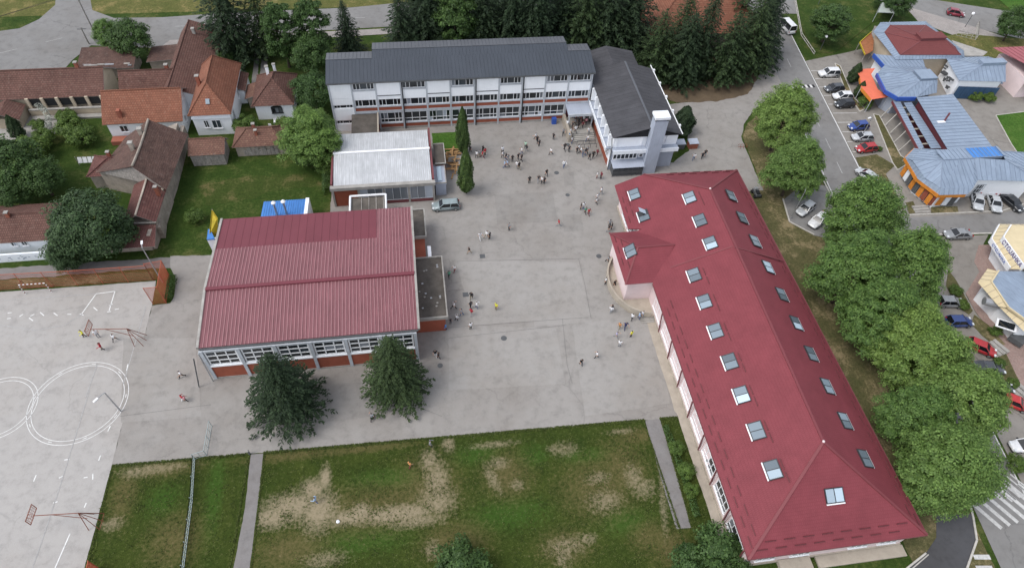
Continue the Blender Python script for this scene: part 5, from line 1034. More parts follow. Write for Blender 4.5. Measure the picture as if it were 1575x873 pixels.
def fascia(a, b, h, m, nm='fascia'): return MB().bar(a + V((0, 0, -h * .2)), b + V((0, 0, -h * .2)), .15, h).build(nm, M[m], T)
fascia(o0[0], o0[1], .7, 'frame'); fascia(o0[1], o0[2], .9, 'frame'); fascia(i0[0] + V((0, 0, .3)), i0[1] + V((0, 0, .3)), .9, 'frame'); fascia(i0[1] + V((0, 0, .3)), i0[2] + V((0, 0, .3)), 1.1, 'frame')
def text(body, a, b, size, m, parent, frac=(.08, .92), lift=0.0):
    cu = bpy.data.curves.new('lettering', 'FONT'); cu.body = body; cu.size = size; cu.extrude = .02; cu.align_x = 'CENTER'; cu.align_y = 'CENTER'
    o = bpy.data.objects.new('lettering', cu); C.objects.link(o); bpy.context.view_layer.update()
    me = bpy.data.meshes.new_from_object(o.evaluated_get(bpy.context.evaluated_depsgraph_get())); bpy.data.objects.remove(o); me.materials.clear(); me.materials.append(m)
    u = (b - a); L_ = u.length; u.normalize(); n = u.cross(V((0, 0, 1))); w = max(v.co.x for v in me.vertices) - min(v.co.x for v in me.vertices); s = L_ * (frac[1] - frac[0]) / max(w, .1)
    for v in me.vertices: v.co.x *= s
    c = a.lerp(b, sum(frac) / 2) + n * .1 + V((0, 0, lift)); return inst('lettering', me, parent, frame3(c, u, V((0, 0, 1)), n))
purple = plain('purple_paint', (.07, .03, .16), .6)
text('СТОЈАНКА', i0[1], i0[2], 1.0, purple, T, lift=.1); text('СТОЈАНКА', o0[1], o0[2], .6, M['blue'], T, (.15, .8), lift=-.15)
T = empty('blue_roof_shop', P(1560, 470)); tag(T, 'shop with pale blue flat roof, yellow edge and white wall with oval window', 'shop')
o0 = poly3(3.4, 1519, 413, 1504, 434, 1537, 472, 1575, 510); i0 = poly3(4.2, 1535, 417, 1524, 434, 1550, 473, 1600, 510); R1 = poly3(4.2, 1660, 510, 1660, 417)
for i in range(3): sheets(T, [o0[i], o0[i + 1], i0[i + 1], i0[i]], 1.1, 'r_yellow', 'beige', 'edge_sheet')
sheets(T, [p + V((0, 0, .02)) for p in (i0[0], i0[1], i0[2], i0[3], R1[0], R1[1])], 1.3, 'r_blue', 'r_bluerib', along=(.5, -.8, 0), ribw=.03, ribh=.02)
for i in range(3): MB().bar(i0[i] + V((0, 0, .08)), i0[i + 1] + V((0, 0, .08)), .2, .3).build('roof_edge', M['r_yellow'], T)
wp = inset([(p.x, p.y) for p in (o0[0], o0[1], o0[2], o0[3], R1[0], R1[1])], 1.2); walls(T, wp, 3.5, 'white'); f2 = poly3(0, 1508, 462, 1521, 489, 1545, 512, 1570, 500, 1550, 470); walls(T, [(p.x, p.y) for p in f2], 2.4, 'white', 'front_bay')
c = P(1548, 500, 2.42); m_ = MB(); m_.obox(c, (1.15, -.7, 0), (.55, .62, 0), (0, 0, .06), 0); m_.obox(c + V((0, 0, .07)), (.9, -.54, 0), (.42, .48, 0), (0, 0, .02), 1); m_.build('rooflight', [M['frame'], M['glass']], T)
c = P(1527, 464, 2.9); MB().tube(c + V((-1.2, .3, 0)), c + V((1.0, -.6, 0)), .6, n=12).build('round_canopy', M['metal'], T)
c = P(1570, 515, .8); MB().obox(c, (1.6, 1.0, 0), (.5, -.8, 0), (0, 0, .4)).build('cellar_hatch', M['dgrey'], T)
T = empty('step_flight', P(1530, 536)); tag(T, 'short flight of pale concrete steps by the red car', 'steps')
for k in range(4): c = P(1522 + k * 5, 540 - k * 2); MB().obox((c.x, c.y, .06 + .06 * k), (.25, .1, 0), (-.45, 1.1, 0), (0, 0, .06 + .06 * k)).build('step', M['concrete'], T)
T = empty('step_flight', P(1565, 607)); tag(T, 'short flight of pale concrete steps at the lower flower bed', 'steps')
for k in range(4): c = P(1556 + k * 5, 608 - k * 3); MB().obox((c.x, c.y, .06 + .06 * k), (.25, .1, 0), (-.4, 1.0, 0), (0, 0, .06 + .06 * k)).build('step', M['concrete'], T)
# ================================================================== VEGETATION
def quads(name, cen, nor, size, m, aspect=1.0, rs=None, along=None):
    """leaf-sized quads: cen, nor (N,3), size (N,)"""
    N_ = len(cen); nor = nor / np.maximum(1e-6, np.linalg.norm(nor, axis=1))[:, None]
    r = rs.normal(size=(N_, 3)) if along is None else along; a = r - nor * np.sum(r * nor, 1)[:, None]; a /= np.maximum(1e-6, np.linalg.norm(a, axis=1))[:, None]; b = np.cross(nor, a)
    sa = (size * .5)[:, None]; sb = sa * aspect
    v = np.stack([cen - a * sa, cen + b * sb - a * sa * .15, cen + a * sa, cen - b * sb + a * sa * .15], 1).reshape(-1, 3)
    me = bpy.data.meshes.new(name); me.vertices.add(4 * N_); me.vertices.foreach_set('co', v.ravel()); me.loops.add(4 * N_); me.loops.foreach_set('vertex_index', np.arange(4 * N_)); me.polygons.add(N_); me.polygons.foreach_set('loop_start', np.arange(0, 4 * N_, 4))
    me.update(calc_edges=True); me.materials.append(m); return me
def trunk_mesh(h, r, nb, reach, seed, m='bark', z0=.35):
    q = random.Random(seed); mb = MB(); p = V((0, 0, -.1)); k = 5
    for i in range(k): n_ = V((q.uniform(-.12, .12), q.uniform(-.12, .12), -.1 + (h + .1) * (i + 1) / k)); mb.tube(p, n_, r * (1 - .8 * i / k) * (1.35 if i == 0 else 1), r * (1 - .8 * (i + 1) / k), n=7); p = n_
    for i in range(nb):
        z = h * (z0 + (1 - z0) * i / nb); a = i * 2.4 + q.uniform(-.3, .3); L_ = reach * q.uniform(.6, .9); d = V((math.cos(a), math.sin(a), q.uniform(.35, .8))); s = V((0, 0, z)); e = s + d * L_ * .6; mb.tube(s, e, r * .38, r * .2, n=5); mb.tube(e, e + V((d.x, d.y, d.z * .5)) * L_ * .4, r * .2, r * .05, n=5)
    return mb.mesh('trunk', M[m])
def crown_mesh(seed, rx, rz, zc, ncl, nlf, leaf, m, cr=.27, low=-.65, flat=.35, conic=0.0, nz=.38):
    rs = np.random.RandomState(seed); d = rs.normal(size=(ncl * 3, 3)); d /= np.linalg.norm(d, axis=1)[:, None]; d = d[d[:, 2] > low][:ncl]; n = len(d)
    rad = rs.uniform(.5, .98, n) ** .55 * rs.uniform(.86, 1.1, n); c = d * rad[:, None]
    lob = 1 + .13 * np.sin(3 * np.arctan2(d[:, 1], d[:, 0]) + seed) + .09 * np.sin(5 * np.arctan2(d[:, 1], d[:, 0]) + 2 * seed)
    c[:, :2] *= lob[:, None] * (1 - conic * np.clip(c[:, 2:3], -.5, 1)); c = c * np.array([rx, rx, rz]); crad = rx * cr * rs.uniform(.65, 1.25, n)
    ld = rs.normal(size=(n, nlf, 3)); ld /= np.linalg.norm(ld, axis=2)[:, :, None]; ld[:, :, 2] = np.where(ld[:, :, 2] < -.3, -ld[:, :, 2], ld[:, :, 2])
    pos = c[:, None, :] + ld * crad[:, None, None] * rs.uniform(.55, 1.08, (n, nlf, 1)) * np.array([1, 1, .72]); nor = ld * .8 + np.array([0, 0, flat]) + rs.normal(size=(n, nlf, 3)) * nz + (d[:, None, :] * .3)
    pos = pos.reshape(-1, 3) + np.array([0, 0, zc]); pos[:, 2] = np.maximum(pos[:, 2], .1)
    return quads('crown', pos, nor.reshape(-1, 3), leaf * rs.uniform(.6, 1.3, len(pos)), m, .62, rs)
def conifer_mesh(seed, h, r, m, levels=26, nb=9, per=44, droop=.35, leaf=.5, power=.85, z0=.08):
    rs = np.random.RandomState(seed); cen, nor, al, sz = [], [], [], []
    for i in range(levels):
        f = i / (levels - 1); z = h * (z0 + (1 - z0) * f); L0 = r * (1 - f) ** power + .18
        for j in range(nb):
            a = j * 2 * math.pi / nb + i * .73 + rs.uniform(-.25, .25); L_ = L0 * rs.uniform(.72, 1.15); k = max(6, int(per * (L_ / r) ** .8))
            t = rs.uniform(.12, 1, k); side = rs.uniform(-1, 1, k) * .34 * L_ * (1.05 - t) * (t ** .3) ; dr = -droop * L_ * t ** 1.6 + .12 * L_ * t
            x = np.cos(a) * t * L_ - np.sin(a) * side; y = np.sin(a) * t * L_ + np.cos(a) * side; zz = z + dr - np.abs(side) * .25 + rs.uniform(-.1, .1, k)
            cen.append(np.stack([x, y, zz], 1)); nor.append(np.stack([np.cos(a) * .35 + rs.normal(size=k) * .3, np.sin(a) * .35 + rs.normal(size=k) * .3, np.ones(k)], 1))
            sg = np.sign(side) * .8; al.append(np.stack([np.cos(a) - np.sin(a) * sg, np.sin(a) + np.cos(a) * sg, -droop * np.ones(k)], 1)); sz.append(leaf * rs.uniform(.6, 1.25, k) * (.55 + .45 * (1 - f)))
    return quads('crown', np.concatenate(cen), np.concatenate(nor), np.concatenate(sz), m, .36, rs, np.concatenate(al))
TM = {}
def proto(k, trunk, crown): TM[k] = (trunk, crown)
for i in range(4): proto('lin%d' % i, trunk_mesh(7.5, .26, 9, 4, i), crown_mesh(10 + i, 4.9, 5.6, 6.9, 360, 125, .3, M['lin'], cr=.2, low=-.8, conic=.38, nz=.26, flat=.75))
for i in range(2): proto('bush%d' % i, trunk_mesh(1.6, .09, 6, 1.2, i), crown_mesh(30 + i, 1.6, 1.25, 1.35, 60, 90, .22, M['yel'], cr=.34))
for i in range(2): proto('dark%d' % i, trunk_mesh(5, .2, 8, 3, i + 5), crown_mesh(40 + i, 3.4, 3.4, 4.4, 120, 130, .3, M['lin_d']))
proto('walnut', trunk_mesh(6, .35, 10, 5, 9), crown_mesh(50, 5.6, 5.2, 6.0, 190, 150, .38, M['walnut'], low=-.8))
proto('willow', trunk_mesh(8, .25, 8, 3, 12), crown_mesh(55, 3.2, 5.4, 7.5, 120, 130, .34, M['lin_d'], low=-.9, flat=.0))
for i in range(3): proto('spruce%d' % i, trunk_mesh(14, .28, 0, 1, 20 + i), conifer_mesh(60 + i, 15, 4.1 + .3 * i, M['con'], 30, 10, 56, leaf=.58, power=.62 + .1 * i))
for i in range(2): proto('pine%d' % i, trunk_mesh(12.5, .26, 0, 1, 30 + i), conifer_mesh(70 + i, 13.5, 4.2, M['con2'], 24, 9, 46, droop=.15, leaf=.6, power=.6))
proto('fir0', trunk_mesh(12, .3, 0, 1, 40), conifer_mesh(80, 13, 5.2, M['con'], 34, 12, 62, droop=.3, leaf=.5, power=.62, z0=.1)); proto('fir1', trunk_mesh(11, .3, 0, 1, 41), conifer_mesh(81, 12, 4.3, M['con2'], 36, 12, 62, droop=.3, leaf=.45, power=.5, z0=.1))
def thuja_mesh(seed, h, r):
    rs = np.random.RandomState(seed); n = 9000; t = rs.uniform(0, 1, n); a = rs.uniform(0, 2 * math.pi, n); prof = np.minimum(1, t * 5) ** .6 * (1 - t ** 2.6) ** .8; rr = r * prof * (1 + .16 * np.sin(3 * a + 9 * t) + .1 * np.sin(7 * a - 13 * t)) * rs.uniform(.72, 1.05, n)
    c = np.stack([rr * np.cos(a), rr * np.sin(a), .25 + t * h], 1); nn = np.stack([np.cos(a), np.sin(a), .5 + 0 * a], 1) + rs.normal(size=(n, 3)) * .35; return quads('crown', c, nn, .24 * rs.uniform(.6, 1.3, n), M['thuja'], .5, rs, np.tile(np.array([[0, 0, 1.0]]), (n, 1)) + rs.normal(size=(n, 3)) * .3)
proto('thuja', trunk_mesh(1, .1, 0, 1, 3), thuja_mesh(5, 6.0, 1.0))
def tree(name, key, x, y, label, s=1.0, sz=None, rz=None, group=None, cat='tree', z=0.0, mat_=None):
    T = empty(name, (x, y, z)); T.rotation_euler.z = rnd.uniform(0, 6.28) if rz is None else rz; T.scale = (s, s, sz or s); tag(T, label, cat, group)
    for nm, me in zip(('trunk', 'crown'), TM[key]):
        o = bpy.data.objects.new(nm, me); C.objects.link(o); o.parent = T
        if mat_ and nm == 'crown': o.material_slots[0].link = 'OBJECT'; o.material_slots[0].material = mat_
    return T
G = 'lindens along the street'
for i, (a, b, z, s, lab) in enumerate([
    (1203, 190, 6, .98, 'bright green linden farthest up the street beside the yard entrance'), (1222, 262, 5.6, .88, 'round linden just in front of the farthest one, above the parking bay'),
    (1320, 340, 6, 1.05, 'broad linden overhanging the street beside the small parking bay'), (1308, 425, 6, 1.05, 'linden between the red roof eave and the broad street linden'),
    (1385, 425, 6, 1.05, 'linden on the street side across from the grey moving hatchback'), (1345, 492, 5.4, .95, 'linden close to the middle of the red roof eave'),
    (1390, 515, 6, .92, 'paler linden in front of the blue parked car'), (1425, 560, 6, .94, 'light green linden hiding the front of a red car'),
    (1466, 632, 6, .99, 'large linden reaching the parked dark cars and red bonnet'), (1408, 645, 5.0, .8, 'linden squeezed between red roof and the two largest lindens'), (1452, 722, 6, .98, 'largest linden nearest the zebra crossing')]):
    p = P(a, b, z); tree('linden', 'lin%d' % (i % 4), p.x, p.y, lab, s * rnd.uniform(.92, 1.02), s * rnd.uniform(1.0, 1.16), group=G, mat_=M['lin_l'] if i in (0, 1, 6, 7, 8, 10) else None)
for k, a, b, bb, h, lab, s in (('fir0', 448, 632, 0, 13, 'dark spreading fir in front of the left half of the sports hall', .98), ('fir1', 612, 602, 0, 12, 'rounded dark green fir in front of the right end of the sports hall', 1.0)):
    p = P(a, b); tree('fir_tree', k, p.x, p.y, lab, s, group='firs before the sports hall')
p = P(140, 345, 5.5); tree('walnut_tree', 'walnut', p.x, p.y, 'big dark walnut tree beside the old tiled house', .88, rz=1.0)
p = P(712, 236); tree('thuja', 'thuja', p.x, p.y, 'columnar thuja on the grass bed by the classroom block', 1.15, 1.55, group='thujas', cat='tree'); p = P(717, 297); tree('thuja', 'thuja', p.x, p.y, 'columnar thuja standing on the yard asphalt near the silver-green car', 1.25, 1.5, group='thujas', cat='tree')
G = 'conifers behind the school'
con = [('spruce0', -34, 121, 1.3, 'broad dark spruce left of the classroom block by the road'), ('pine0', -28.5, 121, 1.05, 'thin pine between the broad spruce and the birch'), ('spruce1', -13, 122, .72, 'slim dark spruce standing alone before the road'),
       ('spruce2', -2, 116.5, 1.15, 'spruce at the left end of the conifer belt behind the long roof'), ('spruce0', 3, 117.5, 1.25, 'second spruce of the belt behind the long roof'), ('spruce1', 13.5, 116.5, 1.25, 'spruce just right of the pale willow behind the long roof'), ('spruce2', 18.5, 117.5, 1.3, 'spruce behind the middle right of the long roof'), ('spruce0', 23.5, 116, 1.3, 'spruce behind the right end of the long roof'), ('spruce1', 28.5, 117.5, 1.3, 'dense spruce right of the long roof ridge'), ('pine1', 33.5, 116, 1.25, 'dense pine behind the gabled annex'), ('spruce2', 38.5, 114.5, 1.25, 'spruce touching the back of the gabled annex roof'), ('spruce1', 43.5, 116, 1.25, 'dark spruce behind the right back corner of the annex'),
       ('pine1', 46.2, 108, 1.05, 'pine beside the annex gutter'), ('pine0', 53, 112, 1.05, 'tall pine in front of the terracotta roof'), ('spruce0', 51, 106, 1.0, 'lower spruce on the near side of the tall pine'), ('spruce1', 55.5, 108.5, 1.15, 'spruce in the middle of the clump by the yard entrance'), ('pine1', 60, 106.5, 1.05, 'pine over the kerb of the yard entrance'), ('pine0', 65, 109.5, 1.15, 'pine right of the clump near the street'), ('spruce2', 69.5, 113, 1.15, 'spruce leaning over the street at the white van'), ('spruce1', 71, 116.5, 1.0, 'spruce behind the street-side pines'), ('pine0', 68, 120, 1.1, 'pine at the far end of the clump by the street')]
con += [('spruce%d' % (i % 3), 1.5 + 5.1 * i, 123.5 + (i % 3), 1.15, '%s conifer from the left in the rear row beside the main road' % w) for i, w in enumerate('first second third fourth fifth sixth seventh eighth ninth'.split())]
for k, x, y, s, lab in con:
    t_ = tree('pine_tree' if 'pine' in k else 'spruce_tree', k, x + rnd.uniform(-.6, .6), y + rnd.uniform(-1, 1), lab, s * rnd.uniform(1.0, 1.3), s * rnd.uniform(.92, 1.2), group=G); t_.rotation_euler.x = R(rnd.uniform(-2.5, 2.5)); t_.rotation_euler.y = R(rnd.uniform(-2.5, 2.5))
tree('willow_tree', 'willow', 8.2, 115.5, 'pale green willow-like tree among the spruces behind the long roof', 1.25)
tree('birch_tree', 'willow', -24, 117, 'loose green birch between the spruces left of the classroom block', 1.0); tree('birch_tree', 'willow', -18.5, 118, 'green birch beside the slim dark spruce by the road', 1.0)
p = P(1275, 42, 3.5); tree('weeping_birch', 'willow', p.x, p.y, 'weeping birch on the lawn by the street and plaza', 1.2, .62)
for a, b, k, s, z, lab in [(480, 215, 'lin1', .88, 5, 'bright green round tree left of the silver-roofed hall'), (482, 95, 'dark0', 1.0, 3, 'green bushy tree by the end of the grey roof'), (483, 148, 'dark1', .95, 3, 'dark leafy tree between bungalow and classroom block'), (470, 240, 'dark1', .55, 2, 'leafy bush under the bright round tree'),
        (168, 58, 'lin2', .5, 2.6, 'small bright green tree by the roadside'), (205, 68, 'dark0', 1.0, 3.5, 'dark round tree by the roadside next to a bright one'), (325, 48, 'pine1', .5, 4, 'thin grey-green tree between brown barn and spruce'), (345, 95, 'dark1', .5, 2, 'dark bush behind the orange hipped roof'),
        (18, 262, 'dark0', 1.15, 4, 'large dark garden tree at the left edge'), (66, 278, 'dark1', .85, 3, 'garden tree right of the left-edge tree'), (25, 303, 'dark1', .75, 2, 'low dark tree above the left-edge brown roof'), (1560, 38, 'dark0', .95, 4, 'round tree at the right edge by the main road'), (1385, 2, 'dark1', .8, 4, 'dark tree over the bus shelter'), (105, 390, 'walnut', .45, 2.5, 'small walnut growth by the court fence'), (1362, -5, 'dark0', .6, 3, 'small tree left of the bus shelter')]:
    p = P(a, b, z); tree('garden_tree', k, p.x, p.y, lab, s)
for a, b, k, s, lab in [(112, 200, 'bush0', 1.35, 'large green shrub before the cream veranda'), (128, 215, 'bush1', 1.2, 'green shrub right of the veranda shrub'), (50, 235, 'bush1', 1.5, 'wide shrub in the left garden'), (70, 215, 'bush0', 1.0, 'shrub between the ivy and the wide shrub'), (378, 196, 'bush0', 1.15, 'shrub between orange hipped house and bungalow'), (330, 228, 'bush1', .9, 'shrub under the front windows of the hipped house'),
        (300, 335, 'bush0', .8, 'dark shrub by the old stucco wall'), (105, 182, 'bush0', .9, 'light shrub against the veranda parapet'), (1095, 852, 'bush1', 1.6, 'big bush at the lower end of the right path'), (1062, 872, 'bush0', 1.3, 'bush below the right path at the bottom edge'), (1125, 862, 'bush0', 1.2, 'bush against the corner of the red-roofed wing'), (710, 872, 'bush1', 1.6, 'dark bush on the lawn at the bottom edge'), (1040, 690, 'bush0', .55, 'small bush beside the right path, upper'), (1055, 725, 'bush1', .6, 'small bush beside the right path, middle'), (1062, 755, 'bush0', .5, 'small bush beside the right path, lower'),
        (60, 195, 'bush0', .7, 'small shrub by the concrete house yard'), (505, 260, 'bush1', 1.1, 'shrub at the left wall of the silver-roofed hall'), (440, 195, 'bush1', .9, 'shrub beside the bungalow front'), (1330, 160, 'bush0', .8, 'shrub between the parked black car and orange awning'), (1468, 448, 'bush1', .55, 'low flowering bush behind the grey parked car'), (1480, 470, 'bush0', .5, 'low bush by the upper flower bed'), (1530, 510, 'bush0', .5, 'low bush by the red pavement'), (1535, 560, 'bush1', .5, 'low bush in the lower flower bed'), (1556, 590, 'bush0', .45, 'low bush at the lower steps'), (1500, 150, 'bush0', .7, 'grass tuft bush under the blue shutters'), (1520, 152, 'bush1', .7, 'bush under the right end of the blue shutters'), (1560, 715, 'bush1', .7, 'bush beside the zebra crossing kerb'), (1352, 230, 'bush0', .3, 'tiny bush on the strip behind the red car')]:
    p = P(a, b, .8 * s); tree('shrub', k, p.x, p.y, lab, s, cat='shrub', mat_=M['lin_d'] if b > 850 else None)
for a, b, s, lab in [(1308, 128, .75, 'small dark conifer nearest the parked white cars'), (1317, 150, .6, 'second small dark conifer beside the orange awning'), (33, 212, .75, 'dark conical thuja at the corner of the concrete yard')]:
    p = P(a, b, 0); tree('small_conifer', 'thuja', p.x, p.y, lab, 1.5 * s, s, mat_=M['con2'])
p = P(1046, 205, 0); tree('small_conifer', 'thuja', p.x, p.y, 'dark bushy conifer at the back corner of the gabled annex', 2.0, .95, mat_=M['con'])
# clipped hedge in the court corner and silver ivy trail
def hedge(name, pts, w, h, label, m, cat='hedge', leaf=.2):
    rs = np.random.RandomState(len(pts) + int(h * 10)); cen, nor = [], []
    for a, b in zip(pts, pts[1:]):
        a, b = V(a), V(b); L_ = (b - a).length; n = int(L_ * (w + 2 * h) * 70); t = rs.uniform(0, 1, n); d = (b - a).normalized(); s = V((-d.y, d.x, 0)); q = rs.uniform(-1, 1, n); zz = rs.uniform(.05, 1, n); top = rs.uniform(size=n) < .5
        q = np.where(top, q, np.sign(q)); zz = np.where(top, 1, zz); r_ = rs.uniform(.8, 1.08, n)
        cen.append(np.stack([a.x + (b.x - a.x) * t + s.x * q * w / 2 * r_, a.y + (b.y - a.y) * t + s.y * q * w / 2 * r_, a.z + (b.z - a.z) * t + zz * h * r_], 1)); nor.append(np.stack([s.x * q * .5, s.y * q * .5, .6 + 0 * q], 1) + rs.normal(size=(n, 3)) * .4)
    c = np.concatenate(cen); me = quads(name, c, np.concatenate(nor), leaf * rs.uniform(.6, 1.3, len(c)), m, .65, rs); o = bpy.data.objects.new(name, me); C.objects.link(o); tag(o, label, cat); return o
a, b = P(268, 428), P(258, 464); hedge('hedge', [a, b], 1.1, .9, 'clipped green hedge beside the red corner fence of the court', M['lin_d'])
ivy = leafmat('silver_ivy', (.12, .13, .12), (.4, .42, .4), .7, .1)
hedge('climbing_plant', [P(58, 163, 2.6), P(68, 170, 2.2), P(76, 182, 1.4), P(75, 200, .8), P(68, 214, 0)], .9, .6, 'silvery climbing plant trailing down from the porch roof', ivy, 'plant')
hedge('low_hedge', [P(1022, 655), P(1040, 700), P(1052, 735), P(1072, 795)], .7, .5, 'ragged low hedge between right path and pink wall', M['lin_d'])
hedge('wild_hedge', [P(505, 215), P(507, 255), P(506, 300)], 1.6, 1.8, 'wild hedge along the left side of the silver-roofed hall', M['lin_d'])

# grass tufts: clumps over the lawn and a ragged fringe along its edges
def tufts():
    rs = np.random.RandomState(21); cl = rs.uniform([-39, 12], [30, 37], (900, 2)); pts = (cl[rs.randint(0, 900, 26000)] + rs.normal(size=(26000, 2)) * .45)
    x = rs.uniform(-38.6, 30, 9000); e = np.stack([x, 36.17 - .0234 * x + rs.normal(size=9000) * .1 - .05], 1); y = rs.uniform(12, 36.5, 9000); t = (36.6 - y) / 13
    pick = rs.randint(0, 5, 9000); ex = np.choose(pick, [-23.05 - .65 * t, -21.45 - .15 * t, 25.25 + .55 * t, 27.45 - .25 * t, -38.6 - .0 * t]) + np.where(np.isin(pick, [0, 2]), -1, 1) * np.abs(rs.normal(size=9000) * .1)
    p = np.concatenate([pts, e, np.stack([ex, y], 1)]); n = len(p); x, y = p[:, 0], p[:, 1]; t = (36.6 - y) / 13
    ok = (y < 36.3 - .0234 * x) & ~((x > -23.0 - .65 * t) & (x < -21.5 - .15 * t)) & ~((x > 25.35 + .55 * t) & (x < 27.35 - .25 * t)) & (x > -38.75) & (x < 29.7); p = p[ok]; n = len(p)
    c = np.concatenate([p, rs.uniform(.03, .1, (n, 1))], 1); nor = rs.normal(size=(n, 3)) * .5 + np.array([0, 0, 1.0]); me = quads('grass_tufts', c, nor, rs.uniform(.1, .26, n), leafmat('tuft_blade', (.03, .05, .009), (.085, .105, .025), .9, .2), .45, rs); o = bpy.data.objects.new('grass_tufts', me); C.objects.link(o); tag(o, 'ragged grass tufts over the worn school lawn', 'grass', kind='stuff')
tufts()
# ================================================================== VEHICLES
def loft(stations):
    """stations: (x, half width, z bottom, z belt, z top of hood) -> closed smooth-ish body"""
    mb = MB(); rings = []
    for x, w, zb, zt in stations:
        h = zt - zb; rings.append([(x, s * ww, zb + hh) for ww, hh, s in ((w * .86, 0, -1), (w * .99, h * .22, -1), (w, h * .55, -1), (w * .95, h * .86, -1), (w * .8, h, -1), (w * .8, h, 1), (w * .95, h * .86, 1), (w, h * .55, 1), (w * .99, h * .22, 1), (w * .86, 0, 1))])
    k = 10; vs = [p for r in rings for p in r]; fs = []
    for i in range(len(rings) - 1):
        for j in range(k): fs.append((i * k + j, i * k + (j + 1) % k, (i + 1) * k + (j + 1) % k, (i + 1) * k + j))
    fs += [tuple(range(k))[::-1], tuple(range((len(rings) - 1) * k, len(rings) * k))]; return mb.add(vs, fs)
CARK = { # length, half width, hood z, roof z, cabin rear base, cabin rear top, roof front, windscreen base (x from rear -L/2)
    'hatch': (3.9, .84, .92, 1.46, -1.88, -1.45, .25, 1.0), 'sedan': (4.4, .87, .92, 1.43, -1.55, -.85, .35, 1.1), 'wagon': (4.5, .87, .95, 1.5, -2.15, -1.8, .45, 1.15), 'suv': (4.3, .9, 1.05, 1.68, -2.05, -1.75, .4, 1.05), 'van': (5.0, .98, 1.2, 2.2, -2.4, -2.3, 1.2, 1.9)}
car_glass = glassmat('car_glass', (.012, .014, .017), .05, .7); tyre = plain('tyre', (.015, .015, .016), .9); rim = plain('rim', (.4, .41, .42), .35, .7); lamp_f = plain('headlamp', (.65, .68, .7), .15); lamp_r = plain('tail_lamp', (.35, .02, .02), .2); plate = plain('plate', (.7, .7, .7), .5); trimb = plain('car_trim', (.02, .02, .022), .6)
CM = {}
def car_meshes(kind):
    if kind in CM: return CM[kind]
    L_, w, zh, zr, rb, rt, rf, wb = CARK[kind]; h = L_ / 2; zt = zh * (.97 if kind in ('hatch', 'wagon', 'suv', 'van') else 1.0)
    st = [(-h, w * .72, .38, .74), (-h + .1, w * .88, .26, zt - .08), (-h + .35, w * .97, .22, zt), (rb + .1, w, .2, zt + .02), (0, w, .2, zt), (wb, w, .2, zh), (h - .55, w * .96, .22, zh - .13), (h - .18, w * .84, .26, zh - .24), (h, w * .66, .36, .62)]
    d = {}; bodym = M['white']; d['body'] = loft(st).mesh('car_body', bodym, smooth=True)
    ww, wr = w * .92, w * .74; zb = zt - .05
    base = [(rb, -ww), (rb, ww), (wb, ww), (wb, -ww)]; top = [(rt, -wr), (rt, wr), (rf, wr), (rf, -wr)]
    def g(*p): return MB().add(p, [tuple(range(len(p)))])
    z1 = zr - .05; B = [V((x, y, zb)) for x, y in base]; Tp = [V((x, y, z1)) for x, y in top]
    d['rear_window'] = g(B[1], B[0], Tp[0], Tp[1]).mesh('rear_window', car_glass); d['windscreen'] = g(B[3], B[2], Tp[2], Tp[3]).mesh('windscreen', car_glass); d['side_window_a'] = g(B[0], B[3], Tp[3], Tp[0]).mesh('side_window', car_glass); d['side_window_b'] = g(B[2], B[1], Tp[1], Tp[2]).mesh('side_window', car_glass)
    m_ = MB(); m_.add([(rt - .06, -wr * .97, z1 + .0), (rt - .06, wr * .97, z1), (rf + .06, wr * .97, z1), (rf + .06, -wr * .97, z1), (rt + .1, -wr * .8, zr + .02), (rt + .1, wr * .8, zr + .02), (rf - .12, wr * .8, zr + .01), (rf - .12, -wr * .8, zr + .01)], [(4, 7, 6, 5), (0, 3, 7, 4), (3, 2, 6, 7), (2, 1, 5, 6), (1, 0, 4, 5), (0, 1, 2, 3)])
    for s in (-1, 1):   # pillars
        for (bx, tx) in ((rb, rt), (wb, rf), ((rb + wb) / 2 - .1, (rt + rf) / 2 - .1)): m_.bar((bx, s * (ww + .01), zb), (tx, s * (wr + .01), z1), .08, .05)
        for (bx, tx) in ((rb, rt), (wb, rf)): m_.bar((bx, s * ww * .97, zb), (tx, s * wr * .97, z1 + .01), .07, .07)
    d['roof'] = m_.mesh('roof', bodym); r = .31 if kind != 'suv' else .35
    d['wheel'] = MB().tube((0, -.1, 0), (0, .1, 0), r, n=16).mesh('wheel', tyre); d['rim'] = MB().tube((0, -.108, 0), (0, .108, 0), r * .62, n=12).mesh('rim', rim)
    d['headlight'] = MB().obox((0, 0, 0), (.14, 0, -.02), (.03, .19, 0), (0, 0, .07)).mesh('headlight', lamp_f); d['taillight'] = MB().obox((0, 0, 0), (.05, 0, 0), (0, .13, 0), (0, 0, .15)).mesh('taillight', lamp_r); d['plate'] = MB().box(-.012, .012, -.26, .26, -.055, .055).mesh('number_plate', plate); d['mirror'] = MB().obox((0, 0, 0), (.09, 0, 0), (0, .1, 0), (0, 0, .07)).mesh('mirror', trimb)
    d['bumper'] = MB().obox((0, 0, 0), (.06, 0, 0), (0, w * .74, 0), (0, 0, .07)).mesh('bumper_trim', trimb); CM[kind] = d; return d
PAINT = {}
def paint(c):
    if c not in PAINT:
        m, N, L, b = nodes('car_paint'); b.inputs['Base Color'].default_value = c4(c); b.inputs['Roughness'].default_value = .32; b.inputs['Coat Weight'].default_value = .5; b.inputs['Coat Roughness'].default_value = .08; b.inputs['Metallic'].default_value = .15; PAINT[c] = m
        gp = N.new('ShaderNodeNewGeometry').outputs['Position']; n = noise(N, L, gp, 2.5, 4); r = ramp(N, [(.35, tuple(x * .82 for x in c)), (.65, c)]); L.new(n.outputs[0], r.inputs[0]); L.new(r.outputs[0], b.inputs['Base Color'])
    return PAINT[c]
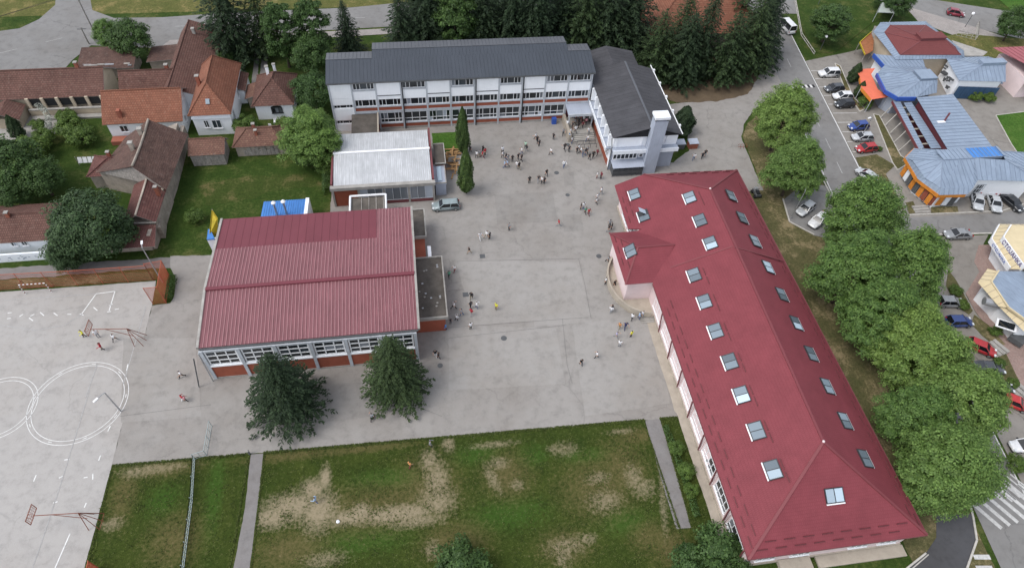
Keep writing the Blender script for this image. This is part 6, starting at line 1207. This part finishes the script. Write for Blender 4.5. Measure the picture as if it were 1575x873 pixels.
def car(kind, a, b, deg, col, label, name='parked_car', z=.035, group=None, cat='car'):
    p = P(a, b); d = car_meshes(kind); L_, w, zh, zr, rb, rt, rf, wb = CARK[kind]; h = L_ / 2; T = empty(name, (p.x, p.y, z), R(deg)); tag(T, label, cat, group); pm = paint(col)
    def put(nm, me, loc=(0, 0, 0), par=None, own=False):
        o = bpy.data.objects.new(nm, me); C.objects.link(o); o.parent = par or T; o.location = loc
        if own: o.material_slots[0].link = 'OBJECT'; o.material_slots[0].material = pm
        return o
    put('body', d['body'], own=True); put('roof', d['roof'], own=True)
    for k in ('rear_window', 'windscreen'): put(k, d[k])
    for k in 'ab': put('side_window', d['side_window_' + k])
    r = .31 if kind != 'suv' else .35
    for x in (-h + .78, h - .8):
        for s in (-1, 1): wl = put('wheel', d['wheel'], (x, s * (w - .09), r)); put('rim', d['rim'], par=wl)
    for s in (-1, 1): put('headlight', d['headlight'], (h - .2, s * w * .62, .66)); put('taillight', d['taillight'], (-h + .1, s * w * .74, .8)); put('mirror', d['mirror'], (wb - .25, s * (w + .08), zh))
    put('number_plate', d['plate'], (h - .01, 0, .5)); put('number_plate', d['plate'], (-h + .02, 0, .62)); put('bumper_trim', d['bumper'], (h - .05, 0, .38)); put('bumper_trim', d['bumper'], (-h + .06, 0, .4)); return T
W_, S_, DK, BK, BL, RD, GY = (.75, .76, .77), (.5, .52, .54), (.06, .065, .075), (.018, .02, .024), (.03, .07, .28), (.42, .025, .03), (.26, .27, .28)
car('wagon', 686, 320, 181, (.27, .33, .34), 'silver-green estate car parked in the schoolyard by the silver-roofed hall')
G = 'cars parked along the street'
car('suv', 1273, 117, 178, W_, 'white off-roader first in the row across from the speed bump', group=G); car('hatch', 1281, 140, 182, DK, 'dark grey hatchback second in the row beside the white off-roader', group=G); car('hatch', 1294, 152, 176, W_, 'white hatchback wedged between two dark parked cars', group=G); car('hatch', 1297, 164, 180, BK, 'black hatchback fourth in the row next to the small dark conifers', group=G)
car('hatch', 1318, 198, 184, BL, 'blue hatchback parked beside the green strip', group=G); car('hatch', 1324, 215, 176, S_, 'silver hatchback between the blue and the red hatchback', group=G); car('hatch', 1330, 232, 182, RD, 'red hatchback last in the row by the green strip', group=G)
car('hatch', 1330, 273, 118, S_, 'silver car at the street kerb half under the broad linden', group=G)
car('hatch', 1237, 325, 212, S_, 'silver hatchback in the small bay under the lindens'); car('sedan', 1257, 342, 212, W_, 'white saloon in the small bay, partly under the broad linden')
car('sedan', 1500, 313, 243, S_, 'pale silver saloon leftmost of three before the corner shop'); car('sedan', 1526, 316, 250, S_, 'silver saloon in the middle of three before the corner shop'); car('sedan', 1553, 315, 285, BK, 'black saloon rightmost of three before the corner shop')
car('sedan', 1470, 364, 176, GY, 'grey saloon driving along the side street', 'car')
car('hatch', 1458, 468, -8, GY, 'grey hatchback parked beside the flowering bush'); car('hatch', 1472, 498, -5, (.03, .06, .2), 'dark blue hatchback parked between grey and red cars'); car('hatch', 1506, 538, -38, RD, 'bright red car at the pale steps, half hidden by a linden'); car('sedan', 1516, 569, -12, DK, 'dark grey car parked below the red car'); car('sedan', 1529, 597, -15, BK, 'black car peeping out under the large linden'); car('hatch', 1556, 622, -35, (.5, .03, .03), 'red car of which only the bonnet shows by the lower steps'); car('hatch', 1572, 688, 178, W_, 'white hatchback at the right edge near the zebra crossing')
car('hatch', 1468, 24, -25, (.25, .03, .05), 'dark red hatchback driving on the main road', 'car'); car('van', 1208, 46, 97, W_, 'white van coming down the street by the spruces', 'van', cat='van')
# ================================================================== PEOPLE
def person_mesh(pose):
    J = {}; bm_v, bm_e, rad = [], [], []
    def v(p, r): bm_v.append(p); rad.append(r); return len(bm_v) - 1
    def ch(pts, start):
        k = start
        for p, r in pts: n = v(p, r); bm_e.append((k, n)); k = n
        return k
    st = pose.get('stride', 0.0); arm = pose.get('arm', .05); lean = pose.get('lean', 0)
    pel = v((0, 0, .93), .125); sp = ch([((0, lean * .3, 1.1), .12), ((0, lean * .6, 1.3), .135)], pel); nk = ch([((0, lean * .8, 1.42), .062), ((0, lean + .01, 1.5), .075), ((0, lean + .015, 1.6), .082)], sp); 
    ch([((0, lean + .1, 1.53), .022)], nk)       # nose
    for s in (-1, 1):
        ph = st * s; kb = .12 if ph < 0 else .03
        kn = ch([((s * .095, 0, .88), .1), ((s * .1, ph * .24 + .03, .5), .07), ((s * .1, ph * .48 - (.1 if ph < 0 else 0), .1 + (.06 if ph < 0 else 0)), .047)], pel); ch([((s * .105, ph * .48 + .14 - (.1 if ph < 0 else 0), .04 + (.05 if ph < 0 else 0)), .04)], kn)
        sw = -st * s * .35; e = pose.get('bend', .06); el = ch([((s * .18, lean * .6, 1.37), .068), ((s * (.23 + arm), lean * .5 + sw * .6 - .02, 1.1), .05), ((s * (.24 + arm * 1.3), lean * .5 + sw + e, .88 + e * 1.2), .036), ((s * (.24 + arm * 1.3), lean * .5 + sw + e * 1.3 + .02, .79 + e * 1.3), .04)], sp); hx, hy, hz = bm_v[el]
        for f, q in enumerate((-.03, -.01, .01, .03)): ch([((hx - s * .01, hy + q, hz - .09 - .012 * (f in (1, 2))), .011)], el)
        ch([((hx - s * .03, hy + .05, hz - .03), .012)], el)
    me = bpy.data.meshes.new('person'); me.from_pydata(bm_v, bm_e, []); o = bpy.data.objects.new('person_tmp', me); C.objects.link(o); sk = o.modifiers.new('Skin', 'SKIN'); sb = o.modifiers.new('Sub', 'SUBSURF'); sb.levels = 1; sb.render_levels = 1
    for i, r in enumerate(rad): me.skin_vertices[0].data[i].radius = (r, r)
    me.skin_vertices[0].data[0].use_root = True
    bpy.context.view_layer.update(); out = bpy.data.meshes.new_from_object(o.evaluated_get(bpy.context.evaluated_depsgraph_get())); bpy.data.objects.remove(o)
    for nm in range(5): out.materials.append(M['hair'])
    for pg in out.polygons:
        c = pg.center; ax = abs(c.x)
        if c.z > 1.44: mi = 3 if (c.z > 1.575 or c.y < lean + .0) else 0
        elif c.z > 1.41 and ax < .08: mi = 0
        elif ax > .16 and c.z < (1.2 if not pose.get('long') else .86): mi = 0 if c.z > .6 else 2
        elif c.z > .9: mi = 1
        elif c.z > .09: mi = 2
        else: mi = 4
        pg.material_index = mi; pg.use_smooth = True
    out.name = 'person'; return out
POSE = [person_mesh(p) for p in ({'stride': .0, 'arm': .04}, {'stride': .36, 'arm': .02, 'lean': .02}, {'stride': -.34, 'arm': .02, 'lean': .02, 'bend': .12}, {'stride': .2, 'arm': .02, 'bend': .2, 'long': 1}, {'stride': .62, 'arm': .05, 'lean': .06, 'bend': .18})]
SK = [plain('skin', (.48, .29, .21), .6), plain('skin_tan', (.4, .23, .16), .6)]; shoe = plain('shoe', (.05, .05, .055), .7)
CL = {k: plain('cloth_' + k.replace(' ', '_'), c, .9) for k, c in {'white': (.72, .73, .75), 'black': (.014, .014, .017), 'dark': (.03, .03, .036), 'grey': (.24, .25, .27), 'red': (.4, .025, .04), 'yellow': (.68, .66, .05), 'blue': (.07, .22, .5), 'light blue': (.33, .45, .62), 'green': (.09, .3, .2), 'mint': (.45, .65, .5), 'navy': (.02, .03, .11), 'orange': (.55, .25, .09), 'lilac': (.4, .38, .55), 'pink': (.65, .3, .34), 'wine': (.16, .02, .035), 'denim': (.09, .13, .24), 'khaki': (.25, .21, .14)}.items()}
seen = {}
def person(a, b, top, low, where, pose=None, deg=None, z=.04, h=None, n=0):
    p = P(a, b, z); k = rnd.randrange(5) if pose is None else pose; o = bpy.data.objects.new('person', POSE[k]); C.objects.link(o); o.location = (p.x, p.y, z); s = (h or rnd.uniform(1.5, 1.75)) / 1.68; o.scale = (s * 1.12, s * 1.12, s); o.rotation_euler.z = R(rnd.uniform(0, 360) if deg is None else deg)
    for i, m in enumerate((rnd.choice(SK), CL[top], CL[low], M['hair'], shoe)): o.material_slots[i].link = 'OBJECT'; o.material_slots[i].material = m
    tag(o, 'person in %s top and %s trousers %s' % (top, low, where) if top != low else 'person dressed all in %s %s' % (top, where), 'person', 'people about the schoolyard'); return o
def crowd(where, *l):
    for q in l: person(*q[:4], where if len(q) < 5 else q[4], *(q[5:]))
w_ = 'walking beside the sports hall annex'
crowd(w_, (698, 475, 'white', 'black'), (710, 485, 'grey', 'denim', 'before the annex corner'), (725, 460, 'black', 'khaki', 'just behind the red-topped person'), (724, 474, 'dark', 'black', 'just behind the red-topped person'), (733, 474, 'white', 'denim', 'right of the red-topped person'), (725, 485, 'red', 'grey', 'among the group near the sports hall annex'), (763, 476, 'yellow', 'khaki', 'alone on the yard right of the sports hall', 0), (702, 493, 'white', 'dark', 'near the lower annex corner'), (724, 506, 'white', 'black', 'nearest the camera in the annex group'), (685, 507, 'blue', 'navy', 'close to the brick foot of the annex'), (693, 497, 'dark', 'dark', 'beside the blue-topped person', 0, None, .04, 1.2), (691, 427, 'green', 'black', 'at the upper annex wall'), (699, 418, 'white', 'wine', 'at the upper annex wall'), (670, 548, 'black', 'white', 'below the annex by the drain cover'), (675, 551, 'black', 'dark', 'below the annex by the drain cover'))
crowd('crossing the middle of the yard', (722, 390, 'black', 'khaki', 'striding past the square drain cover', 4), (738, 368, 'white', 'white', 'in the trio in mid yard'), (748, 366, 'white', 'khaki', 'in the trio in mid yard'), (753, 368, 'dark', 'black', 'in the trio in mid yard'), (783, 354, 'grey', 'dark', 'alone in the middle of the yard', 0), (859, 348, 'red', 'grey', 'alone in the right middle of the yard', 4))
crowd('near the upper thuja', (733, 243, 'white', 'dark'), (738, 241, 'grey', 'khaki'), (743, 235, 'black', 'black'), (742, 243, 'red', 'wine'), (746, 239, 'red', 'dark'), (723, 235, 'dark', 'black', 'half hidden behind the thuja'))
crowd('in the upper yard knot', (773, 243, 'white', 'dark'), (778, 246, 'dark', 'denim'), (781, 248, 'grey', 'grey'), (788, 249, 'black', 'black'), (776, 258, 'light blue', 'denim'), (780, 257, 'light blue', 'dark'), (773, 236, 'white', 'black', 'behind the pupils knot'))
crowd('in the second knot of pupils', (797, 246, 'dark', 'dark'), (802, 248, 'dark', 'black'), (795, 259, 'white', 'grey'), (798, 261, 'black', 'khaki'), (802, 237, 'white', 'denim'), (808, 228, 'mint', 'black'), (810, 233, 'dark', 'grey'))
crowd('near the classroom block wall', (824, 215, 'white', 'dark'), (826, 220, 'black', 'black'), (829, 225, 'dark', 'black'), (851, 215, 'black', 'dark', 'alone near the blue waste bin', 0), (847, 238, 'white', 'black', 'running across the upper yard', 4), (867, 258, 'white', 'denim', 'above the light asphalt patch'))
crowd('in the dark-clad row', (814, 282, 'black', 'black', 'leftmost of the dark-clad row', 0), (828, 280, 'dark', 'grey'), (833, 282, 'white', 'black'), (837, 282, 'dark', 'black'), (840, 271, 'black', 'dark', 'just behind the dark-clad row'))
crowd('walking towards the red-roofed wing', (924, 299, 'white', 'grey'), (918, 308, 'white', 'black'), (917, 314, 'white', 'dark'), (893, 322, 'dark', 'black'), (897, 322, 'white', 'denim'), (900, 329, 'green', 'dark'), (905, 331, 'red', 'wine'), (918, 274, 'white', 'wine', 'by the corner of the annex canopy'), (924, 275, 'wine', 'dark', 'by the corner of the annex canopy'))
crowd('before the entrance steps', (866, 208, 'grey', 'dark'), (868, 232, 'black', 'black'), (875, 234, 'dark', 'black'), (890, 233, 'white', 'black'), (893, 237, 'white', 'dark'), (896, 240, 'grey', 'denim'), (900, 239, 'dark', 'denim'), (906, 246, 'black', 'dark'), (912, 243, 'black', 'black', 'right of the crowd before the entrance steps'), (918, 240, 'wine', 'dark'), (887, 236, 'dark', 'dark'), (903, 236, 'grey', 'black'))
for i, (a, b, t, l) in enumerate([(877, 211, 'white', 'black'), (875, 217, 'blue', 'denim'), (885, 209, 'white', 'dark'), (879, 221, 'white', 'denim'), (872, 200, 'white', 'grey'), (880, 203, 'dark', 'black'), (890, 196, 'dark', 'dark'), (893, 192, 'red', 'black'), (897, 193, 'white', 'wine'), (901, 196, 'pink', 'dark'), (886, 190, 'red', 'dark'), (905, 210, 'white', 'grey'), (903, 218, 'white', 'denim'), (884, 198, 'grey', 'black'), (889, 203, 'black', 'black'), (896, 201, 'wine', 'dark'), (900, 188, 'dark', 'black'), (906, 192, 'white', 'dark'), (882, 187, 'white', 'denim'), (894, 186, 'black', 'dark'), (888, 184, 'white', 'red')]):
    p = P(a, b); z = .04 if p.y < 90.2 else min(.74, .17 + .14 * int((p.y - 90.2) / .36)); person(a, b - z * 6, t, l, ('at the foot of' if b > 208 else 'halfway up' if b > 195 else 'at the top of') + ' the entrance steps, ' + ('left side' if a < 884 else 'middle' if a < 896 else 'right side'), z=z)
crowd('under the annex canopy', (979, 260, 'dark', 'black'), (984, 260, 'black', 'black')); crowd('on the drive behind the red-roofed wing', (1066, 246, 'white', 'denim'), (1079, 244, 'dark', 'black'), (1083, 241, 'black', 'grey'))
crowd('at the terrace of the red-roofed wing', (935, 357, 'black', 'grey'), (940, 353, 'black', 'black'), (937, 349, 'grey', 'dark'), (934, 404, 'grey', 'black', 'running past the round drain cover', 4), (931, 437, 'white', 'dark', 'walking by the curved terrace wall'), (944, 441, 'black', 'black', 'walking by the curved terrace wall'), (939, 481, 'white', 'grey', 'in the pair by the pink wing'), (941, 478, 'black', 'white', 'in the pair by the pink wing'), (971, 492, 'white', 'dark', 'near the pink wall'), (982, 490, 'light blue', 'denim', 'near the pink wall'), (987, 488, 'white', 'grey', 'near the pink wall'), (952, 505, 'orange', 'khaki', 'among the group by the pink wing'), (961, 505, 'navy', 'navy', 'among the group by the pink wing'), (970, 518, 'yellow', 'black', 'by the pink wing'), (947, 519, 'lilac', 'grey', 'by the pink wing'), (952, 533, 'white', 'grey', 'nearest the camera by the pink wing'), (917, 550, 'white', 'black', 'in the lower right yard'), (893, 561, 'black', 'dark', 'in the lower right yard'))
crowd('on the sports court', (131, 518, 'yellow', 'black'), (152, 518, 'white', 'grey'), (178, 524, 'white', 'dark', 'running under the basketball board', 4), (159, 538, 'red', 'dark'), (281, 580, 'white', 'black', 'alone between court and sports hall'), (287, 617, 'pink', 'black', 'left of the dark fir'), (283, 616, 'red', 'white', 'left of the dark fir'), (573, 645, 'grey', 'black', 'under the edge of the rounded fir'))
crowd('on the lawn', (487, 772, 'light blue', 'denim', 'on the bare patch of the lawn', 3), (662, 686, 'grey', 'dark', 'at the upper edge of the lawn', 3), (631, 718, 'orange', 'wine', 'crossing the upper lawn', 2))
# ================================================================== SMALL THINGS
def hoop(a, b, ang, label):
    p = P(a, b); T = empty('basketball_hoop', (p.x, p.y, 0)); tag(T, label, 'basketball hoop', 'basketball hoops'); d = V((math.cos(R(ang)), math.sin(R(ang)), 0)); s = V((-d.y, d.x, 0)); b0 = V((p.x, p.y, 0)); m = M['rust']
    tip = b0 + d * 5.0 + V((0, 0, 3.2)); mb = MB()
    for k in (-1, 1): mb.bar(b0 + s * .9 * k - d * .6, b0 + d * .6 + V((0, 0, 2.9)), .065, .065); mb.bar(b0 + s * .9 * k + d * .5, b0 + d * .6 + V((0, 0, 2.9)), .055, .055)
    mb.bar(b0 + s * .9 - d * .6, b0 - s * .9 - d * .6, .055, .055); mb.build('base_frame', m, T); mb = MB(); mb.bar(b0 + d * .6 + V((0, 0, 2.9)), tip, .065, .065); mb.bar(b0 + d * .4 + V((0, 0, 1.2)), b0 + d * 3.2 + V((0, 0, 3.05)), .055, .055); mb.bar(b0 - d * .8, b0 + d * .6 + V((0, 0, 2.9)), .055, .055); mb.build('boom', m, T)
    bd = MB(); c = tip + V((0, 0, .35))
    for k in (-1, 1): bd.bar(c + s * .9 * k + V((0, 0, -.55)), c + s * .9 * k + V((0, 0, .55)), .055, .055); bd.bar(c - s * .9 + V((0, 0, .55 * k)), c + s * .9 + V((0, 0, .55 * k)), .055, .055)
    for k in np.linspace(-.4, .4, 4): bd.bar(c - s * .9 + V((0, 0, k)), c + s * .9 + V((0, 0, k)), .02, .02)
    for k in np.linspace(-.7, .7, 6): bd.bar(c + s * k + V((0, 0, -.5)), c + s * k + V((0, 0, .5)), .02, .02)
    bd.build('backboard', m, T); r = MB(); pts = [tip + d * (.38 + .25 * math.cos(t)) + s * .25 * math.sin(t) + V((0, 0, -.1)) for t in np.linspace(0, 2 * math.pi, 13)]
    for x, y in zip(pts, pts[1:]): r.tube(x, y, .02, n=5)
    r.build('rim', m, T)
hoop(216, 524, 178, 'rusty basketball hoop on the far right side of the court'); hoop(148, 802, 178, 'rusty basketball hoop on the near side of the court by the lawn')
def goal():
    a, b = P(40, 452), P(80, 449); T = empty('football_goal', (a.x, a.y, 0)); tag(T, 'small football goal with red and white striped posts at the court edge', 'goal')
    def striped(p, q, nm):
        mb = MB(); n = max(2, int((q - p).length / .25))
        for i in range(n): mb.tube(p.lerp(q, i / n), p.lerp(q, (i + 1) / n), .06, n=6, mi=i % 2)
        mb.build(nm, [M['frame'], M['rust']], T)
    for p in (a, b): striped(p, p + V((0, 0, 2)), 'post'); mb = MB(); mb.bar(p + V((0, 0, 2)), p + V((0, .9, 1.9)), .05, .05); mb.bar(p + V((0, .9, 1.9)), p + V((0, 1.1, 0)), .05, .05); mb.build('net_frame', M['rust'], T)
    striped(a + V((0, 0, 2)), b + V((0, 0, 2)), 'crossbar'); MB().bar(a + V((0, 1.1, .05)), b + V((0, 1.1, .05)), .05, .05).build('ground_bar', M['rust'], T)
goal()
def lamp(a, b, h, ang, label, arm=1.3):
    p = P(a, b); T = empty('lamp_post', (p.x, p.y, 0)); tag(T, label, 'lamp post'); d = V((math.cos(R(ang)), math.sin(R(ang)), 0)); MB().tube((p.x, p.y, 0), (p.x, p.y, h), .1, .06, n=8).build('pole', M['metal'], T); t = V((p.x, p.y, h)); MB().tube(t, t + d * arm + V((0, 0, .15)), .045, n=6).build('arm', M['metal'], T)
    m_ = MB(); m_.obox(t + d * (arm + .3) + V((0, 0, .16)), d * .32, V((-d.y, d.x, 0)) * .13, (0, 0, .06)); m_.build('lamp_head', M['frame'], T)
lamp(186, 632, 4.6, 235, 'lamp post at the edge of the sports court above the ring', .9); lamp(250, 434, 7.4, 100, 'tall lamp post in the red fenced corner of the court', .5); lamp(1216, 336, 6, 60, 'lamp post in the small parking bay', .8); lamp(1322, 215, 5, 200, 'slim lamp post on the green strip', .5)
for a, b, lab in ((1258, 8, 'white globe lamp at the far corner of the plaza lawn'), (1261, 78, 'white globe lamp at the near corner of the plaza lawn'), (1484, 42, 'white globe lamp by the main road pavement')):
    p = P(a, b); T = empty('globe_lamp', (p.x, p.y, 0)); tag(T, lab, 'lamp'); q = P(a, b, 3.2); MB().tube((p.x, p.y, 0), (p.x, p.y, 3.0), .06, n=6).build('pole', M['dgrey'], T); MB().sphere((p.x, p.y, 3.25), .34, 12, 8).build('globe', M['frame'], T, smooth=True)
def pole(a, b, h, label):
    p = P(a, b); T = empty('utility_pole', (p.x, p.y, 0)); tag(T, label, 'utility pole'); MB().tube((p.x, p.y, 0), (p.x, p.y, h), .16, .1, n=8).build('pole', M['wood'], T); MB().bar((p.x - .8, p.y, h - .3), (p.x + .8, p.y, h - .3), .1, .1).build('crossarm', M['dgrey'], T); return V((p.x, p.y, h - .2)), T
t1, T1 = pole(146, 52, 8.5, 'wooden utility pole beside the main road'); pole(137, 68, 3.5, 'short wooden post by the ruined shed')
for k in range(3):
    m_ = MB(); a_, b_ = t1 + V((-.6 + .6 * k, 0, .1)), V((-115, 104 + k, 7.5)); pr = a_
    for i in range(1, 13): q = a_.lerp(b_, i / 12) + V((0, 0, -1.2 * math.sin(math.pi * i / 12))); m_.tube(pr, q, .02, n=4); pr = q
    m_.build('wire', M['black'], T1)
# fences
def mesh_fence(pts, h, label, m, name='fence', step=.22, rows=8, r=.012, post=3.0, pr=.05):
    pts = [V((p[0], p[1], 0)) for p in pts]; T = empty(name, tuple(pts[0])); tag(T, label, 'fence')
    for a, b in zip(pts, pts[1:]):
        L_ = (b - a).length; n = max(1, round(L_ / post))
        for i in range(n):
            p, q = a.lerp(b, i / n), a.lerp(b, (i + 1) / n); MB().tube(p, p + V((0, 0, h + .1)), pr, n=6).build('post', M[m], T); w = MB(); k = int((q - p).length / step)
            for j in range(1, k + 1): x = p.lerp(q, j / (k + 1)); w.bar(x + V((0, 0, .1)), x + V((0, 0, h)), r * 2, r * 2)
            for j in range(rows): z = .1 + (h - .1) * j / (rows - 1); w.bar(p + V((0, 0, z)), q + V((0, 0, z)), r * 2, r * 2)
            w.bar(p + V((0, 0, h)), q + V((0, 0, h)), .06, .06); w.build('mesh_panel', M[m], T)
    MB().tube(pts[-1], pts[-1] + V((0, 0, h + .1)), pr, n=6).build('post', M[m], T); return T
mesh_fence(px(0, 446, 120, 439, 236, 431)[::-1] + [(-75, 67.6)], 3.2, 'rust-red wire mesh ball-stop fence along the far edge of the court', 'wire_red', step=.3, rows=11, r=.01)
mesh_fence(px(236, 431, 262, 426, 256, 466, 236, 468), 3.6, 'denser rust-red mesh enclosure at the corner of the court', 'wire_red', 'corner_fence', step=.18, rows=18, r=.012, post=2.2)
mesh_fence(px(300, 706, 296, 770, 283, 873, 270, 960), 1.0, 'low grey-green double rail fence across the left lawn', 'wire_green', 'rail_fence', step=.5, rows=3, r=.03, post=2.4)
mesh_fence(px(326, 655, 318, 700, 300, 706), 1.3, 'open grey metal gate fence on the asphalt by the left lawn', 'wire_green', 'yard_fence', step=1.2, rows=3, r=.02, post=1.6, pr=.04)
mesh_fence(px(152, 873, 140, 920), 2.5, 'stub of rust-red mesh fence at the bottom left', 'wire_red', 'fence_stub', step=.1, rows=18, r=.018, post=1.2)
T = mesh_fence(px(1222, 0, 1232, 55, 1252, 84), .6, 'low concrete edging fence around the plaza lawn', 'kerb', 'edge_fence', step=3, rows=2, r=.05)
mesh_fence(px(1470, 55, 1500, 62, 1502, 40), 1.2, 'pale pipe railing by the main road pavement', 'kerb', 'pipe_railing', step=1.2, rows=3, r=.03, post=1.8)
# bus shelter
p = P(1363, 28); T = empty('bus_shelter', (p.x, p.y, 0)); tag(T, 'bus shelter with pale grey-green flat roof beside the main road', 'bus shelter'); c = P(1365, 14, 2.5)
MB().slab([P(1357, 4, 2.6), P(1381, 5, 2.6), P(1376, 20, 2.4), P(1350, 19, 2.4)], .12).build('roof', mat('shelter_roof', (.36, .4, .37), .6, .15, 1), T)
for q in ((1357, 4), (1381, 5), (1376, 20), (1350, 19)): e = P(*q, 2.4); MB().tube((e.x * .999, e.y, 0), (e.x * .999, e.y, 2.35), .05, n=6).build('post', M['grey'], T)
a_, b_ = P(1357, 4, 2.4), P(1381, 5, 2.4); MB().bar((a_.x, a_.y, 1.2), (b_.x, b_.y, 1.2), .05, 2.0).build('back_panel', M['curtain'], T); MB().bar((a_.x + .4, a_.y - .6, .45), (b_.x - .4, b_.y - .6, .45), .4, .06).build('bench', M['wood'], T)
for a, b, lab in ((1044, 227, 'grey utility cabinet beside the annex wall'), (1064, 226, 'low brick and steel skip box at the edge of the forecourt grass')):
    p = P(a, b); T = empty('utility_box', (p.x, p.y, 0)); tag(T, lab, 'cabinet'); MB().box(p.x - .8, p.x + .8, p.y - .6, p.y + .6, 0, 1.2).build('body', M['dgrey' if a < 1050 else 'brick'], T); MB().hexa([(p.x - .9, p.y - .7, 1.22), (p.x + .9, p.y - .7, 1.22), (p.x + .9, p.y + .7, 1.22), (p.x - .9, p.y + .7, 1.22), (p.x - .8, p.y - .6, 1.32), (p.x + .8, p.y - .6, 1.32), (p.x + .8, p.y + .6, 1.45), (p.x - .8, p.y + .6, 1.45)]).build('lid', M['bluegrey'], T)
p = P(1142, 226); T = empty('bicycle_rack', (p.x, p.y, 0)); tag(T, 'tubular bicycle rack at the edge of the linden verge', 'bicycle rack')
for k in range(3):
    m_ = MB(); pts = [V((p.x - .6 + k * .6, p.y + .5 * math.cos(t), .55 * math.sin(t))) for t in np.linspace(0, math.pi, 8)]
    for x, y in zip(pts, pts[1:]): m_.tube(x, y, .035, n=5)
    m_.build('hoop', M['rust'], T)
MB().bar((p.x - .9, p.y, .05), (p.x + .9, p.y, .05), .06, .06).build('base_bar', M['rust'], T)
p = P(1162, 300); T = empty('garden_tractor', (p.x, p.y, .04)); tag(T, 'small dark two-seat quad parked at the back eave of the red roof', 'quad'); x, y = p.x, p.y
MB().obox((x, y, .6), (.42, 0, 0), (0, .9, 0), (0, 0, .2)).build('chassis', M['dgrey'], T); MB().obox((x, y + .5, .95), (.3, 0, 0), (0, .35, 0), (0, 0, .16)).build('bonnet', M['metal'], T); MB().obox((x, y - .35, .95), (.28, 0, 0), (0, .4, 0), (0, 0, .1)).build('seat', M['black'], T); MB().bar((x - .4, y + .15, 1.25), (x + .4, y + .15, 1.25), .05, .05).build('handlebar', M['black'], T)
for a in (-.5, .5):
    for b in (-.62, .62): MB().tube((x + a - .12, y + b, .33), (x + a + .12, y + b, .33), .3, n=12).build('wheel', tyre, T)
for a, b, lab in ((384, 698, 'short grey bollard with pale cap at the head of the left path'),):
    p = P(a, b); T = empty('bollard', (p.x, p.y, 0)); tag(T, lab, 'bollard'); MB().tube((p.x, p.y, 0), (p.x, p.y, .8), .12, n=10).build('post', M['dgrey'], T); MB().sphere((p.x, p.y, .9), .17).build('cap', M['concrete'], T)
for a, b, lab in ((416, 198, 'white plastic garden chair by the bungalow'), (424, 190, 'white plastic garden chair nearer the bungalow window')):
    p = P(a, b); T = empty('garden_chair', (p.x, p.y, 0)); tag(T, lab, 'chair'); x, y = p.x, p.y; MB().box(x - .25, x + .25, y - .25, y + .25, .4, .45).build('seat', M['frame'], T); MB().box(x - .25, x + .25, y + .22, y + .27, .45, .9).build('backrest', M['frame'], T)
    for i in (-.22, .22):
        for j in (-.22, .22): MB().box(x + i - .02, x + i + .02, y + j - .02, y + j + .02, 0, .4).build('leg', M['frame'], T)
p = P(520, 802); T = empty('litter_bag', (p.x, p.y, 0)); tag(T, 'crumpled white plastic bag lying on the bare lawn', 'bag'); m_ = MB(); m_.sphere((p.x, p.y, .1), .19, 9, 6, sz=.6)
for v in m_.v: v += V((rnd.uniform(-.06, .06), rnd.uniform(-.06, .06), rnd.uniform(-.05, .05)))
m_.build('bag', M['frame'], T)
